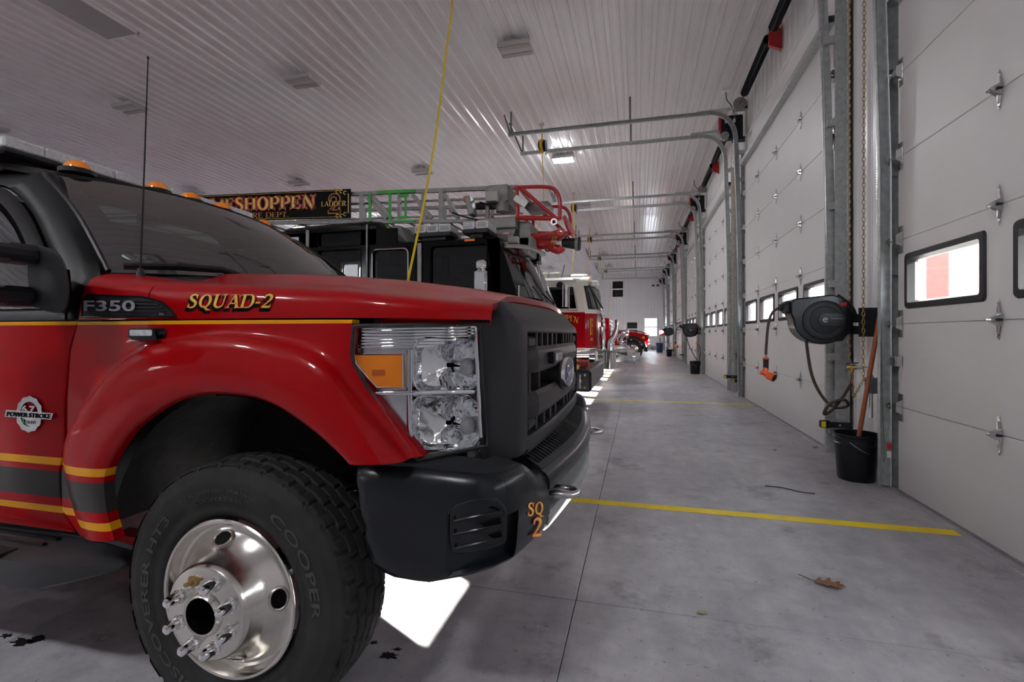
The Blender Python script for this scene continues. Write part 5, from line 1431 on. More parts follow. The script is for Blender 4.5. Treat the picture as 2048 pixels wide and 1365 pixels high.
# fog-lamp blank with three slots (picture-traced on the bumper side)
def BS(px, py, off): 
    d = ray(px, 0); r = d.x / d.y; pl = [p for p in BPS]
    for i in range(len(pl) - 1):
        a, b = pl[i].x - r * pl[i].y, pl[i + 1].x - r * pl[i + 1].y
        if a <= 0 <= b:
            t_ = a / (a - b) if a != b else 0; h = pl[i].lerp(pl[i + 1], t_); tt = (pl[i + 1] - pl[i]).normalized(); h = h + Vector((tt.y, -tt.x, 0)) * off; break
    dep = -_sa * h.x + _ca * h.y
    return Vector((h.x, h.y, CAM_H + (HZY - py) / F_PX * dep))
def fog():
    out = smooth_pts([(905, 1018, 0), (935, 1003, 0), (985, 996, 0), (1002, 1006, 0), (1012, 1022, 0), (1012, 1060, 0), (1010, 1083, 0), (995, 1093, 0), (950, 1104, 0), (915, 1107, 0), (903, 1098, 0), (900, 1060, 0)], 3, True)
    g = G(); g.prism([(p.x, p.y) for p in out], lambda p: BS(p[0], p[1], .004), lambda p: BS(p[0], p[1], -.036)); return g
fog().build('fog_blank', 'black_plastic', bumper, 40, True, bevel=.003)
g = G(); S3 = [((909, 1032), (985, 1013), (1000, 1021), (909, 1041)), ((909, 1059), (998, 1038), (1001, 1048), (909, 1068)), ((910, 1088), (1000, 1064), (1003, 1074), (911, 1096))]
for q in S3: g.prism(list(q), lambda p: BS(p[0], p[1], .0048), lambda p: BS(p[0], p[1], .0))
g.build('slot_shade', 'letter_black', bumper, 0, True)  # raised black strips stand in for the shade inside the slots
g = G()
for q in S3: g.tube([BS(lerp(q[3][0], q[2][0], w_ / 5), lerp(q[3][1], q[2][1], w_ / 5) + 2, .005) for w_ in range(6)], .003, 5)
g.build('slot_lip', 'black_smooth', bumper, 40)
# raised pad on the bumper top
g = G(); rows = []
for i in range(13):
    k = int(lerp(2, BCUT - 8, i / 12)); p = BPS[k]; q = brow(p); a, b = q[2] + Vector((0, 0, .010)), q[0] + Vector((0, 0, .016)); rows.append([a + Vector((0, 0, -.014)), a, a.lerp(b, .5), b])
g.grid(rows); g.build('top_pad', 'black_plastic', bumper, 40)
# centre: step pad, upper bar, opening, lower bar
mid = BPS[BCUT:]; mid = mid + [mir(p) for p in mid[-2::-1]]
def strip(prof):
    rows = []
    for i, p in enumerate(mid):
        t = (mid[min(i + 1, len(mid) - 1)] - mid[max(i - 1, 0)]).normalized(); nrm = Vector((t.y, -t.x, 0)); rows.append([p + nrm * o + Vector((0, 0, z)) for o, z in prof])
    g = G(); g.grid(rows); g.add(rows[0], [tuple(range(len(rows[0])))]); g.add(rows[-1], [tuple(range(len(rows[0]) - 1, -1, -1))]); return g
strip([(-.14, .778), (-.10, .772), (-.03, .722), (-.012, .712), (-.002, .700), (.002, .688), (.002, .662), (-.004, .650), (-.02, .642), (-.10, .64)]).build('upper_bar', 'black_smooth', bumper, 40)
strip([(-.10, .592), (-.015, .590), (-.004, .584), (0, .565), (-.004, .535), (-.016, .524), (-.10, .522)]).build('lower_bar', 'gray_paint', bumper, 40)  # grey puts sun sheen and scuffs into the colour of this black lip
strip([(-.13, .775), (-.13, .55)]).build('bumper_void', 'black_matte', bumper, 0)
pad = strip([(-.142, .780), (-.132, .785), (-.036, .733), (-.026, .725), (-.026, .716)]); pad.build('step_pad', 'black_plastic', bumper, 40)
for i in range(1, len(mid) * 2 - 3):
    k = i / 2; a = mid[int(k)]; b = mid[min(int(k) + 1, len(mid) - 1)]; p = a.lerp(b, k - int(k)); t = (b - a).normalized() if (b - a).length > 1e-6 else Vector((0, 1, 0)); nrm = Vector((t.y, -t.x, 0))
    g = G(); g.bar(p + nrm * -.126 + Vector((0, 0, .7845)), p + nrm * -.042 + Vector((0, 0, .7390)), .010, .006); g.build('pad_rib', 'black_plastic', bumper, 0)
def towhook():
    g = G(); y = 1.66; c = Vector((-.205, y, .622)); pts = [(-.38, y - .035, .622), (-.250, y - .035, .622)]
    for q in range(9): a = -PI / 2 + PI * q / 8; pts.append((-.245 + .045 * math.cos(a), y + .035 * math.sin(a), .622))
    pts += [(-.250, y + .035, .622), (-.38, y + .035, .622)]
    g.tube(pts, .013, 8); return g
both(towhook, 'tow_hook', 'steel', squad, 60)
g = G(); g.box((-.9, 1.62, .52), (-.34, 1.70, .66)); g.box((-.9, 2.70, .52), (-.34, 2.78, .66)); g.box((-3.0, 1.70, .45), (-.9, 1.78, .63)); g.box((-3.0, 2.62, .45), (-.9, 2.70, .63)); g.build('frame_rail', 'black_matte', squad, 0)
# bumper lettering SQ / 2
def bmap(px, py, w, off): return lambda x, y: BS(px + x * w, py - y * w * 1.22 - x * w * .12, off)
for s, px, py, w, sl in (('SQ', 1053, 1033, 21, .05), ('2', 1062, 1075, 30, .05)):
    g = G(); letters(g, s, bmap(px, py, w, .0032), .045, sl); g.build('bumper_lettering', 'letter_red', bumper, 0)
    g = G(); letters(g, s, bmap(px, py, w, .0040), .0, sl); g.build('bumper_lettering', 'gold', bumper, 0)
# ---------------------------------------------------------------- flank details
def hood_y(z, x=-1.3):
    s = hood_sec(x); return interp(z, [(b, a) for a, b in s[:6]])
def hmap(px, py, w, h, off):
    def f(x, y):
        q = PY(px + x * w, py - y * h, 1.203); return PY(px + x * w, py - y * h, hood_y(q.z) - off)
    return f
W_ = text_width('SQUAD-2')
g = G(); letters(g, 'SQUAD-2', lambda x, y: hmap(373, 618.5, 168 / W_, 27, .0015)(x - .07, y - .12), .075, .26); g.build('name_lettering', 'letter_black', squad, 0)
g = G(); letters(g, 'SQUAD-2', hmap(373, 616, 168 / W_, 27, .0022), .028, .26); g.build('name_lettering', 'letter_red', squad, 0)
g = G(); letters(g, 'SQUAD-2', hmap(373, 616, 168 / W_, 27, .0028), .0, .26); g.build('name_lettering', 'gold', squad, 0)
# fender vent with badge
vt = node('fender_vent', squad, (-1.6, 1.2, 1.25))
vo = [(163, 634), (166, 601), (175, 590), (225, 592), (285, 594), (322, 604), (342, 620), (352, 634)]
vy = lambda px, py, off: PY(px, py, hood_y(PY(px, py, 1.203).z, -1.55) - off)
g = G(); g.prism(vo, lambda p: vy(p[0], p[1], .004), lambda p: vy(p[0], p[1], -.01)); g.build('vent_plate', 'black_plastic', vt, 0, True)
g = G(); g.tube([vy(a, b, .004) for a, b in vo], .0035, 5, closed=True); g.build('vent_rim', 'black_smooth', vt, 60)
for k, (x0, x1, y) in enumerate(((170, 305, 601), (240, 318, 608), (240, 326, 614.5), (240, 330, 621))):
    g = G(); g.tube([vy(x0, y, .006), vy(x1, y + 1.5, .006)], .0026, 5); g.build('vent_louver', 'black_smooth', vt, 60)
g = sans('F350', lambda u, v, w: vy(167 + u * 103, 622 - v * 21 + u * 0, .007 + w) + Vector((0, 0, 0)), .003, .02, 1.0)
for i, p in enumerate(g.v): pass
g.build('badge_lettering', 'badge_silver', vt, 0)
g = sans('SUPER DUTY', lambda u, v, w: vy(175 + u * 85, 631 - v * 5, .005 + w), .0005, 0, 1.5); g.build('badge_caption', 'stripe_gray', vt, 0)
g = sans('XL', lambda u, v, w: vy(318 + u * 10, 630.5 - v * 4.5, .006 + w), .0005, 0, 1.2); g.build('trim_lettering', 'sticker_white', vt, 0)
# side warning lamp
sl_ = node('side_lamp', squad, (-1.5, 1.2, 1.17)); sp_ = lambda px, py, off: PY(px, py, 1.198 - off)
g = G(); g.prism(rrect(256, 657, 332, 678, 6), lambda p: sp_(p[0], p[1], .004), lambda p: sp_(p[0], p[1], -.004)); g.prism([(257, 659), (308, 659), (314, 680), (262, 680)], lambda p: sp_(p[0], p[1], .022), lambda p: sp_(p[0], p[1], 0)); g.build('housing', 'black_smooth', sl_, 0, True)
g = G(); g.prism(rrect(259, 660, 304, 672, 3), lambda p: sp_(p[0], p[1], .0245), lambda p: sp_(p[0], p[1], .02)); g.build('lens', 'lens_white', sl_, 0, True)
g = G(); c_ = sp_(321, 668, .006); g.cyl(c_, c_ + Vector((0, -.006, 0)), .006, n=10); g.build('screw', 'steel', sl_)
# engine badge on the door
eb = node('engine_badge', squad, (-2.0, 1.195, .93)); ep = lambda px, py, off: PY(px, py, 1.1925 - off)
g = G(); cx_, cy_ = 58, 829
ring_o = [(cx_ + (25.5 + 1.6 * (k % 4 < 2)) * math.cos(2 * PI * k / 48), cy_ + (35 + 1.6 * (k % 4 < 2)) * math.sin(2 * PI * k / 48)) for k in range(48)]
ring_i = [(cx_ + 18 * math.cos(2 * PI * k / 48), cy_ + 25 * math.sin(2 * PI * k / 48)) for k in range(48)]
n = 48
g.grid([[ep(*p, -.004) for p in ring_o], [ep(*p, .007) for p in ring_o], [ep(*p, .007) for p in ring_i], [ep(*p, .0) for p in ring_i]], close_u=True); g.build('badge_ring', 'steel', eb, 30)
g = G(); half = [(cx_ + 18.5 * math.cos(PI * k / 20), cy_ + 3 + 23 * math.sin(PI * k / 20)) for k in range(21)]; g.prism(half, lambda p: ep(p[0], p[1], .004), lambda p: ep(p[0], p[1], -.002)); g.build('badge_disc', 'steel', eb, 0, True)
g = G(); g.prism([(9, 834), (12, 820), (106, 827), (102, 840)], lambda p: ep(p[0], p[1], .010), lambda p: ep(p[0], p[1], .003)); g.build('badge_bar', 'steel', eb, 0, True)
sans('POWER STROKE', lambda u, v, w: ep(12.5 + u * 87 + v * 1.2, 832.5 - v * 8.5 + u * 5.2, .011 + w), .0004, .03, 1.0).build('badge_lettering', 'letter_black', eb, 0)
sans('6.7', lambda u, v, w: ep(43 + u * 27, 823.5 - v * 12 + u * 1.5, .006 + w), .0015, .04, 1.0).build('badge_number', 'steel', eb, 0)
sans('B20', lambda u, v, w: ep(51 + u * 19, 848 - v * 6 + u * 1, .005 + w), .0005, .02, 1.1).build('badge_number', 'gray_paint', eb, 0)
g = G(); g.add([ep(*p, .0062) for p in ((44, 838), (48, 841), (49, 846), (46, 847), (44, 843))], [(0, 1, 2, 3, 4)]); g.build('badge_leaf', 'green_dot', eb, 0)
# ---------------------------------------------------------------- tow mirror
def mirror_():
    g = G(); P = [(60, 497), (95, 494), (118, 508), (134, 540), (139, 575), (138, 605), (130, 623), (112, 626), (85, 620), (60, 605)]
    return P
mr = node('tow_mirror', squad, (-1.9, 1.1, 1.33))
P = [(p.x, p.y) for p in smooth_pts([(62, 500, 0), (100, 497, 0), (120, 510, 0), (134, 540, 0), (140, 578, 0), (138, 606, 0), (130, 622, 0), (112, 626, 0), (86, 618, 0), (64, 600, 0)], 4, True)]
g = G(); g.prism(P, lambda p: PY(p[0] - 4, p[1], 1.05), lambda p: PY(p[0], p[1], 1.13)); g.build('bracket', 'black_plastic', mr, 40, True, bevel=.012, seg=3)
g = G(); g.prism([(70, 530), (140, 540), (145, 600), (95, 618)], lambda p: PY(p[0], p[1], 1.12), lambda p: PY(p[0], p[1], 1.20)); g.build('bracket_foot', 'black_plastic', mr, 0, True)
for y0, y1, x1 in ((499, 527, 90), (580, 611, 80)):
    a, b = PY(x1, (y0 + y1) / 2, 1.08), PY(-60, (y0 + y1) / 2 - 2, 1.02); hgt = (y1 - y0) / F_PX * 1.45
    b = Vector((a.x - .0, .80, a.z)); 
    g = G(); g.cbox((a.x - .10, .82, a.z - hgt / 2), (a.x + .03, a.y - .02, a.z + hgt / 2), .012); g.build('arm', 'black_plastic', mr, 0)
    g = G(); g.cbox((a.x - .09, .98, a.z - hgt / 2 - .006), (a.x + .024, 1.075, a.z + hgt / 2 + .006), .010); g.build('arm_sleeve', 'black_plastic', mr, 0)
g = G(); g.cbox((-2.02, .55, 1.16), (-1.86, .83, 1.56), .04); g.build('head', 'black_plastic', mr, 30)
g = G(); g.box((-2.024, .57, 1.18), (-2.018, .81, 1.54)); g.build('mirror_glass', 'chrome', mr, 0)
# ---------------------------------------------------------------- running board
rb_ = node('running_board', squad, (-2.3, 1.15, .4))
def rboard():
    rows = []
    for x, yo, zt, zb in ((-3.05, 1.065, .470, .365), (-2.4, 1.065, .470, .365), (-1.86, 1.068, .468, .362), (-1.80, 1.075, .466, .368), (-1.72, 1.10, .460, .385), (-1.64, 1.14, .452, .402), (-1.60, 1.17, .446, .412), (-1.59, 1.20, .444, .42)):
        rows.append([Vector((x, 1.27, zt + .012)), Vector((x, 1.24, zt + .012)), Vector((x, 1.235, zt)), Vector((x, yo + .03, zt - .004)), Vector((x, yo + .006, zt - .014)), Vector((x, yo, zt - .03)), Vector((x, yo + .004, zb + .01)), Vector((x, yo + .02, zb)), Vector((x, 1.27, zb + .01))])
    g = G(); g.grid(rows); g.add(rows[-1], [tuple(range(9))]); return g
rboard().build('step_body', 'grille_gray', rb_, 40)
for z_, y_ in ((.4725, 1.20), (.471, 1.16)):
    g = G(); g.bar((-3.0, y_, z_), (-1.90, y_, z_), .014, .006); g.build('grip_strip', 'black_smooth', rb_, 0)
g = G(); g.box((-3.0, 1.065, .432), (-1.955, 1.12, .4685)); g.build('tread_insert', 'black_matte', rb_, 0)
g = G(); g.grid([[Vector((x, y, z)) for x in (-3.05, -1.7)] for y, z in ((1.215, .495), (1.235, .47), (1.27, .46))]); g.build('rocker', 'black_plastic', rb_, 0)
g = G(); g.box((-1.72, 1.24, .44), (-1.50, 1.30, .49)); g.build('rocker_end', 'red_paint', squad, 0)
# ---------------------------------------------------------------- wheel arch interior
rows = []
for i in range(25):
    a = math.radians(-12 + 205 * i / 24); R_ = .56 if math.degrees(a) < 60 else .50
    rows.append([Vector((WX + R_ * math.cos(a) * .93, y, WZ + .06 + R_ * math.sin(a) * 1.08)) for y in (1.17, 1.30, 1.45, 1.66)])
g = G(); g.grid(rows[8:22], flip=True); g.build('wheel_liner', 'liner', squad, 60)
g = G(); g.add([(-1.72, 1.66, .56), (-.60, 1.66, .66), (-.60, 1.66, 1.2), (-1.72, 1.66, 1.2)], [(0, 1, 2, 3)]); g.add([(-.60, 1.26, .70), (-.60, 1.66, .70), (-.78, 1.66, 1.15), (-.78, 1.26, 1.15)], [(0, 1, 2, 3)]); g.build('inner_apron', 'black_matte', squad, 0)
def hx(t): a = 2 * PI * t; return Vector((-1.00 + .075 * math.cos(a), 1.60 + .075 * math.sin(a), .55 + .055 * t))
g = G(); g.tube([hx(q / 14) for q in range(14 * 8)], .012, 6); g.build('coil_spring', 'black_gloss', squad)
g = G(); g.tube([(-.92, 1.52, .50), (-.90, 1.55, .80), (-.88, 1.57, 1.05)], .022, 8); g.tube([(-1.17, 1.30, .385), (-1.17, 3.1, .385)], .055, 10); g.tube([(-.80, 1.50, .46), (-.80, 2.9, .50)], .018, 8); g.tube([(-1.2, 1.5, .42), (-.45, 1.66, .60)], .022, 8); g.build('suspension', 'black_gloss', squad)
g = G(); g.tube(smooth_pts([(-.83, 1.42, .93), (-.80, 1.40, .80), (-.82, 1.42, .65), (-.95, 1.45, .52)], 5), .008, 6); g.tube(smooth_pts([(-.74, 1.45, .99), (-.76, 1.42, .85), (-.72, 1.4, .72)], 5), .007, 6); g.build('brake_hose', 'black_gloss', squad)
# ---------------------------------------------------------------- wheels
def make_wheel(cx, cy0, sgn, name_lettering, parent, R=.402):
    w = node('wheel', parent, (cx, cy0, WZ)); O = Vector((cx, 0, WZ))
    Y = lambda y: cy0 + sgn * (y - 1.17)
    # tyre: tread grid with grooves, then sidewalls
    nt_ = 300; ny = 50; y0, y1 = 1.178, 1.392; rows = []
    for j in range(ny + 1):
        f = j / ny; y = lerp(y0, y1, f); row = []; crown = .006 * (2 * f - 1) ** 2
        for k in range(nt_):
            a = 2 * PI * k / nt_; r = R - crown
            edge = min(f, 1 - f)
            zig = .011 * (1 if (k // 5) % 2 else -1)
            groove = any(abs(f + zig - c) < .0155 for c in (.22, .41, .60, .79))
            if groove: r -= .0085
            else:
                rib = sum(f + zig > c for c in (.22, .41, .60, .79))
                if (k + rib * 3) % 10 == 0: r -= .0070
                elif rib in (0, 4) and k % 5 == 0 and edge > .05: r -= .003
            if edge < .06: r -= .006 * (1 - edge / .06) + (.006 if k % 10 < 2 else 0)
            row.append(Vector((cx + r * math.cos(a), Y(y), WZ + r * math.sin(a))))
        rows.append(row)
    g = G(); g.grid(rows, flip=(sgn < 0), close_u=True)
    g.build('tread', 'rubber', w, 28)
    def sidewall(ya, out):
        pr = [(R - .013, 0.0), (R - .022, -.004), (R - .034, -.007), (R - .046, -.012), (R - .052, -.0165), (R - .058, -.017), (R - .085, -.020), (R - .115, -.0185), (R - .118, -.016), (R - .135, -.012), (R - .139, -.0135), (R - .15, -.010), (R - .165, .0), (R - .172, .008), (R - .174, .02)]
        return pr
    g = G()
    rws = []
    for r, t in sidewall(0, 0):
        rws.append([Vector((cx + (r - (.004 if (t == 0 and k % 6 == 0) else 0)) * math.cos(2 * PI * k / 108), Y(y0 + .004 + t - (0.003 if (-.0121 < t < -.003 and k % 3 == 0) else 0)), WZ + (r) * math.sin(2 * PI * k / 108))) for k in range(108)])
    g.grid(rws, flip=(sgn > 0), close_u=True)
    rws = [[Vector((cx + r * math.cos(2 * PI * k / 72), Y(y1 - .004 - t), WZ + r * math.sin(2 * PI * k / 72))) for k in range(72)] for r, t in sidewall(0, 0)]
    g.grid(rws, flip=(sgn < 0), close_u=True)
    g.build('sidewall', 'rubber', w, 40)
    # rim
    prof = [(.226, .006), (.233, .0), (.235, -.004), (.231, -.008), (.224, -.007), (.219, .002), (.216, .016), (.212, .024), (.205, .028), (.196, .026), (.186, .018), (.172, .004), (.158, -.012), (.150, -.026), (.144, -.042), (.140, -.052), (.137, -.062), (.134, -.072), (.129, -.078), (.122, -.080), (.062, -.082), (.058, -.092), (.054, -.096), (.050, -.094), (.049, -.085), (.048, -.02), (.0, -.018)]
    g = G(); g.lathe([(r, Y(1.17 + t)) for r, t in prof], (cx, 0, WZ), 'y', 72); g.build('rim', 'polished', w, 30, True)
    g = G(); g.lathe([(.0485, Y(1.092)), (.0475, Y(1.145)), (.0, Y(1.15))], (cx, 0, WZ), 'y', 32); g.lathe([(.24, Y(1.23)), (.215, Y(1.23)), (.215, Y(1.38)), (.24, Y(1.38))], (cx, 0, WZ), 'y', 40); g.build('hub_bore', 'black_gloss', w, 30)
    for q in range(8):
        a = math.radians(8 + 45 * q + 14); rc = .095; px_, pz_ = cx + rc * math.cos(a), WZ + rc * math.sin(a)
        if q == 2 and name_lettering:
            g = G(); g.cyl((px_, Y(1.095), pz_), (px_, Y(1.062), pz_), .007, n=8); g.lathe([(.017, Y(1.090)), (.017, Y(1.084)), (.008, Y(1.082))], (px_, 0, pz_), 'y', 12); g.build('wheel_stud', 'chain_bronze', w); continue
        g = G(); g.lathe([(.0195, Y(1.090)), (.0205, Y(1.086)), (.017, Y(1.080))], (px_, 0, pz_), 'y', 16); g.lathe([(.0170, Y(1.084)), (.0160, Y(1.060)), (.0135, Y(1.050)), (.0075, Y(1.045)), (0, Y(1.044))], (px_, 0, pz_), 'y', 6 if False else 12); g.build('lug_nut', 'chrome', w, 30)
    for q in range(4):
        a = math.radians(7 + 90 * q); ring_ = []; fil = []
        e_t, e_r = Vector((-math.sin(a), 0, math.cos(a))), Vector((math.cos(a), 0, math.sin(a)))
        base = Vector((cx, 0, WZ)) + e_r * .175
        def pt(b, s_):
            rr_ = .176 + .016 * s_ * math.sin(b); tt = .030 * s_ * math.cos(b); yy = interp(rr_, [(.143, -.030), (.157, -.014), (.172, .004), (.186, .018), (.196, .026)])
            p = Vector((cx, Y(1.17 + yy), WZ)) + e_r * rr_ + e_t * tt; return p
        off = Vector((0, -sgn * .0055, 0))
        g = G(); g.add([pt(2 * PI * k / 20, .94) + off for k in range(20)], [tuple(range(20))]); g.build('hole_shade', 'letter_black', w, 0)  # black disc stands in for the shade inside each wheel opening
        g = G(); g.tube([pt(2 * PI * k / 24, 1.0) + off * .6 for k in range(24)], .0045, 6, closed=True); g.build('hole_edge', 'polished', w, 60)
    if name_lettering:
        def around(r0, hgt, a_mid, span):
            def f(u, v, z):
                a = math.radians(a_mid + span / 2 - span * u); r = r0 + v * hgt
                yy = interp(-r, [(-(R - .046), -.012), (-(R - .058), -.017), (-(R - .085), -.020), (-(R - .115), -.0185), (-(R - .135), -.012)])
                return Vector((cx + r * math.cos(a), Y(1.182 + yy) - sgn * (.0012 + z), WZ + r * math.sin(a)))
            return f
        for s_, r0, h_, am, sp, bo in (('COOPER', R - .110, .030, 28, 62, .02), ('DISCOVERER HT3', R - .108, .026, 192, 116, .02), ('COOPERTIRES', R - .113, .013, 96, 34, .01), ('ALL SEASON PERFORMANCE', R - .086, .010, 97, 52, .01)):
            sans(s_, around(r0, h_, am, sp), .0006, bo, 1.05).build('sidewall_lettering', 'rubber_letter', w, 0)
    return w
make_wheel(WX, 1.17, 1, True, squad)
make_wheel(WX, 2 * YC - 1.17, -1, False, squad)
make_wheel(-4.75, 1.17, 1, False, squad)
make_wheel(-4.75, 2 * YC - 1.17, -1, False, squad)
# ---------------------------------------------------------------- service body behind the cab (outside the frame)
g = G(); g.cbox((-6.4, 1.17, .95), (-3.2, 2 * YC - 1.17, 1.75), .03); g.cbox((-6.4, 1.17, .55), (-5.25, 2 * YC - 1.17, .95), .02); g.cbox((-4.25, 1.17, .55), (-3.2, 2 * YC - 1.17, .95), .02); g.build('service_body', 'red_paint', squad, 0)
for x0, x1 in ((-3.28, -4.2), (-4.26, -5.2), (-5.26, -6.3)):
    g = G(); g.cbox((x1, 1.155, 1.0), (x0, 1.172, 1.70), .008); g.build('locker_door', 'red_paint', squad, 0)
# ================================================================== LADDER TRUCK
LY, LC = 6.20, 7.45
ladder = thing('ladder_truck', 'black and red ladder truck with name board, second in the row', 'fire truck', (-5, LC, 0))
def lm(p): return Vector((p[0], 2 * LC - p[1], p[2]))
def truck_wheel(parent, x, y0, y1, r, rim='polished', n=40):
    w = node('wheel', parent, (x, (y0 + y1) / 2, r)); s = 1 if y1 > y0 else -1
    g = G(); g.lathe([(r * .60, y0 + s * .03), (r * .66, y0 + s * .004), (r * .80, y0 - s * .004), (r * .92, y0 + s * .008), (r * .975, y0 + s * .03), (r, y0 + s * .055), (r, y1 - s * .05), (r * .95, y1 - s * .01), (r * .6, y1)], (x, 0, r), 'y', n)
    k = len(g.v); g.build('tyre', 'rubber', w, 40, True)
    g = G(); g.lathe([(r * .61, y0 + s * .02), (r * .60, y0 + s * .012), (r * .56, y0 + s * .02), (r * .52, y0 + s * .06), (r * .40, y0 + s * .05), (r * .30, y0 + s * .0), (r * .28, y0 - s * .01), (r * .15, y0 - s * .012), (r * .13, y0 - s * .03), (0, y0 - s * .032)], (x, 0, r), 'y', n); g.build('rim', rim, w, 30, True)
    for q in range(8):
        a = 2 * PI * q / 8; g = G(); p = (x + r * .21 * math.cos(a), y0 - s * .012, r + r * .21 * math.sin(a)); g.cyl(p, (p[0], p[1] - s * .03, p[2]), r * .03, n=6); g.build('lug_nut', 'chrome', w, 0)
    return w
# cab shell: side profile (x, z) lofted across with a curved front
prof = [(-5.25, 1.0), (-5.25, 2.70), (-5.18, 2.80), (-3.80, 2.83), (-3.62, 2.80), (-3.32, 2.53), (-3.22, 2.50), (-2.02, 2.50), (-1.90, 2.47)]
rows = []
for i, u in enumerate([0, .02, .06, .14, .3, .5, .7, .86, .94, .98, 1]):
    y = lerp(LY, 2 * LC - LY, u); e = abs(2 * u - 1); dz = -.10 * max(0, (e - .88) / .12) ** 2; rows.append([Vector((x, y, z + (dz if z > 2.2 else 0))) for x, z in prof])
g = G(); g.grid(rows, flip=True); g.build('cab_roof', 'black_gloss', ladder, 35)
def front(y, z):
    d = abs(y - LC) / 1.25; return interp(z, [(1.0, -1.20), (1.55, -1.26), (1.66, -1.30), (2.42, -1.62), (2.50, -1.78)]) - .30 * d ** 3
# side walls with window openings
wins = [(-4.58, -3.86, 2.45, 2.67), (-4.58, -3.86, 1.55, 2.40), (-3.67, -3.13, 1.50, 2.36), (-2.77, -1.97, 1.50, 2.37)]
def side_wall(y0, y1):
    g = G(); xs_ = sorted({-5.25, -3.3, -1.78, *[w[0] for w in wins], *[w[1] for w in wins]}); zs_ = sorted({1.35, 2.5, *[w[2] for w in wins], *[w[3] for w in wins]})
    for a, b in zip(xs_, xs_[1:]):
        for c, d in zip(zs_, zs_[1:]):
            if any(w[0] <= a and b <= w[1] and w[2] <= c and d <= w[3] for w in wins): continue
            if c >= 2.45 and b > -3.3: g.box((a, y0, c), (b, y1, min(d, 2.45))) if c < 2.45 else None
            else: g.box((a, y0, c), (b, y1, d))
    g.box((-5.25, y0, 2.45), (-4.58, y1, 2.72)); g.box((-3.86, y0, 2.45), (-3.62, y1, 2.72)); g.box((-4.58, y0, 2.67), (-3.86, y1, 2.74))
    # sloping front post
    g.prism([(-1.97, 2.46), (-1.80, 2.46), (-1.52, 1.62), (-1.50, 1.35), (-1.80, 1.35), (-1.84, 1.62)], lambda p: (p[0], y0, p[1]), lambda p: (p[0], y1, p[1])); return g
side_wall(LY, LY + .05).build('cab_side', 'black_gloss', ladder, 0, True); side_wall(2 * LC - LY - .05, 2 * LC - LY).build('cab_side', 'black_gloss', ladder, 0, True)
g = G(); g.cbox((-5.25, LY + .0, .62), (-1.50, LY + .06, 1.35), .01); g.cbox((-5.25, 2 * LC - LY - .06, .62), (-1.5, 2 * LC - LY, 1.35), .01); g.build('cab_lower', 'red_dark', ladder, 0)
ys_ = [lerp(LY + .02, 2 * LC - LY - .02, i / 20) for i in range(21)]
g = G(); g.grid([[Vector((front(y, z), y, z)) for y in ys_] for z in (1.02, 1.3, 1.52, 1.60, 1.64)]); g.build('cab_front', 'black_gloss', ladder, 40)
g = G(); g.grid([[Vector((front(y, z), y, z)) for y in ys_] for z in (.60, .8, 1.02)]); g.build('front_grille', 'chrome', ladder, 40)
g = G(); g.grid([[Vector((front(y, z), y, z)) for y in ys_] for z in (1.64, 1.9, 2.15, 2.36)]); g.build('windshield', 'auto_glass', ladder, 60)
g = G(); g.grid([[Vector((front(y, z) + (0 if z < 2.45 else -.1), y, z)) for y in ys_] for z in (2.36, 2.44, 2.48, 2.495)]); g.build('visor_band', 'black_gloss', ladder, 50)
g = G(); g.tube(smooth_pts([(-1.75, LY + .15, 2.37), (-1.52, LY + .5, 2.40), (-1.42, LC, 2.42)], 6), .03, 6); g.build('roof_visor', 'gray_paint', ladder)
for y in (LC - .6, LC + .2):
    g = G(); g.tube([(front(y, 1.68) + .02, y, 1.66), (front(y, 1.78) + .03, y - .55, 1.80)], .012, 5); g.build('wiper', 'black_matte', ladder)
for k, (a, b, c, d) in enumerate(wins):
    for y in (LY + .035, 2 * LC - LY - .035):
        g = G(); g.box((a, y - .002, c), (b, y + .002, d)); g.build('side_window', 'dark_glass', ladder, 0)
    if k in (2, 3):
        fr = [(p[0], p[1]) for p in rrect(a - .012, c - .012, b + .012, d + .012, .07, 5)]; g = G(); g.tube([(x, LY - .004, z) for x, z in fr], .011, 6, closed=True); g.build('window_frame', 'chrome' if k == 2 else 'black_gloss', ladder)
    else:
        fr = [(p[0], p[1]) for p in rrect(a, c, b, d, .05, 5)]; g = G(); g.tube([(x, LY - .002, z) for x, z in fr], .008, 6, closed=True); g.build('window_frame', 'black_gloss', ladder)
for x0, x1, z0, z1 in ((-4.765, -4.715, 1.9, 2.71), (-2.965, -2.905, 1.6, 2.43), (-3.765, -3.74, 1.6, 2.74)):
    g = G(); g.cbox((x0, LY - .035, z0), (x1, LY - .01, z1), .006); g.build('grab_rail', 'alu', ladder, 0)
g = G(); g.cbox((-5.12, LY - .02, 2.43), (-4.9, LY + .0, 2.62), .01); g.build('side_light', 'lens_white', ladder, 0)
g = G(); g.cbox((-2.28, LY - .012, 2.425), (-2.13, LY, 2.455), .004); g.build('marker_light', 'amber', ladder, 0)
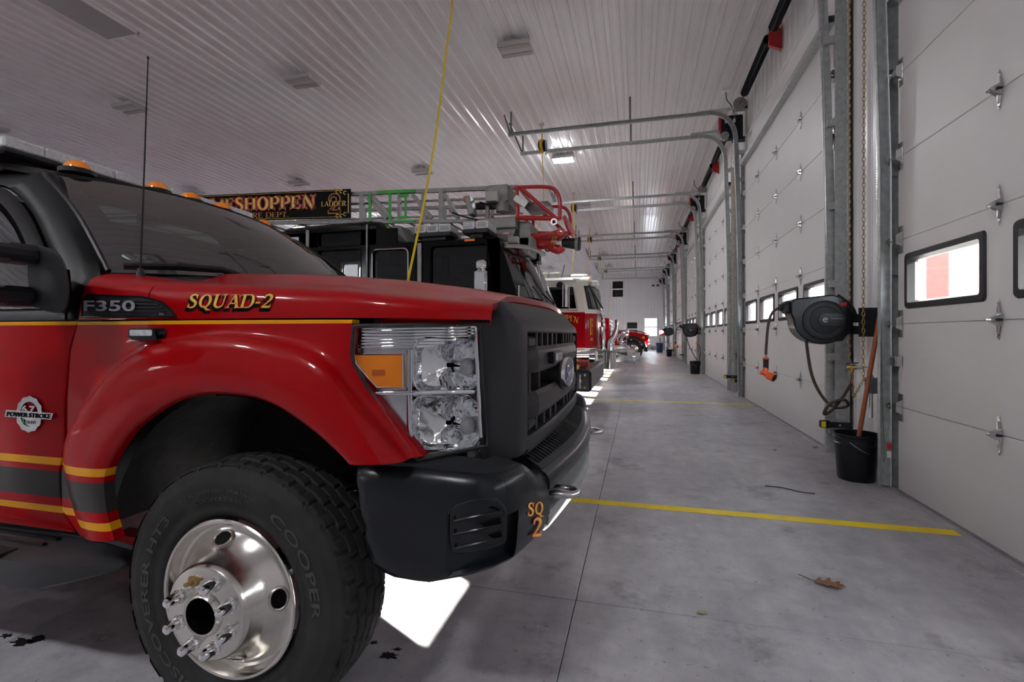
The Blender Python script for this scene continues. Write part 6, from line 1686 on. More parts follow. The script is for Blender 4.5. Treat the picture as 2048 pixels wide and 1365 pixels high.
# interior hints
for x, y in ((-2.6, 6.75), (-2.6, 8.1), (-4.0, 6.9)):
    g = G(); g.cbox((x - .15, y - .25, 1.2), (x, y + .25, 2.02), .05); g.cbox((x - .05, y - .25, 1.2), (x + .45, y + .25, 1.45), .05); g.build('seat', 'interior', ladder, 0)
g = G(); g.box((-5.2, LY + .1, 1.0), (-5.15, 2 * LC - LY - .1, 2.6)); g.box((-5.2, LY + .08, .98), (-1.5, 2 * LC - LY - .08, 1.05)); g.box((-1.95, LY + .1, 1.3), (-1.6, 2 * LC - LY - .1, 1.6)); g.build('cab_interior', 'interior', ladder, 0)
g = G(); g.cbox((-2.35, 7.0, 1.6), (-2.1, 7.5, 1.86), .03); g.cbox((-3.5, 6.5, 1.5), (-3.3, 6.9, 1.85), .02); g.build('equipment', 'interior_green', ladder, 0)
g = G(); g.cbox((-3.55, 6.42, 2.18), (-3.35, 6.62, 2.38), .02); g.cbox((-2.74, 6.5, 2.0), (-2.66, 6.62, 2.3), .02); g.build('coat', 'fabric_red', ladder, 0)
# mirror
g = G(); g.cbox((-2.05, 5.86, 1.70), (-1.86, 5.98, 1.99), .03); g.cbox((-2.03, 5.88, 1.99), (-1.88, 5.97, 2.12), .03); g.build('mirror', 'chrome', ladder, 40)
g = G(); g.tube([(-1.95, 5.97, 1.75), (-1.85, LY + .02, 1.62)], .02, 6); g.build('mirror_arm', 'chrome', ladder)
g = G(); g.tube([(-1.55, LY + .1, 1.45), (-1.55, LY + .1, 1.82)], .015, 6); g.build('corner_marker', 'chrome', ladder)
# roof light bars
for x0, x1, y0, y1, z0 in ((-3.08, -2.52, 6.30, 6.62, 2.60), (-2.36, -1.98, 6.32, 6.75, 2.62)):
    n_ = node('light_bar', ladder, ((x0 + x1) / 2, (y0 + y1) / 2, z0))
    g = G(); g.cbox((x0, y0, z0 - .06), (x1, y1, z0), .01); g.box((x0 + .1, y0 + .05, 2.49), (x1 - .1, y1 - .05, z0 - .05)); g.build('base', 'black_plastic', n_, 0)
    k = 3 if x1 - x0 > .45 else 2
    for q in range(k):
        g = G(); w_ = (x1 - x0) / k; g.cbox((x0 + q * w_ + .008, y0 - .005, z0), (x0 + (q + 1) * w_ - .008, y1, z0 + .11), .015); g.build('lens', 'lens_white', n_, 30)
        g = G(); g.cbox((x0 + q * w_ + .03, y0 - .010, z0 + .025), (x0 + (q + 1) * w_ - .03, y0 - .004, z0 + .085), .004); g.build('reflector', 'chrome', n_, 0)
# bumper
bN = node('front_bumper', ladder, (-.9, LC, .5))
g = G(); g.cbox((-1.25, LY + .06, .42), (-.58, 2 * LC - LY - .06, .70), .03); g.build('bumper_box', 'gray_dark' if 'gray_dark' in MATS else 'black_smooth', bN, 0)
for x in (-.78, -.66):
    for z in (.48, .64):
        g = G(); g.cyl((x, LY + .062, z), (x, LY + .05, z), .015, n=8); g.build('bolt', 'chrome', bN)
g = G(); g.tube([(-.88, LY + .05, .50), (-.88, LY + .03, .57), (-.88, LY + .05, .64)], .014, 6); g.tube([(-.72, LY + .05, .48), (-.72, LY + .01, .56), (-.72, LY + .05, .64)], .02, 6); g.build('latch', 'chrome', bN)
g = G(); g.cyl((-.80, LY + .3, .88), (-.60, LY + .3, .88), .055, n=16); g.cyl((-.62, LY + .3, .88), (-.55, LY + .3, .88), .095, .11, 20); g.build('bumper_nozzle', 'chrome', bN)
g = G(); g.tube(smooth_pts([(-1.1, LY + .3, .74), (-.95, LY + .25, .78), (-.8, LY + .35, .76), (-.7, LY + .5, .75)], 5), .05, 8); g.build('folded_hose', 'fabric_red', bN)
g = G(); g.cbox((-1.0, LY + .12, .70), (-.75, LY + .26, .76), .01); g.build('yellow_pad', 'yellow_plastic', bN, 0)
# body behind the cab, chassis, wheels
g = G(); g.cbox((-12.2, LY + .02, .55), (-5.5, LY + .62, 2.3), .02); g.cbox((-12.2, 2 * LC - LY - .62, .55), (-5.5, 2 * LC - LY - .02, 2.3), .02); g.build('body_locker', 'red_dark', ladder, 0)
g = G(); g.box((-12.2, LC - .6, .6), (-1.4, LC + .6, .95)); g.cbox((-6.6, LC - .55, 2.3), (-5.5, LC + .55, 2.9), .05); g.cbox((-12.2, LY + .62, .9), (-5.5, 2 * LC - LY - .62, 2.28), .02); g.build('chassis', 'black_matte', ladder, 0)
for x in (-2.75, -8.3, -9.7):
    truck_wheel(ladder, x, LY + .0, LY + .32, .53); truck_wheel(ladder, x, 2 * LC - LY, 2 * LC - LY - .32, .53)
# aerial ladder
YN, YF = 6.95, 7.95
def zt(x): return 3.352 - (x + 2.0) * .036
def zb(x): return 2.862 - (x + 2.0) * .050
la = node('aerial_ladder', ladder, (-5, LC, 3.0))
for y in (YN, YF):
    for nm, fz in (('top_rail', zt), ('bottom_rail', zb)):
        g = G(); g.bar((-11.5, y, fz(-11.5)), (-1.72, y, fz(-1.72)), .055, .055); g.build(nm, 'alu', la, 0)
    g = G(); g.bar((-11.5, y + .1, zt(-11.5) - .17), (-1.9, y + .1, zt(-1.9) - .12), .03, .03); g.build('inner_rail', 'alu', la, 0)
    px_posts = (724, 799, 847, 883, 975) if y == YN else (730, 775, 845, 890, 985)
    for p in px_posts:
        x = PY(p, 400, y).x; g = G(); g.bar((x, y, zb(x)), (x, y, zt(x)), .075 if p in (724, 883) else .05, .05, up=(0, 1, 0)); g.build('post', 'alu', la, 0)
    for (xa, xb) in ((733, 774), (825, 864), (889, 917), (745, 785)) if y == YN else ((760, 800), (840, 880), (900, 940)):
        a, b = PY(xa, 400, y).x, PY(xb, 440, y).x; g = G(); g.bar((a, y, zt(a) - .05), (b, y, zb(b) + .05), .055, .045, up=(0, 1, 0)); g.build('diagonal', 'alu', la, 0)
for q in range(14):
    x = -11 + q * .68; g = G(); g.cyl((x, YN, zb(x)), (x, YF, zb(x)), .02, n=8); g.build('rung', 'alu', la)
g = G()
g.bar((-4.02, YN - .03, zt(-4.02)), (-3.36, YN - .03, zt(-3.36)), .03, .05); g.bar((-3.75, YN - .03, zb(-3.75)), (-3.36, YN - .03, zb(-3.4)), .03, .03)
for p in (742, 782): x = PY(p, 420, YN).x; g.bar((x, YN - .03, zb(x)), (x, YN - .03, zt(x)), .045, .02, up=(0, 1, 0))
x = PY(813, 420, YN).x; g.bar((x, YN - .03, zb(x) + .08), (x, YN - .03, zt(x) - .08), .035, .02, up=(0, 1, 0)); g.box((x - .12, YN - .04, zt(x) - .09), (x + .05, YN - .02, zt(x) - .05)); g.box((x - .12, YN - .04, zb(x) + .04), (x + .05, YN - .02, zb(x) + .08))
g.build('green_marking', 'green_led', la, 0)
g = G(); g.cbox((-3.70, 6.98, 2.52), (-2.95, 7.9, 2.86), .02); g.prism([(-3.62, 2.52), (-3.30, 2.52), (-3.46, 2.80), (-3.58, 2.80)], lambda p: (p[0], 6.6, p[1]), lambda p: (p[0], 6.97, p[1])); g.build('ladder_cradle', 'gray_paint', la, 0)
g = G(); g.bar((-4.4, YN, 2.80), (-3.0, YN, 2.75), .04, .10); g.build('cradle_rail', 'alu', la, 0)
# tip: boxes, lamp, plates
g = G(); a, b = PY(975, 376, 6.9), PY(1018, 405, 6.9); g.cbox((a.x, 6.85, b.z), (b.x, 7.6, a.z + .02), .015); g.build('tip_box', 'alu', la, 0)
g = G(); a, b = PY(972, 384, 6.75), PY(996, 402, 6.75); g.cbox((a.x, 6.72, b.z), (b.x, 6.84, a.z), .01); g.build('control_box', 'gray_light', la, 0)
for p in range(4): 
    g = G(); q = PY(976 + p * 5, 404, 6.75); g.cyl(q + Vector((0, 0, .02)), q - Vector((0, 0, .03)), .012, n=6); g.build('cable_gland', 'black_matte', la)
g = G(); a = PY(942, 414, 6.8); g.T = Matrix.Translation(a) @ Matrix.Rotation(math.radians(-14), 4, 'Y'); g.cbox((-.045, -.1, -.14), (.045, .1, .14), .012); g.build('scene_lamp', 'alu', la, 0)
g = G(); a = PY(931, 400, 6.8); g.cbox(a - Vector((.03, .02, .03)), a + Vector((.03, .02, .05)), .008); g.build('warning_light', 'orange', la, 0)
g = G(); a, b = PY(953, 413, 7.2), PY(1008, 412, 7.2); g.cyl(a, b, .055, n=14); g.build('ladder_tip_tube', 'black_matte', la)
g = G(); a = PY(1005, 415, 6.9); g.cyl(a - Vector((0, 0, .07)), a + Vector((0, 0, .05)), .10, n=16); g.cyl(a + Vector((0, 0, .05)), a + Vector((0, 0, .07)), .11, n=16); g.build('swivel', 'alu', la)
g = G(); a, b = PY(958, 438, 6.9), PY(1032, 455, 6.9); g.cbox((a.x, 6.88, b.z), (b.x, 8.0, a.z), .01); g.build('tip_plate', 'alu', la, 0)
pl = [(990, 456), (1032, 456), (1026, 474), (1012, 482), (996, 474)]
g = G(); g.prism(pl, lambda p: PY(p[0], p[1], 6.95), lambda p: PY(p[0], p[1], 7.05)); g.build('maker_plate', 'alu', la, 0, True)
g = G(); c_ = PY(1012, 467, 6.945); g.add([c_ + Vector((.075 * math.cos(2 * PI * k / 20), -.002, .022 * math.sin(2 * PI * k / 20))) for k in range(20)], [tuple(range(20))]); g.build('maker_oval', 'letter_red', la, 0)
g = G(); g.add([c_ + Vector((.060 * math.cos(2 * PI * k / 20), -.004, .015 * math.sin(2 * PI * k / 20))) for k in range(20)], [tuple(range(20))]); g.build('maker_oval', 'sticker_white', la, 0)
g = G(); a = PY(1036, 455, 7.0); g.cbox((-1.72, 7.0, 2.35), (-1.55, 7.6, 2.85), .02); g.cbox((-1.9, 7.0, 2.46), (-1.5, 7.5, 2.62), .02); g.build('monitor_mount', 'gray_paint', la, 0)
g = G(); a = PY(1028, 481, 6.9); g.cbox(a - Vector((.09, .05, .05)), a + Vector((.07, .05, .05)), .01); g.build('junction', 'gray_light', la, 0)
g = G(); g.tube(smooth_pts([PY(905, 425, 6.85), PY(925, 433, 6.85), PY(955, 440, 6.85)], 5), .012, 5); g.tube(smooth_pts([PY(960, 405, 6.9), PY(985, 410, 6.85), PY(1015, 402, 6.85)], 5), .012, 5); g.build('cable', 'black_matte', la)
# red cage at the tip
cg = node('tip_cage', ladder, (-1.3, LC, 2.9))
def cage(y, dx, dz, posts):
    def q(px, py): v = PY(px, py, 6.9); return Vector((v.x + dx, y, v.z + dz))
    g = G()
    g.tube([q(1028, 378)] + smooth_pts([q(1034, 375), q(1090, 374), q(1110, 380), q(1119, 398), q(1120, 420), q(1119, 440)], 5), .028, 8)
    g.tube([q(1034, 376), q(1035, 436)], .028, 8); g.tube([q(1034, 436), q(1120, 437)], .036, 8); g.tube([q(1044, 378), q(1113, 438)], .030, 8)
    g.build('cage_side', 'red_pipe', cg, 60)
cage(6.9, 0, 0, 1); cage(8.0, 0, 0, 1)
def q69(px, py, y): v = PY(px, py, y); return v
g = G(); g.tube([(-1.02, 6.9, 2.84), (-1.02, 8.0, 2.84)], .03, 8); g.tube([(-1.02, 6.9, 2.84), (-.98, 6.95, 2.70), (-.98, 8.0, 2.70)], .026, 8); g.tube([(-1.65, 7.1, 2.64), (-1.0, 7.1, 2.66)], .03, 8); g.tube([(-1.62, 7.1, 2.95), (-1.62, 7.1, 2.64)], .022, 8); g.tube([(-1.70, 6.9, 3.33), (-1.70, 8.0, 3.33)], .026, 8); g.build('cage_frame', 'red_pipe', cg, 60)
g = G(); c_ = PY(1108, 444, 6.88); g.lathe([(.028, -.012), (.05, -.012), (.05, .012), (.028, .012), (.028, -.012)], c_, 'y', 16); g.build('lifting_eye', 'steel', cg)
g = G(); c_ = PY(1121, 463, 6.95); g.lathe([(.03, -.012), (.055, -.012), (.055, .012), (.03, .012), (.03, -.012)], c_, 'y', 16); g.build('lifting_eye', 'red_pipe', cg)
g = G(); g.T = Matrix.Translation(PY(1045, 405, 6.8)) @ Matrix.Rotation(math.radians(35), 4, 'Y'); g.cbox((-.13, -.05, -.045), (.11, .05, .045), .012); g.build('camera_case', 'trim_white', cg, 0)
g = G(); g.T = Matrix.Translation(PY(1056, 413, 6.8)) @ Matrix.Rotation(math.radians(35), 4, 'Y'); g.cbox((-.02, -.055, -.05), (.02, .055, .05), .008); g.build('camera_front', 'black_plastic', cg, 0)
g = G(); a, b = PY(1050, 424, 7.3), PY(1102, 408, 7.3); g.cbox((a.x, 7.25, a.z), (b.x, 7.6, b.z + .05), .05); g.build('waterway_cover', 'alu', cg, 30)
# red water cannon
mn = node('water_cannon', ladder, (-1.2, LC, 2.55)); yM = 7.35
def mm(px, py): return PY(px, py, yM)
g = G(); g.tube([mm(1055, 485), mm(1068, 486), mm(1085, 485), mm(1100, 485), mm(1110, 486)], [.10, .13, .11, .10, .12], 14); g.tube([mm(1068, 472), mm(1070, 486), mm(1074, 503)], [.07, .12, .06], 12); g.tube(smooth_pts([mm(1095, 484), mm(1105, 474), mm(1118, 471), mm(1124, 478)], 4), .085, 12); g.tube(smooth_pts([mm(1095, 488), mm(1106, 496), mm(1118, 500), mm(1124, 494)], 4), .07, 12); g.build('cannon_body', 'red_pipe', mn, 50)
g = G(); g.tube([mm(1105, 484), mm(1111, 485)], [.12, .12], 12); g.build('clamp', 'brass', mn)
g = G(); g.tube([mm(1124, 486), mm(1130, 486), mm(1152, 488)], [.055, .075, .085], 14); g.build('nozzle', 'black_plastic', mn, 40)
g = G(); g.tube([mm(1151, 488), mm(1157, 488)], [.11, .115], 16); g.build('nozzle_ring', 'alu', mn, 40); g = G(); g.tube([mm(1157, 488), mm(1160.5, 488)], [.105, .10], 16); g.build('nozzle_tip', 'black_matte', mn, 40)
g = G(); g.tube(smooth_pts([mm(1090, 497), mm(1094, 503), mm(1102, 500)], 4), .012, 5); g.tube(smooth_pts([mm(1130, 478), mm(1134, 473), mm(1140, 477)], 4), .010, 5); g.tube([mm(1050, 470), mm(1048, 500)], .03, 8); g.build('hose_loop', 'black_matte', mn)
# cab-side camera pod near the windshield
g = G(); a = PY(1068, 518, 7.6); g.cbox(a - Vector((.10, .1, .06)), a + Vector((.10, .1, .07)), .015); g.tube([a - Vector((.1, 0, 0)), a - Vector((.28, 0, -.1))], .03, 6); g.build('camera_pod', 'black_plastic', ladder, 0)
g = G(); g.cbox(a + Vector((.06, -.11, -.085)), a + Vector((.11, .1, -.055)), .006); g.build('pod_edge', 'alu', ladder, 0)
# name board
nb_ = node('name_board', ladder, (-6, 6.88, 3.2))
def nbz(x, v): return lerp(3.035, 3.50, v) + (-4.47 - x) * .036 - (0 if v > .5 else 0)
def NB(x, v, off=0): return Vector((x, 6.86 - off, nbz(x, v)))
g = G(); g.add([NB(-8.9, 0), NB(-4.47, 0), NB(-4.47, 1), NB(-8.9, 1), NB(-8.9, 0, -.03), NB(-4.47, 0, -.03), NB(-4.47, 1, -.03), NB(-8.9, 1, -.03)], [(0, 1, 2, 3), (7, 6, 5, 4), (0, 4, 5, 1), (1, 5, 6, 2), (2, 6, 7, 3), (3, 7, 4, 0)]); g.build('board', 'letter_black', nb_, 0)
g = G()
for v in (.045, .955): g.bar(NB(-8.85, v, .002), NB(-4.62, v, .002), .004, .014, up=(0, 1, 0))
g.bar(NB(-4.50, .16, .002), NB(-4.50, .84, .002), .014, .004, up=(0, 1, 0))
for sv in (.13, .87):
    for q in range(3):
        c_ = NB(-4.56 - q * .07, sv + (.05 if sv > .5 else -.05) * (q > 0), .003); g.tube([c_ + Vector((.026 * math.cos(a), 0, .026 * math.sin(a))) for a in [math.radians(30 + 270 * k / 10) for k in range(11)]], .007, 5)
g.build('gold_border', 'gold', nb_, 40)
def nbl(s, x0, w, v0, h, mats_, sl=0, gap=.05):
    W_ = text_width(s, gap)
    for o, m, off in mats_:
        g = G(); letters(g, s, lambda x, y: NB(x0 + x / W_ * w, v0 + y * h, off), o, sl, gap); g.build('board_lettering', m, nb_, 0)
nbl('MESHOPPEN', -7.23, 2.12, .375, .47, ((.085, 'letter_red', .003), (.0, 'gold', .005)))
nbl('VOL. FIRE DEPT.', -6.92, 1.30, .09, .19, ((.0, 'gold_dark', .004),))
nbl('2', -4.88, .24, .18, .64, ((.045, 'gold_dark', .003), (-.012, 'letter_black', .004)))
nbl('LADDER', -5.0, .46, .42, .17, ((.04, 'letter_black', .005), (.0, 'gold', .007)))
# ================================================================== WHITE AND RED RESCUE ENGINE
RY, RC = 11.55, 12.80
resc = thing('rescue_engine', 'white and red rescue engine with gold lettering, third in the row', 'fire truck', (-4, RC, 0))
def rside(y0, y1, yw):
    g = G(); wn = [(-2.20, -1.47, 1.78, 2.30)]
    g.prism([(-7.5, 1.69), (-7.5, 2.42), (-2.32, 2.42), (-2.32, 1.69)], lambda p: (p[0], y0, p[1]), lambda p: (p[0], y1, p[1]))
    for poly in ([(-2.32, 1.69), (-2.32, 2.42), (-2.20, 2.42), (-2.20, 1.69)], [(-2.20, 2.30), (-2.20, 2.42), (-1.38, 2.42), (-1.50, 2.30)], [(-2.20, 1.69), (-2.20, 1.78), (-1.42, 1.78), (-1.36, 1.69)], [(-1.50, 2.30), (-1.38, 2.42), (-1.30, 2.42), (-1.22, 1.69), (-1.36, 1.69), (-1.42, 1.78)]):
        g.prism(poly, lambda p: (p[0], y0, p[1]), lambda p: (p[0], y1, p[1]))
    return g
for y0, y1 in ((RY, RY + .05), (2 * RC - RY - .05, 2 * RC - RY)):
    rside(y0, y1, 0).build('cab_upper', 'white_paint', resc, 0, True)
    g = G(); g.box((-7.5, y0, .86), (-1.22, y1, 1.69)); g.build('cab_lower', 'red_dark', resc, 0)
    g = G(); g.box((-7.5, y0, .42), (-1.22, y1, .84)); g.build('skirt', 'white_paint', resc, 0)
    ys2 = y0 - .003 if y0 == RY else y1 + .003
    g = G(); g.box((-7.5, min(ys2, y0), .84), (-1.22, max(ys2, y0), .86)); g.box((-7.5, min(ys2, y0), .800), (-1.22, max(ys2, y0), .812)); g.build('belt_stripe', 'red_flat', resc, 0)
    g = G(); ym = y0 + .03; g.add([(-2.20, ym, 1.78), (-1.42, ym, 1.78), (-1.50, ym, 2.30), (-2.20, ym, 2.30)], [(0, 1, 2, 3)]); g.build('door_window', 'dark_glass', resc, 0)
    g = G(); ym = y0 - .004 if y0 == RY else y1 + .004; g.tube([(p[0], ym, p[1]) for p in [(-2.24, 1.74), (-1.39, 1.74), (-1.48, 2.34), (-2.24, 2.34)]], .012, 6, closed=True); g.bar((-1.52, ym, .45), (-1.52, ym, 1.62), .012, .012); g.build('door_trim', 'chrome', resc, 0)
# curved front quarter: plan from side to centre
RP = smooth_pts([(-1.26, RY, 0), (-1.10, RY + .04, 0), (-.99, RY + .14, 0), (-.93, RY + .34, 0), (-.885, RY + .8, 0), (-.87, RC, 0)], 5); RP = RP + [Vector((p.x, 2 * RC - p.y, 0)) for p in RP[-2::-1]]
def rfx(p, z): return p + Vector((interp(z, [(.4, .0), (1.69, 0), (2.36, -.13), (2.48, -.2), (2.53, -.4)]), 0, z))
def rstrip(zs_, i0=0, i1=None): 
    g = G(); pp = RP[i0:i1]; g.grid([[rfx(p, z) for p in pp] for z in zs_]); return g
rstrip([.86, 1.2, 1.66]).build('cab_front', 'red_dark', resc, 50)
rstrip([.42, .84]).build('front_skirt', 'white_paint', resc, 50)
rstrip([1.66, 1.69, 1.76]).build('belt_band', 'white_paint', resc, 50)
rstrip([1.76, 1.9, 2.1, 2.32], 4, -4).build('windshield', 'auto_glass', resc, 60)
rstrip([1.76, 2.32], 0, 5).build('front_post', 'white_paint', resc, 50); rstrip([1.76, 2.32], -5).build('front_post', 'white_paint', resc, 50)
rstrip([2.32, 2.40, 2.46, 2.50]).build('brow', 'white_paint', resc, 50)
g = G(); g.tube([rfx(p, z) + Vector((.004, -.006, 0)) for p, z in [(RP[5], 1.79), (RP[9], 1.77), (RP[16], 1.77)]], .014, 6); g.tube([rfx(RP[5], 1.79) + Vector((0, -.01, 0)), rfx(RP[5], 2.30) + Vector((0, -.01, 0))], .014, 6); g.tube([rfx(p, 2.31) + Vector((.004, -.006, 0)) for p in RP[5:18:2]], .014, 6); g.build('windshield_gasket', 'black_matte', resc, 60)
g = G(); g.cbox((-7.5, RY + .01, 2.40), (-1.45, 2 * RC - RY - .01, 2.53), .06); g.cbox((-1.6, RY + .04, 2.42), (-1.08, 2 * RC - RY - .04, 2.525), .05); g.build('cab_roof', 'white_paint', resc, 30)
g = G(); g.box((-7.4, RY + .1, .8), (-7.3, 2 * RC - RY - .1, 2.4)); g.box((-7.4, RY + .06, .5), (-1.1, 2 * RC - RY - .06, .6)); g.box((-1.4, RY + .12, 1.3), (-1.1, 2 * RC - RY - .12, 1.7)); g.build('cab_interior', 'interior', resc, 0)
for x, y in ((-2.2, 12.2), (-2.2, 13.4)):
    g = G(); g.cbox((x - .15, y - .25, 1.2), (x, y + .25, 2.1), .05); g.build('seat', 'interior_green', resc, 0)
g = G(); g.cbox((-1.42, 11.9, 1.72), (-1.30, 12.02, 1.82), .02); g.build('yellow_device', 'yellow_plastic', resc, 0)
# roof gear
g = G(); a, b = PY(1076, 547, 12.0), PY(1099, 560, 12.0); g.cbox((a.x, 11.9, 2.53), (b.x - .01, 12.4, 2.71), .03); g.build('roof_box', 'gray_light', resc, 30)
g = G(); a, b = PY(1100, 547, 12.0), PY(1122, 560, 12.0); g.cbox((a.x, 11.9, 2.53), (b.x, 12.4, 2.71), .03); g.build('roof_box', 'gray_light', resc, 30)
g = G(); g.tube([PY(1122, 560, 12.0), PY(1129, 530, 12.0)], .010, 5); g.build('roof_aerial', 'black_matte', resc)
g = G(); g.cbox((-1.62, 11.9, 2.53), (-1.18, 13.7, 2.64), .03); g.build('light_bar', 'lens_white', resc, 30)
g = G(); g.cbox((-1.33, 11.88, 2.52), (-1.10, 12.1, 2.57), .02); g.build('amber_lamp', 'amber', resc, 30)
g = G(); a = PY(1192, 567, 11.7); g.cbox(a - Vector((.12, .05, .05)), a + Vector((.06, .12, .06)), .02); g.build('corner_lamp', 'trim_white', resc, 30)
# mirror
g = G(); a = PY(1130, 588, 11.25); g.cyl((a.x, 11.25, 1.80), (a.x, 11.25, 2.33), .07, n=14); g.build('mirror', 'chrome', resc, 40)
g = G(); g.tube([(a.x + .09, 11.27, 1.72), (a.x + .09, 11.27, 2.38), (a.x + .2, RY, 2.40)], .012, 6); g.tube([(a.x + .09, 11.27, 1.74), (a.x + .25, RY, 1.72)], .012, 6); g.build('mirror_arm', 'chrome', resc)
g = G(); c_ = PY(1120, 571, 11.3); g.lathe([(0, -.03), (.08, -.03), (.09, 0), (.06, .04), (0, .05)], c_, 'y', 16); g.build('spot_mirror', 'black_plastic', resc)
# lettering
def RS(px, py, off=.004): return PY(px, py, RY - off)
def arch_text(s, px0, px1, y_mid, hgt, sag, m):
    W_ = text_width(s); g = G()
    def f(x, y):
        u = x / W_; px = lerp(px0, px1, u); yy = y_mid + sag * (2 * u - 1) ** 2 * 1.0; return RS(px + (y * 2 * (2 * u - 1)), yy - y * hgt)
    letters(g, s, f, .0, 0); g.build('cab_lettering', m, resc, 0)
arch_text('MESHOPPEN', 1082, 1156, 640, 11, 7, 'gold')
arch_text('FIRE DEPT.', 1112, 1155, 671, 5.5, 0, 'gold')
g = G()
for k, ch in enumerate('RESCUE 2'):
    if ch == ' ': continue
    W_ = text_width(ch); y_ = 642 + k * 5.6
    def f(x, y, y_=y_, W_=W_):
        q = PY(1180 + x / W_ * 6, y_ - y * 4.8, 11.65)
        best = min(RP[:14], key=lambda p: abs(p.x / p.y - q.x / q.y)); v = PY(1180 + x / W_ * 6, y_ - y * 4.8, best.y - .012); return v
    letters(g, ch, f, 0, 0)
g.build('corner_lettering', 'gold', resc, 0)
# chrome front: bumper, siren, elbows, intakes
rbp = node('front_bumper', resc, (-.6, RC, .5))
g = G(); g.cbox((-1.0, RY + .02, .46), (-.32, 2 * RC - RY - .02, .74), .06); g.build('bumper_bar', 'chrome', rbp, 30)
g = G(); g.cbox((-1.45, RY - .004, .36), (-.92, RY + .2, .76), .01); g.build('bumper_wing', 'white_paint', rbp, 0)
g = G(); g.cbox((-1.38, RY - .008, .50), (-1.02, RY - .002, .66), .004); g.build('side_reflector', 'red_lens', rbp, 0)
g = G(); g.box((-1.1, RY + .05, .74), (-.25, 2 * RC - RY - .05, .755)); g.build('bumper_deck', 'alu', rbp, 0)
for px, y_, z0, z1, r in ((1205, 11.75, .78, 1.35, .07), (1206, 11.8, 1.35, 1.62, .05), (1203, 11.8, 1.62, 1.82, .04)):
    x = PY(px, 650, y_).x; g = G(); g.lathe([(r, z0), (r * 1.15, z0 + .04), (r * .8, z0 + .1), (r * 1.1, (z0 + z1) / 2), (r * .75, z1 - .08), (r * 1.15, z1 - .02), (r * .8, z1)], (x, y_, 0), 'z', 16); g.build('chrome_column', 'chrome', rbp, 40)
g = G(); c_ = PY(1232, 672, 12.0); g.tube(smooth_pts([(c_.x - .15, 12.0, .76), (c_.x - .14, 12.0, .98), (c_.x - .05, 12.0, 1.1), (c_.x + .02, 12.0, 1.32), (c_.x + .02, 12.0, 1.52)], 5), [.13, .13, .12, .12, .12, .11, .10, .09, .085, .08, .075, .07, .065, .06, .055, .05, .05, .05, .05, .05, .05][:21], 14); g.build('discharge_elbow', 'chrome', rbp, 50)
g = G(); g.cyl((-.42, 12.0, .62), (-.12, 12.0, .62), .17, n=20); g.cyl((-.12, 12.0, .62), (-.06, 12.0, .62), .20, .19, 20); g.cyl((-.06, 12, .62), (.05, 12.0, .62), .11, n=16); g.build('intake_barrel', 'chrome', rbp, 40)
g = G(); c_ = PY(1222, 725, 11.7); g.cyl((c_.x - .02, 11.7, .36), (c_.x - .02, 11.7, .74), .20, n=24); g.build('siren_drum', 'chrome', rbp, 40)
g = G(); c_ = PY(1238, 668, 11.9); g.lathe([(.02, -.1), (.06, -.08), (.05, 0), (.10, .06), (.14, .08), (.12, .085), (.0, .04)], (c_.x + .1, 11.9, .95), 'x', 18); g.build('horn_bell', 'chrome', rbp, 50)
g = G(); g.tube(smooth_pts([(-.5, 11.6, .36), (-.45, 11.58, .28), (-.3, 11.6, .30), (-.25, 11.62, .4)], 5), .012, 6); g.build('tow_chain', 'steel', rbp)
g = G(); g.tube(smooth_pts([rfx(RP[7], 2.34) + Vector((.05, -.05, 0)), rfx(RP[7], 2.0) + Vector((.12, -.06, 0)), rfx(RP[7], 1.75) + Vector((.15, -.06, 0))], 5), .02, 6); g.tube([rfx(RP[7], 2.2) + Vector((.09, -.05, 0)), rfx(RP[9], 1.76) + Vector((.22, -.05, 0))], .018, 6); g.build('wiper', 'black_matte', resc)
g = G(); g.box((-9.5, RY + .05, .6), (-7.5, 2 * RC - RY - .05, 2.6)); g.build('rescue_body', 'red_dark', resc, 0)
for x in (-2.9, -8.2):
    truck_wheel(resc, x, RY - .01, RY + .3, .5); truck_wheel(resc, x, 2 * RC - RY + .01, 2 * RC - RY - .3, .5)
# ================================================================== RED ENGINE (fourth)
EY, EC = 16.9, 18.15
eng = thing('fire_engine', 'red fire engine with chrome front, fourth in the row behind the rescue engine', 'fire truck', (-4, EC, 0))
g = G(); g.cbox((-7.0, EY, .75), (-.95, 2 * EC - EY, 1.60), .03); g.build('cab_lower', 'red_dark', eng, 0)
g = G(); rows = []
for x, zt_ in ((-7.0, 2.5), (-1.6, 2.5)): pass
g.cbox((-7.0, EY + .02, 1.72), (-2.6, 2 * EC - EY - .02, 2.5), .03); g.prism([(-2.6, 1.6), (-2.6, 2.5), (-1.75, 2.5), (-1.62, 2.4), (-1.55, 2.3), (-1.62, 2.3), (-1.75, 2.38), (-2.5, 2.38), (-2.5, 1.6)], lambda p: (p[0], EY + .02, p[1]), lambda p: (p[0], 2 * EC - EY - .02, p[1])); g.cbox((-7.0, EY + .01, 1.58), (-.95, 2 * EC - EY - .01, 1.72), .03); g.build('cab_upper', 'red_dark', eng, 0, True)
g = G(); g.add([(-2.5, EY + .03, 1.70), (-1.05, EY + .03, 1.70), (-1.6, EY + .03, 2.36), (-2.5, EY + .03, 2.36)], [(0, 1, 2, 3)]); g.build('side_window', 'dark_glass', eng, 0)
g = G(); g.add([(-1.02, EY + .05, 1.70), (-1.02, 2 * EC - EY - .05, 1.70), (-1.6, 2 * EC - EY - .05, 2.34), (-1.6, EY + .05, 2.34)], [(0, 1, 2, 3)]); g.build('windshield', 'auto_glass', eng, 0)
g = G(); g.cbox((-1.0, EY + .05, .50), (-.25, 2 * EC - EY - .05, .78), .05); g.build('bumper', 'chrome', eng, 30)
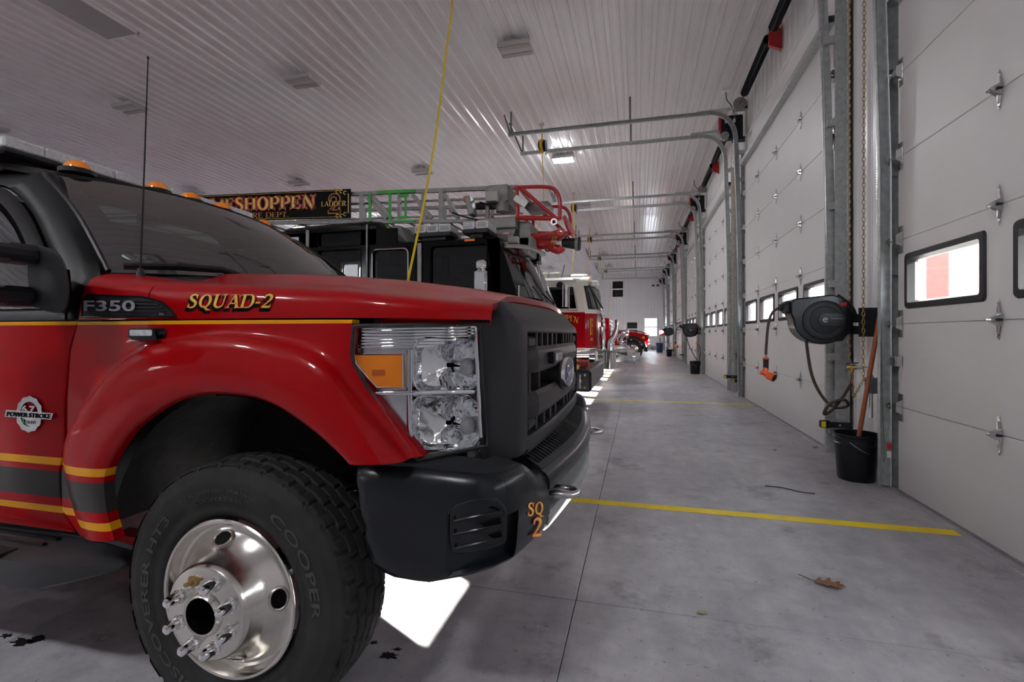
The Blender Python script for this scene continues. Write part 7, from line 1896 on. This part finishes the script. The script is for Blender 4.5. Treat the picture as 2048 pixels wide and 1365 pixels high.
g = G(); g.cbox((-.97, EY + .25, .80), (-.90, 2 * EC - EY - .25, 1.50), .02); g.build('grille', 'chrome', eng, 0)
for z in (.95, 1.15, 1.35): g = G(); g.cyl((-.92, EY + .16, z), (-.86, EY + .16, z), .08, .085, 16); g.build('headlamp', 'lens_white', eng, 40)
g = G(); g.tube(smooth_pts([(-.6, 17.3, .78), (-.6, 17.3, 1.0), (-.52, 17.3, 1.15), (-.35, 17.3, 1.2)], 5), .10, 14); g.lathe([(.10, -.08), (.16, -.05), (.17, .02), (0, .05)], (-.35, 17.3, 1.2), 'x', 18); g.build('discharge_elbow', 'chrome', eng, 50)
for x in (-2.9, -6.2):
    truck_wheel(eng, x, EY - .01, EY + .3, .5, n=24); truck_wheel(eng, x, 2 * EC - EY + .01, 2 * EC - EY - .3, .5, n=24)
# ================================================================== RED PICKUPS FARTHER DOWN
def far_pickup(yc, nose, label, letter):
    y0, y1 = yc - 1.02, yc + 1.02
    t = thing('brush_pickup', label, 'truck', (nose - 2.5, yc, 0)); N = nose; wx = N - .72; wz = .44
    body = [(-5.6, .62), (-5.6, 1.28), (-1.55, 1.28), (-1.50, 1.30), (-.9, 1.27), (-.25, 1.20), (-.06, 1.12), (-.02, .80), (-.10, .66)]
    arc = [(wx - N + .53 * math.cos(a), wz + .53 * math.sin(a)) for a in [math.radians(25 + 130 * k / 10) for k in range(11)]]
    poly = body + [(wx - N + .52, .62)] + arc + [(wx - N - .55, .55)]
    for ya, yb_ in ((y0, y0 + .12), (y1 - .12, y1)):
        g = G(); g.prism(poly, lambda p: (N + p[0], ya, p[1]), lambda p: (N + p[0], yb_, p[1])); g.build('body_side', 'red_paint', t, 0, True)
    rows = []
    for x, z in ((-1.55, 1.32), (-.9, 1.31), (-.3, 1.24), (-.08, 1.16), (-.03, 1.0)): rows.append([Vector((N + x, y, z + .06 * (1 - abs(2 * u - 1) ** 3))) for u, y in [(q / 12, lerp(y0, y1, q / 12)) for q in range(13)]])
    g = G(); g.grid(rows, flip=True); g.build('hood', 'red_paint', t, 50)
    flare = []
    for k in range(19):
        a = math.radians(-5 + 190 * k / 18); c, s = math.cos(a), math.sin(a); flare.append([Vector((wx + .50 * c, y0 + .1, wz + .50 * s)), Vector((wx + .50 * c, y0 - .05, wz + .50 * s)), Vector((wx + .56 * c, y0 - .06, wz + .56 * s)), Vector((wx + .64 * c, y0 - .02, wz + .64 * s)), Vector((wx + .66 * c, y0 + .01, wz + .66 * s))])
    g = G(); g.grid(flare); g.build('fender_flare', 'black_plastic', t, 40)
    # greenhouse
    def gh(side):
        y = y0 + .02 if side < 0 else y1 - .02; yi = y0 + .2 if side < 0 else y1 - .2
        return y, yi
    A = [(-1.50, 1.30), (-2.25, 1.86), (-3.35, 1.90), (-3.55, 1.30)]
    g = G()
    for side in (-1, 1):
        y, yi = gh(side); P3 = lambda x, z: Vector((N + x, lerp(y, yi, (z - 1.3) / .6), z))
        g.tube([P3(-1.55, 1.30), P3(-2.27, 1.85), P3(-3.35, 1.88), P3(-3.52, 1.30)], .05, 6); g.tube([P3(-2.62, 1.30), P3(-2.62, 1.86)], .04, 6)
    g.grid([[Vector((N + x, lerp(y0 + .2, y1 - .2, u), z)) for u in (0, .5, 1)] for x, z in ((-2.2, 1.86), (-2.4, 1.92), (-3.3, 1.92), (-3.4, 1.88))], flip=True); g.build('cab_frame', 'red_paint', t, 40)
    for side in (-1, 1):
        y, yi = gh(side); g = G(); g.add([(N + x, lerp(y, yi, (z - 1.3) / .6) + .02 * -side, z) for x, z in A], [(0, 1, 2, 3)]); g.build('side_window', 'dark_glass', t, 0)
    g = G(); g.grid([[Vector((N + lerp(-1.48, -2.22, v) + .12 * (1 - (2 * u - 1) ** 2), lerp(lerp(y0 + .04, y0 + .2, v), lerp(y1 - .04, y1 - .2, v), u), lerp(1.33, 1.86, v))) for u in [q / 8 for q in range(9)]] for v in (0, .33, .66, 1)]); g.build('windshield', 'auto_glass', t, 60)
    g = G(); g.cbox((N - .14, y0 + .02, .52), (N + .10, y1 - .02, .74), .05); g.build('bumper', 'chrome', t, 30)
    g = G(); g.cbox((N - .09, y0 + .32, .78), (N + .03, y1 - .32, 1.15), .02); g.build('grille', 'chrome', t, 0)
    for ya in (y0 + .03, y1 - .3):
        g = G(); g.cbox((N - .22, ya, .84), (N + .01, ya + .27, 1.12), .03); g.build('headlamp', 'lens_white', t, 30)
    g = G(); g.cbox((N - .30, y0 - .006, .96), (N - .18, y0 + .02, 1.08), .01); g.build('amber_marker', 'amber', t, 0)
    g = G(); g.box((N - 5.5, y0 + .15, .5), (N - .2, y1 - .15, .66)); g.cbox((N - 3.6, y0 + .1, .66), (N - 1.5, y1 - .1, 1.28), .02); g.build('chassis', 'black_matte', t, 0)
    g = G(); g.cbox((N - 1.85, y0 - .32, 1.32), (N - 1.70, y0 - .06, 1.62), .03); g.tube([(N - 1.78, y0 - .1, 1.36), (N - 1.75, y0 + .02, 1.30)], .02, 6); g.build('mirror', 'black_plastic', t, 30)
    g = G(); g.cbox((N + .1, yc - .4, .46), (N + .34, yc + .4, .66), .03); g.build('winch', 'gray_paint', t, 0)
    if letter:
        sans('F-8', lambda u, v, w: Vector((N - 1.85 + u * .26, y0 - .004 - w, 1.06 + v * .10)), .0005, .02).build('fender_lettering', 'stripe_gold', t, 0)
    for x in (wx, N - 4.3):
        truck_wheel(t, x, y0 + .0, y0 + .26, wz, n=28); truck_wheel(t, x, y1 - .0, y1 - .26, wz, n=28)
far_pickup(23.5, .48, 'red pickup with black wheel flares near the far end of the row', True)
far_pickup(28.85, .10, 'second red pickup beyond the one with black wheel flares', False)
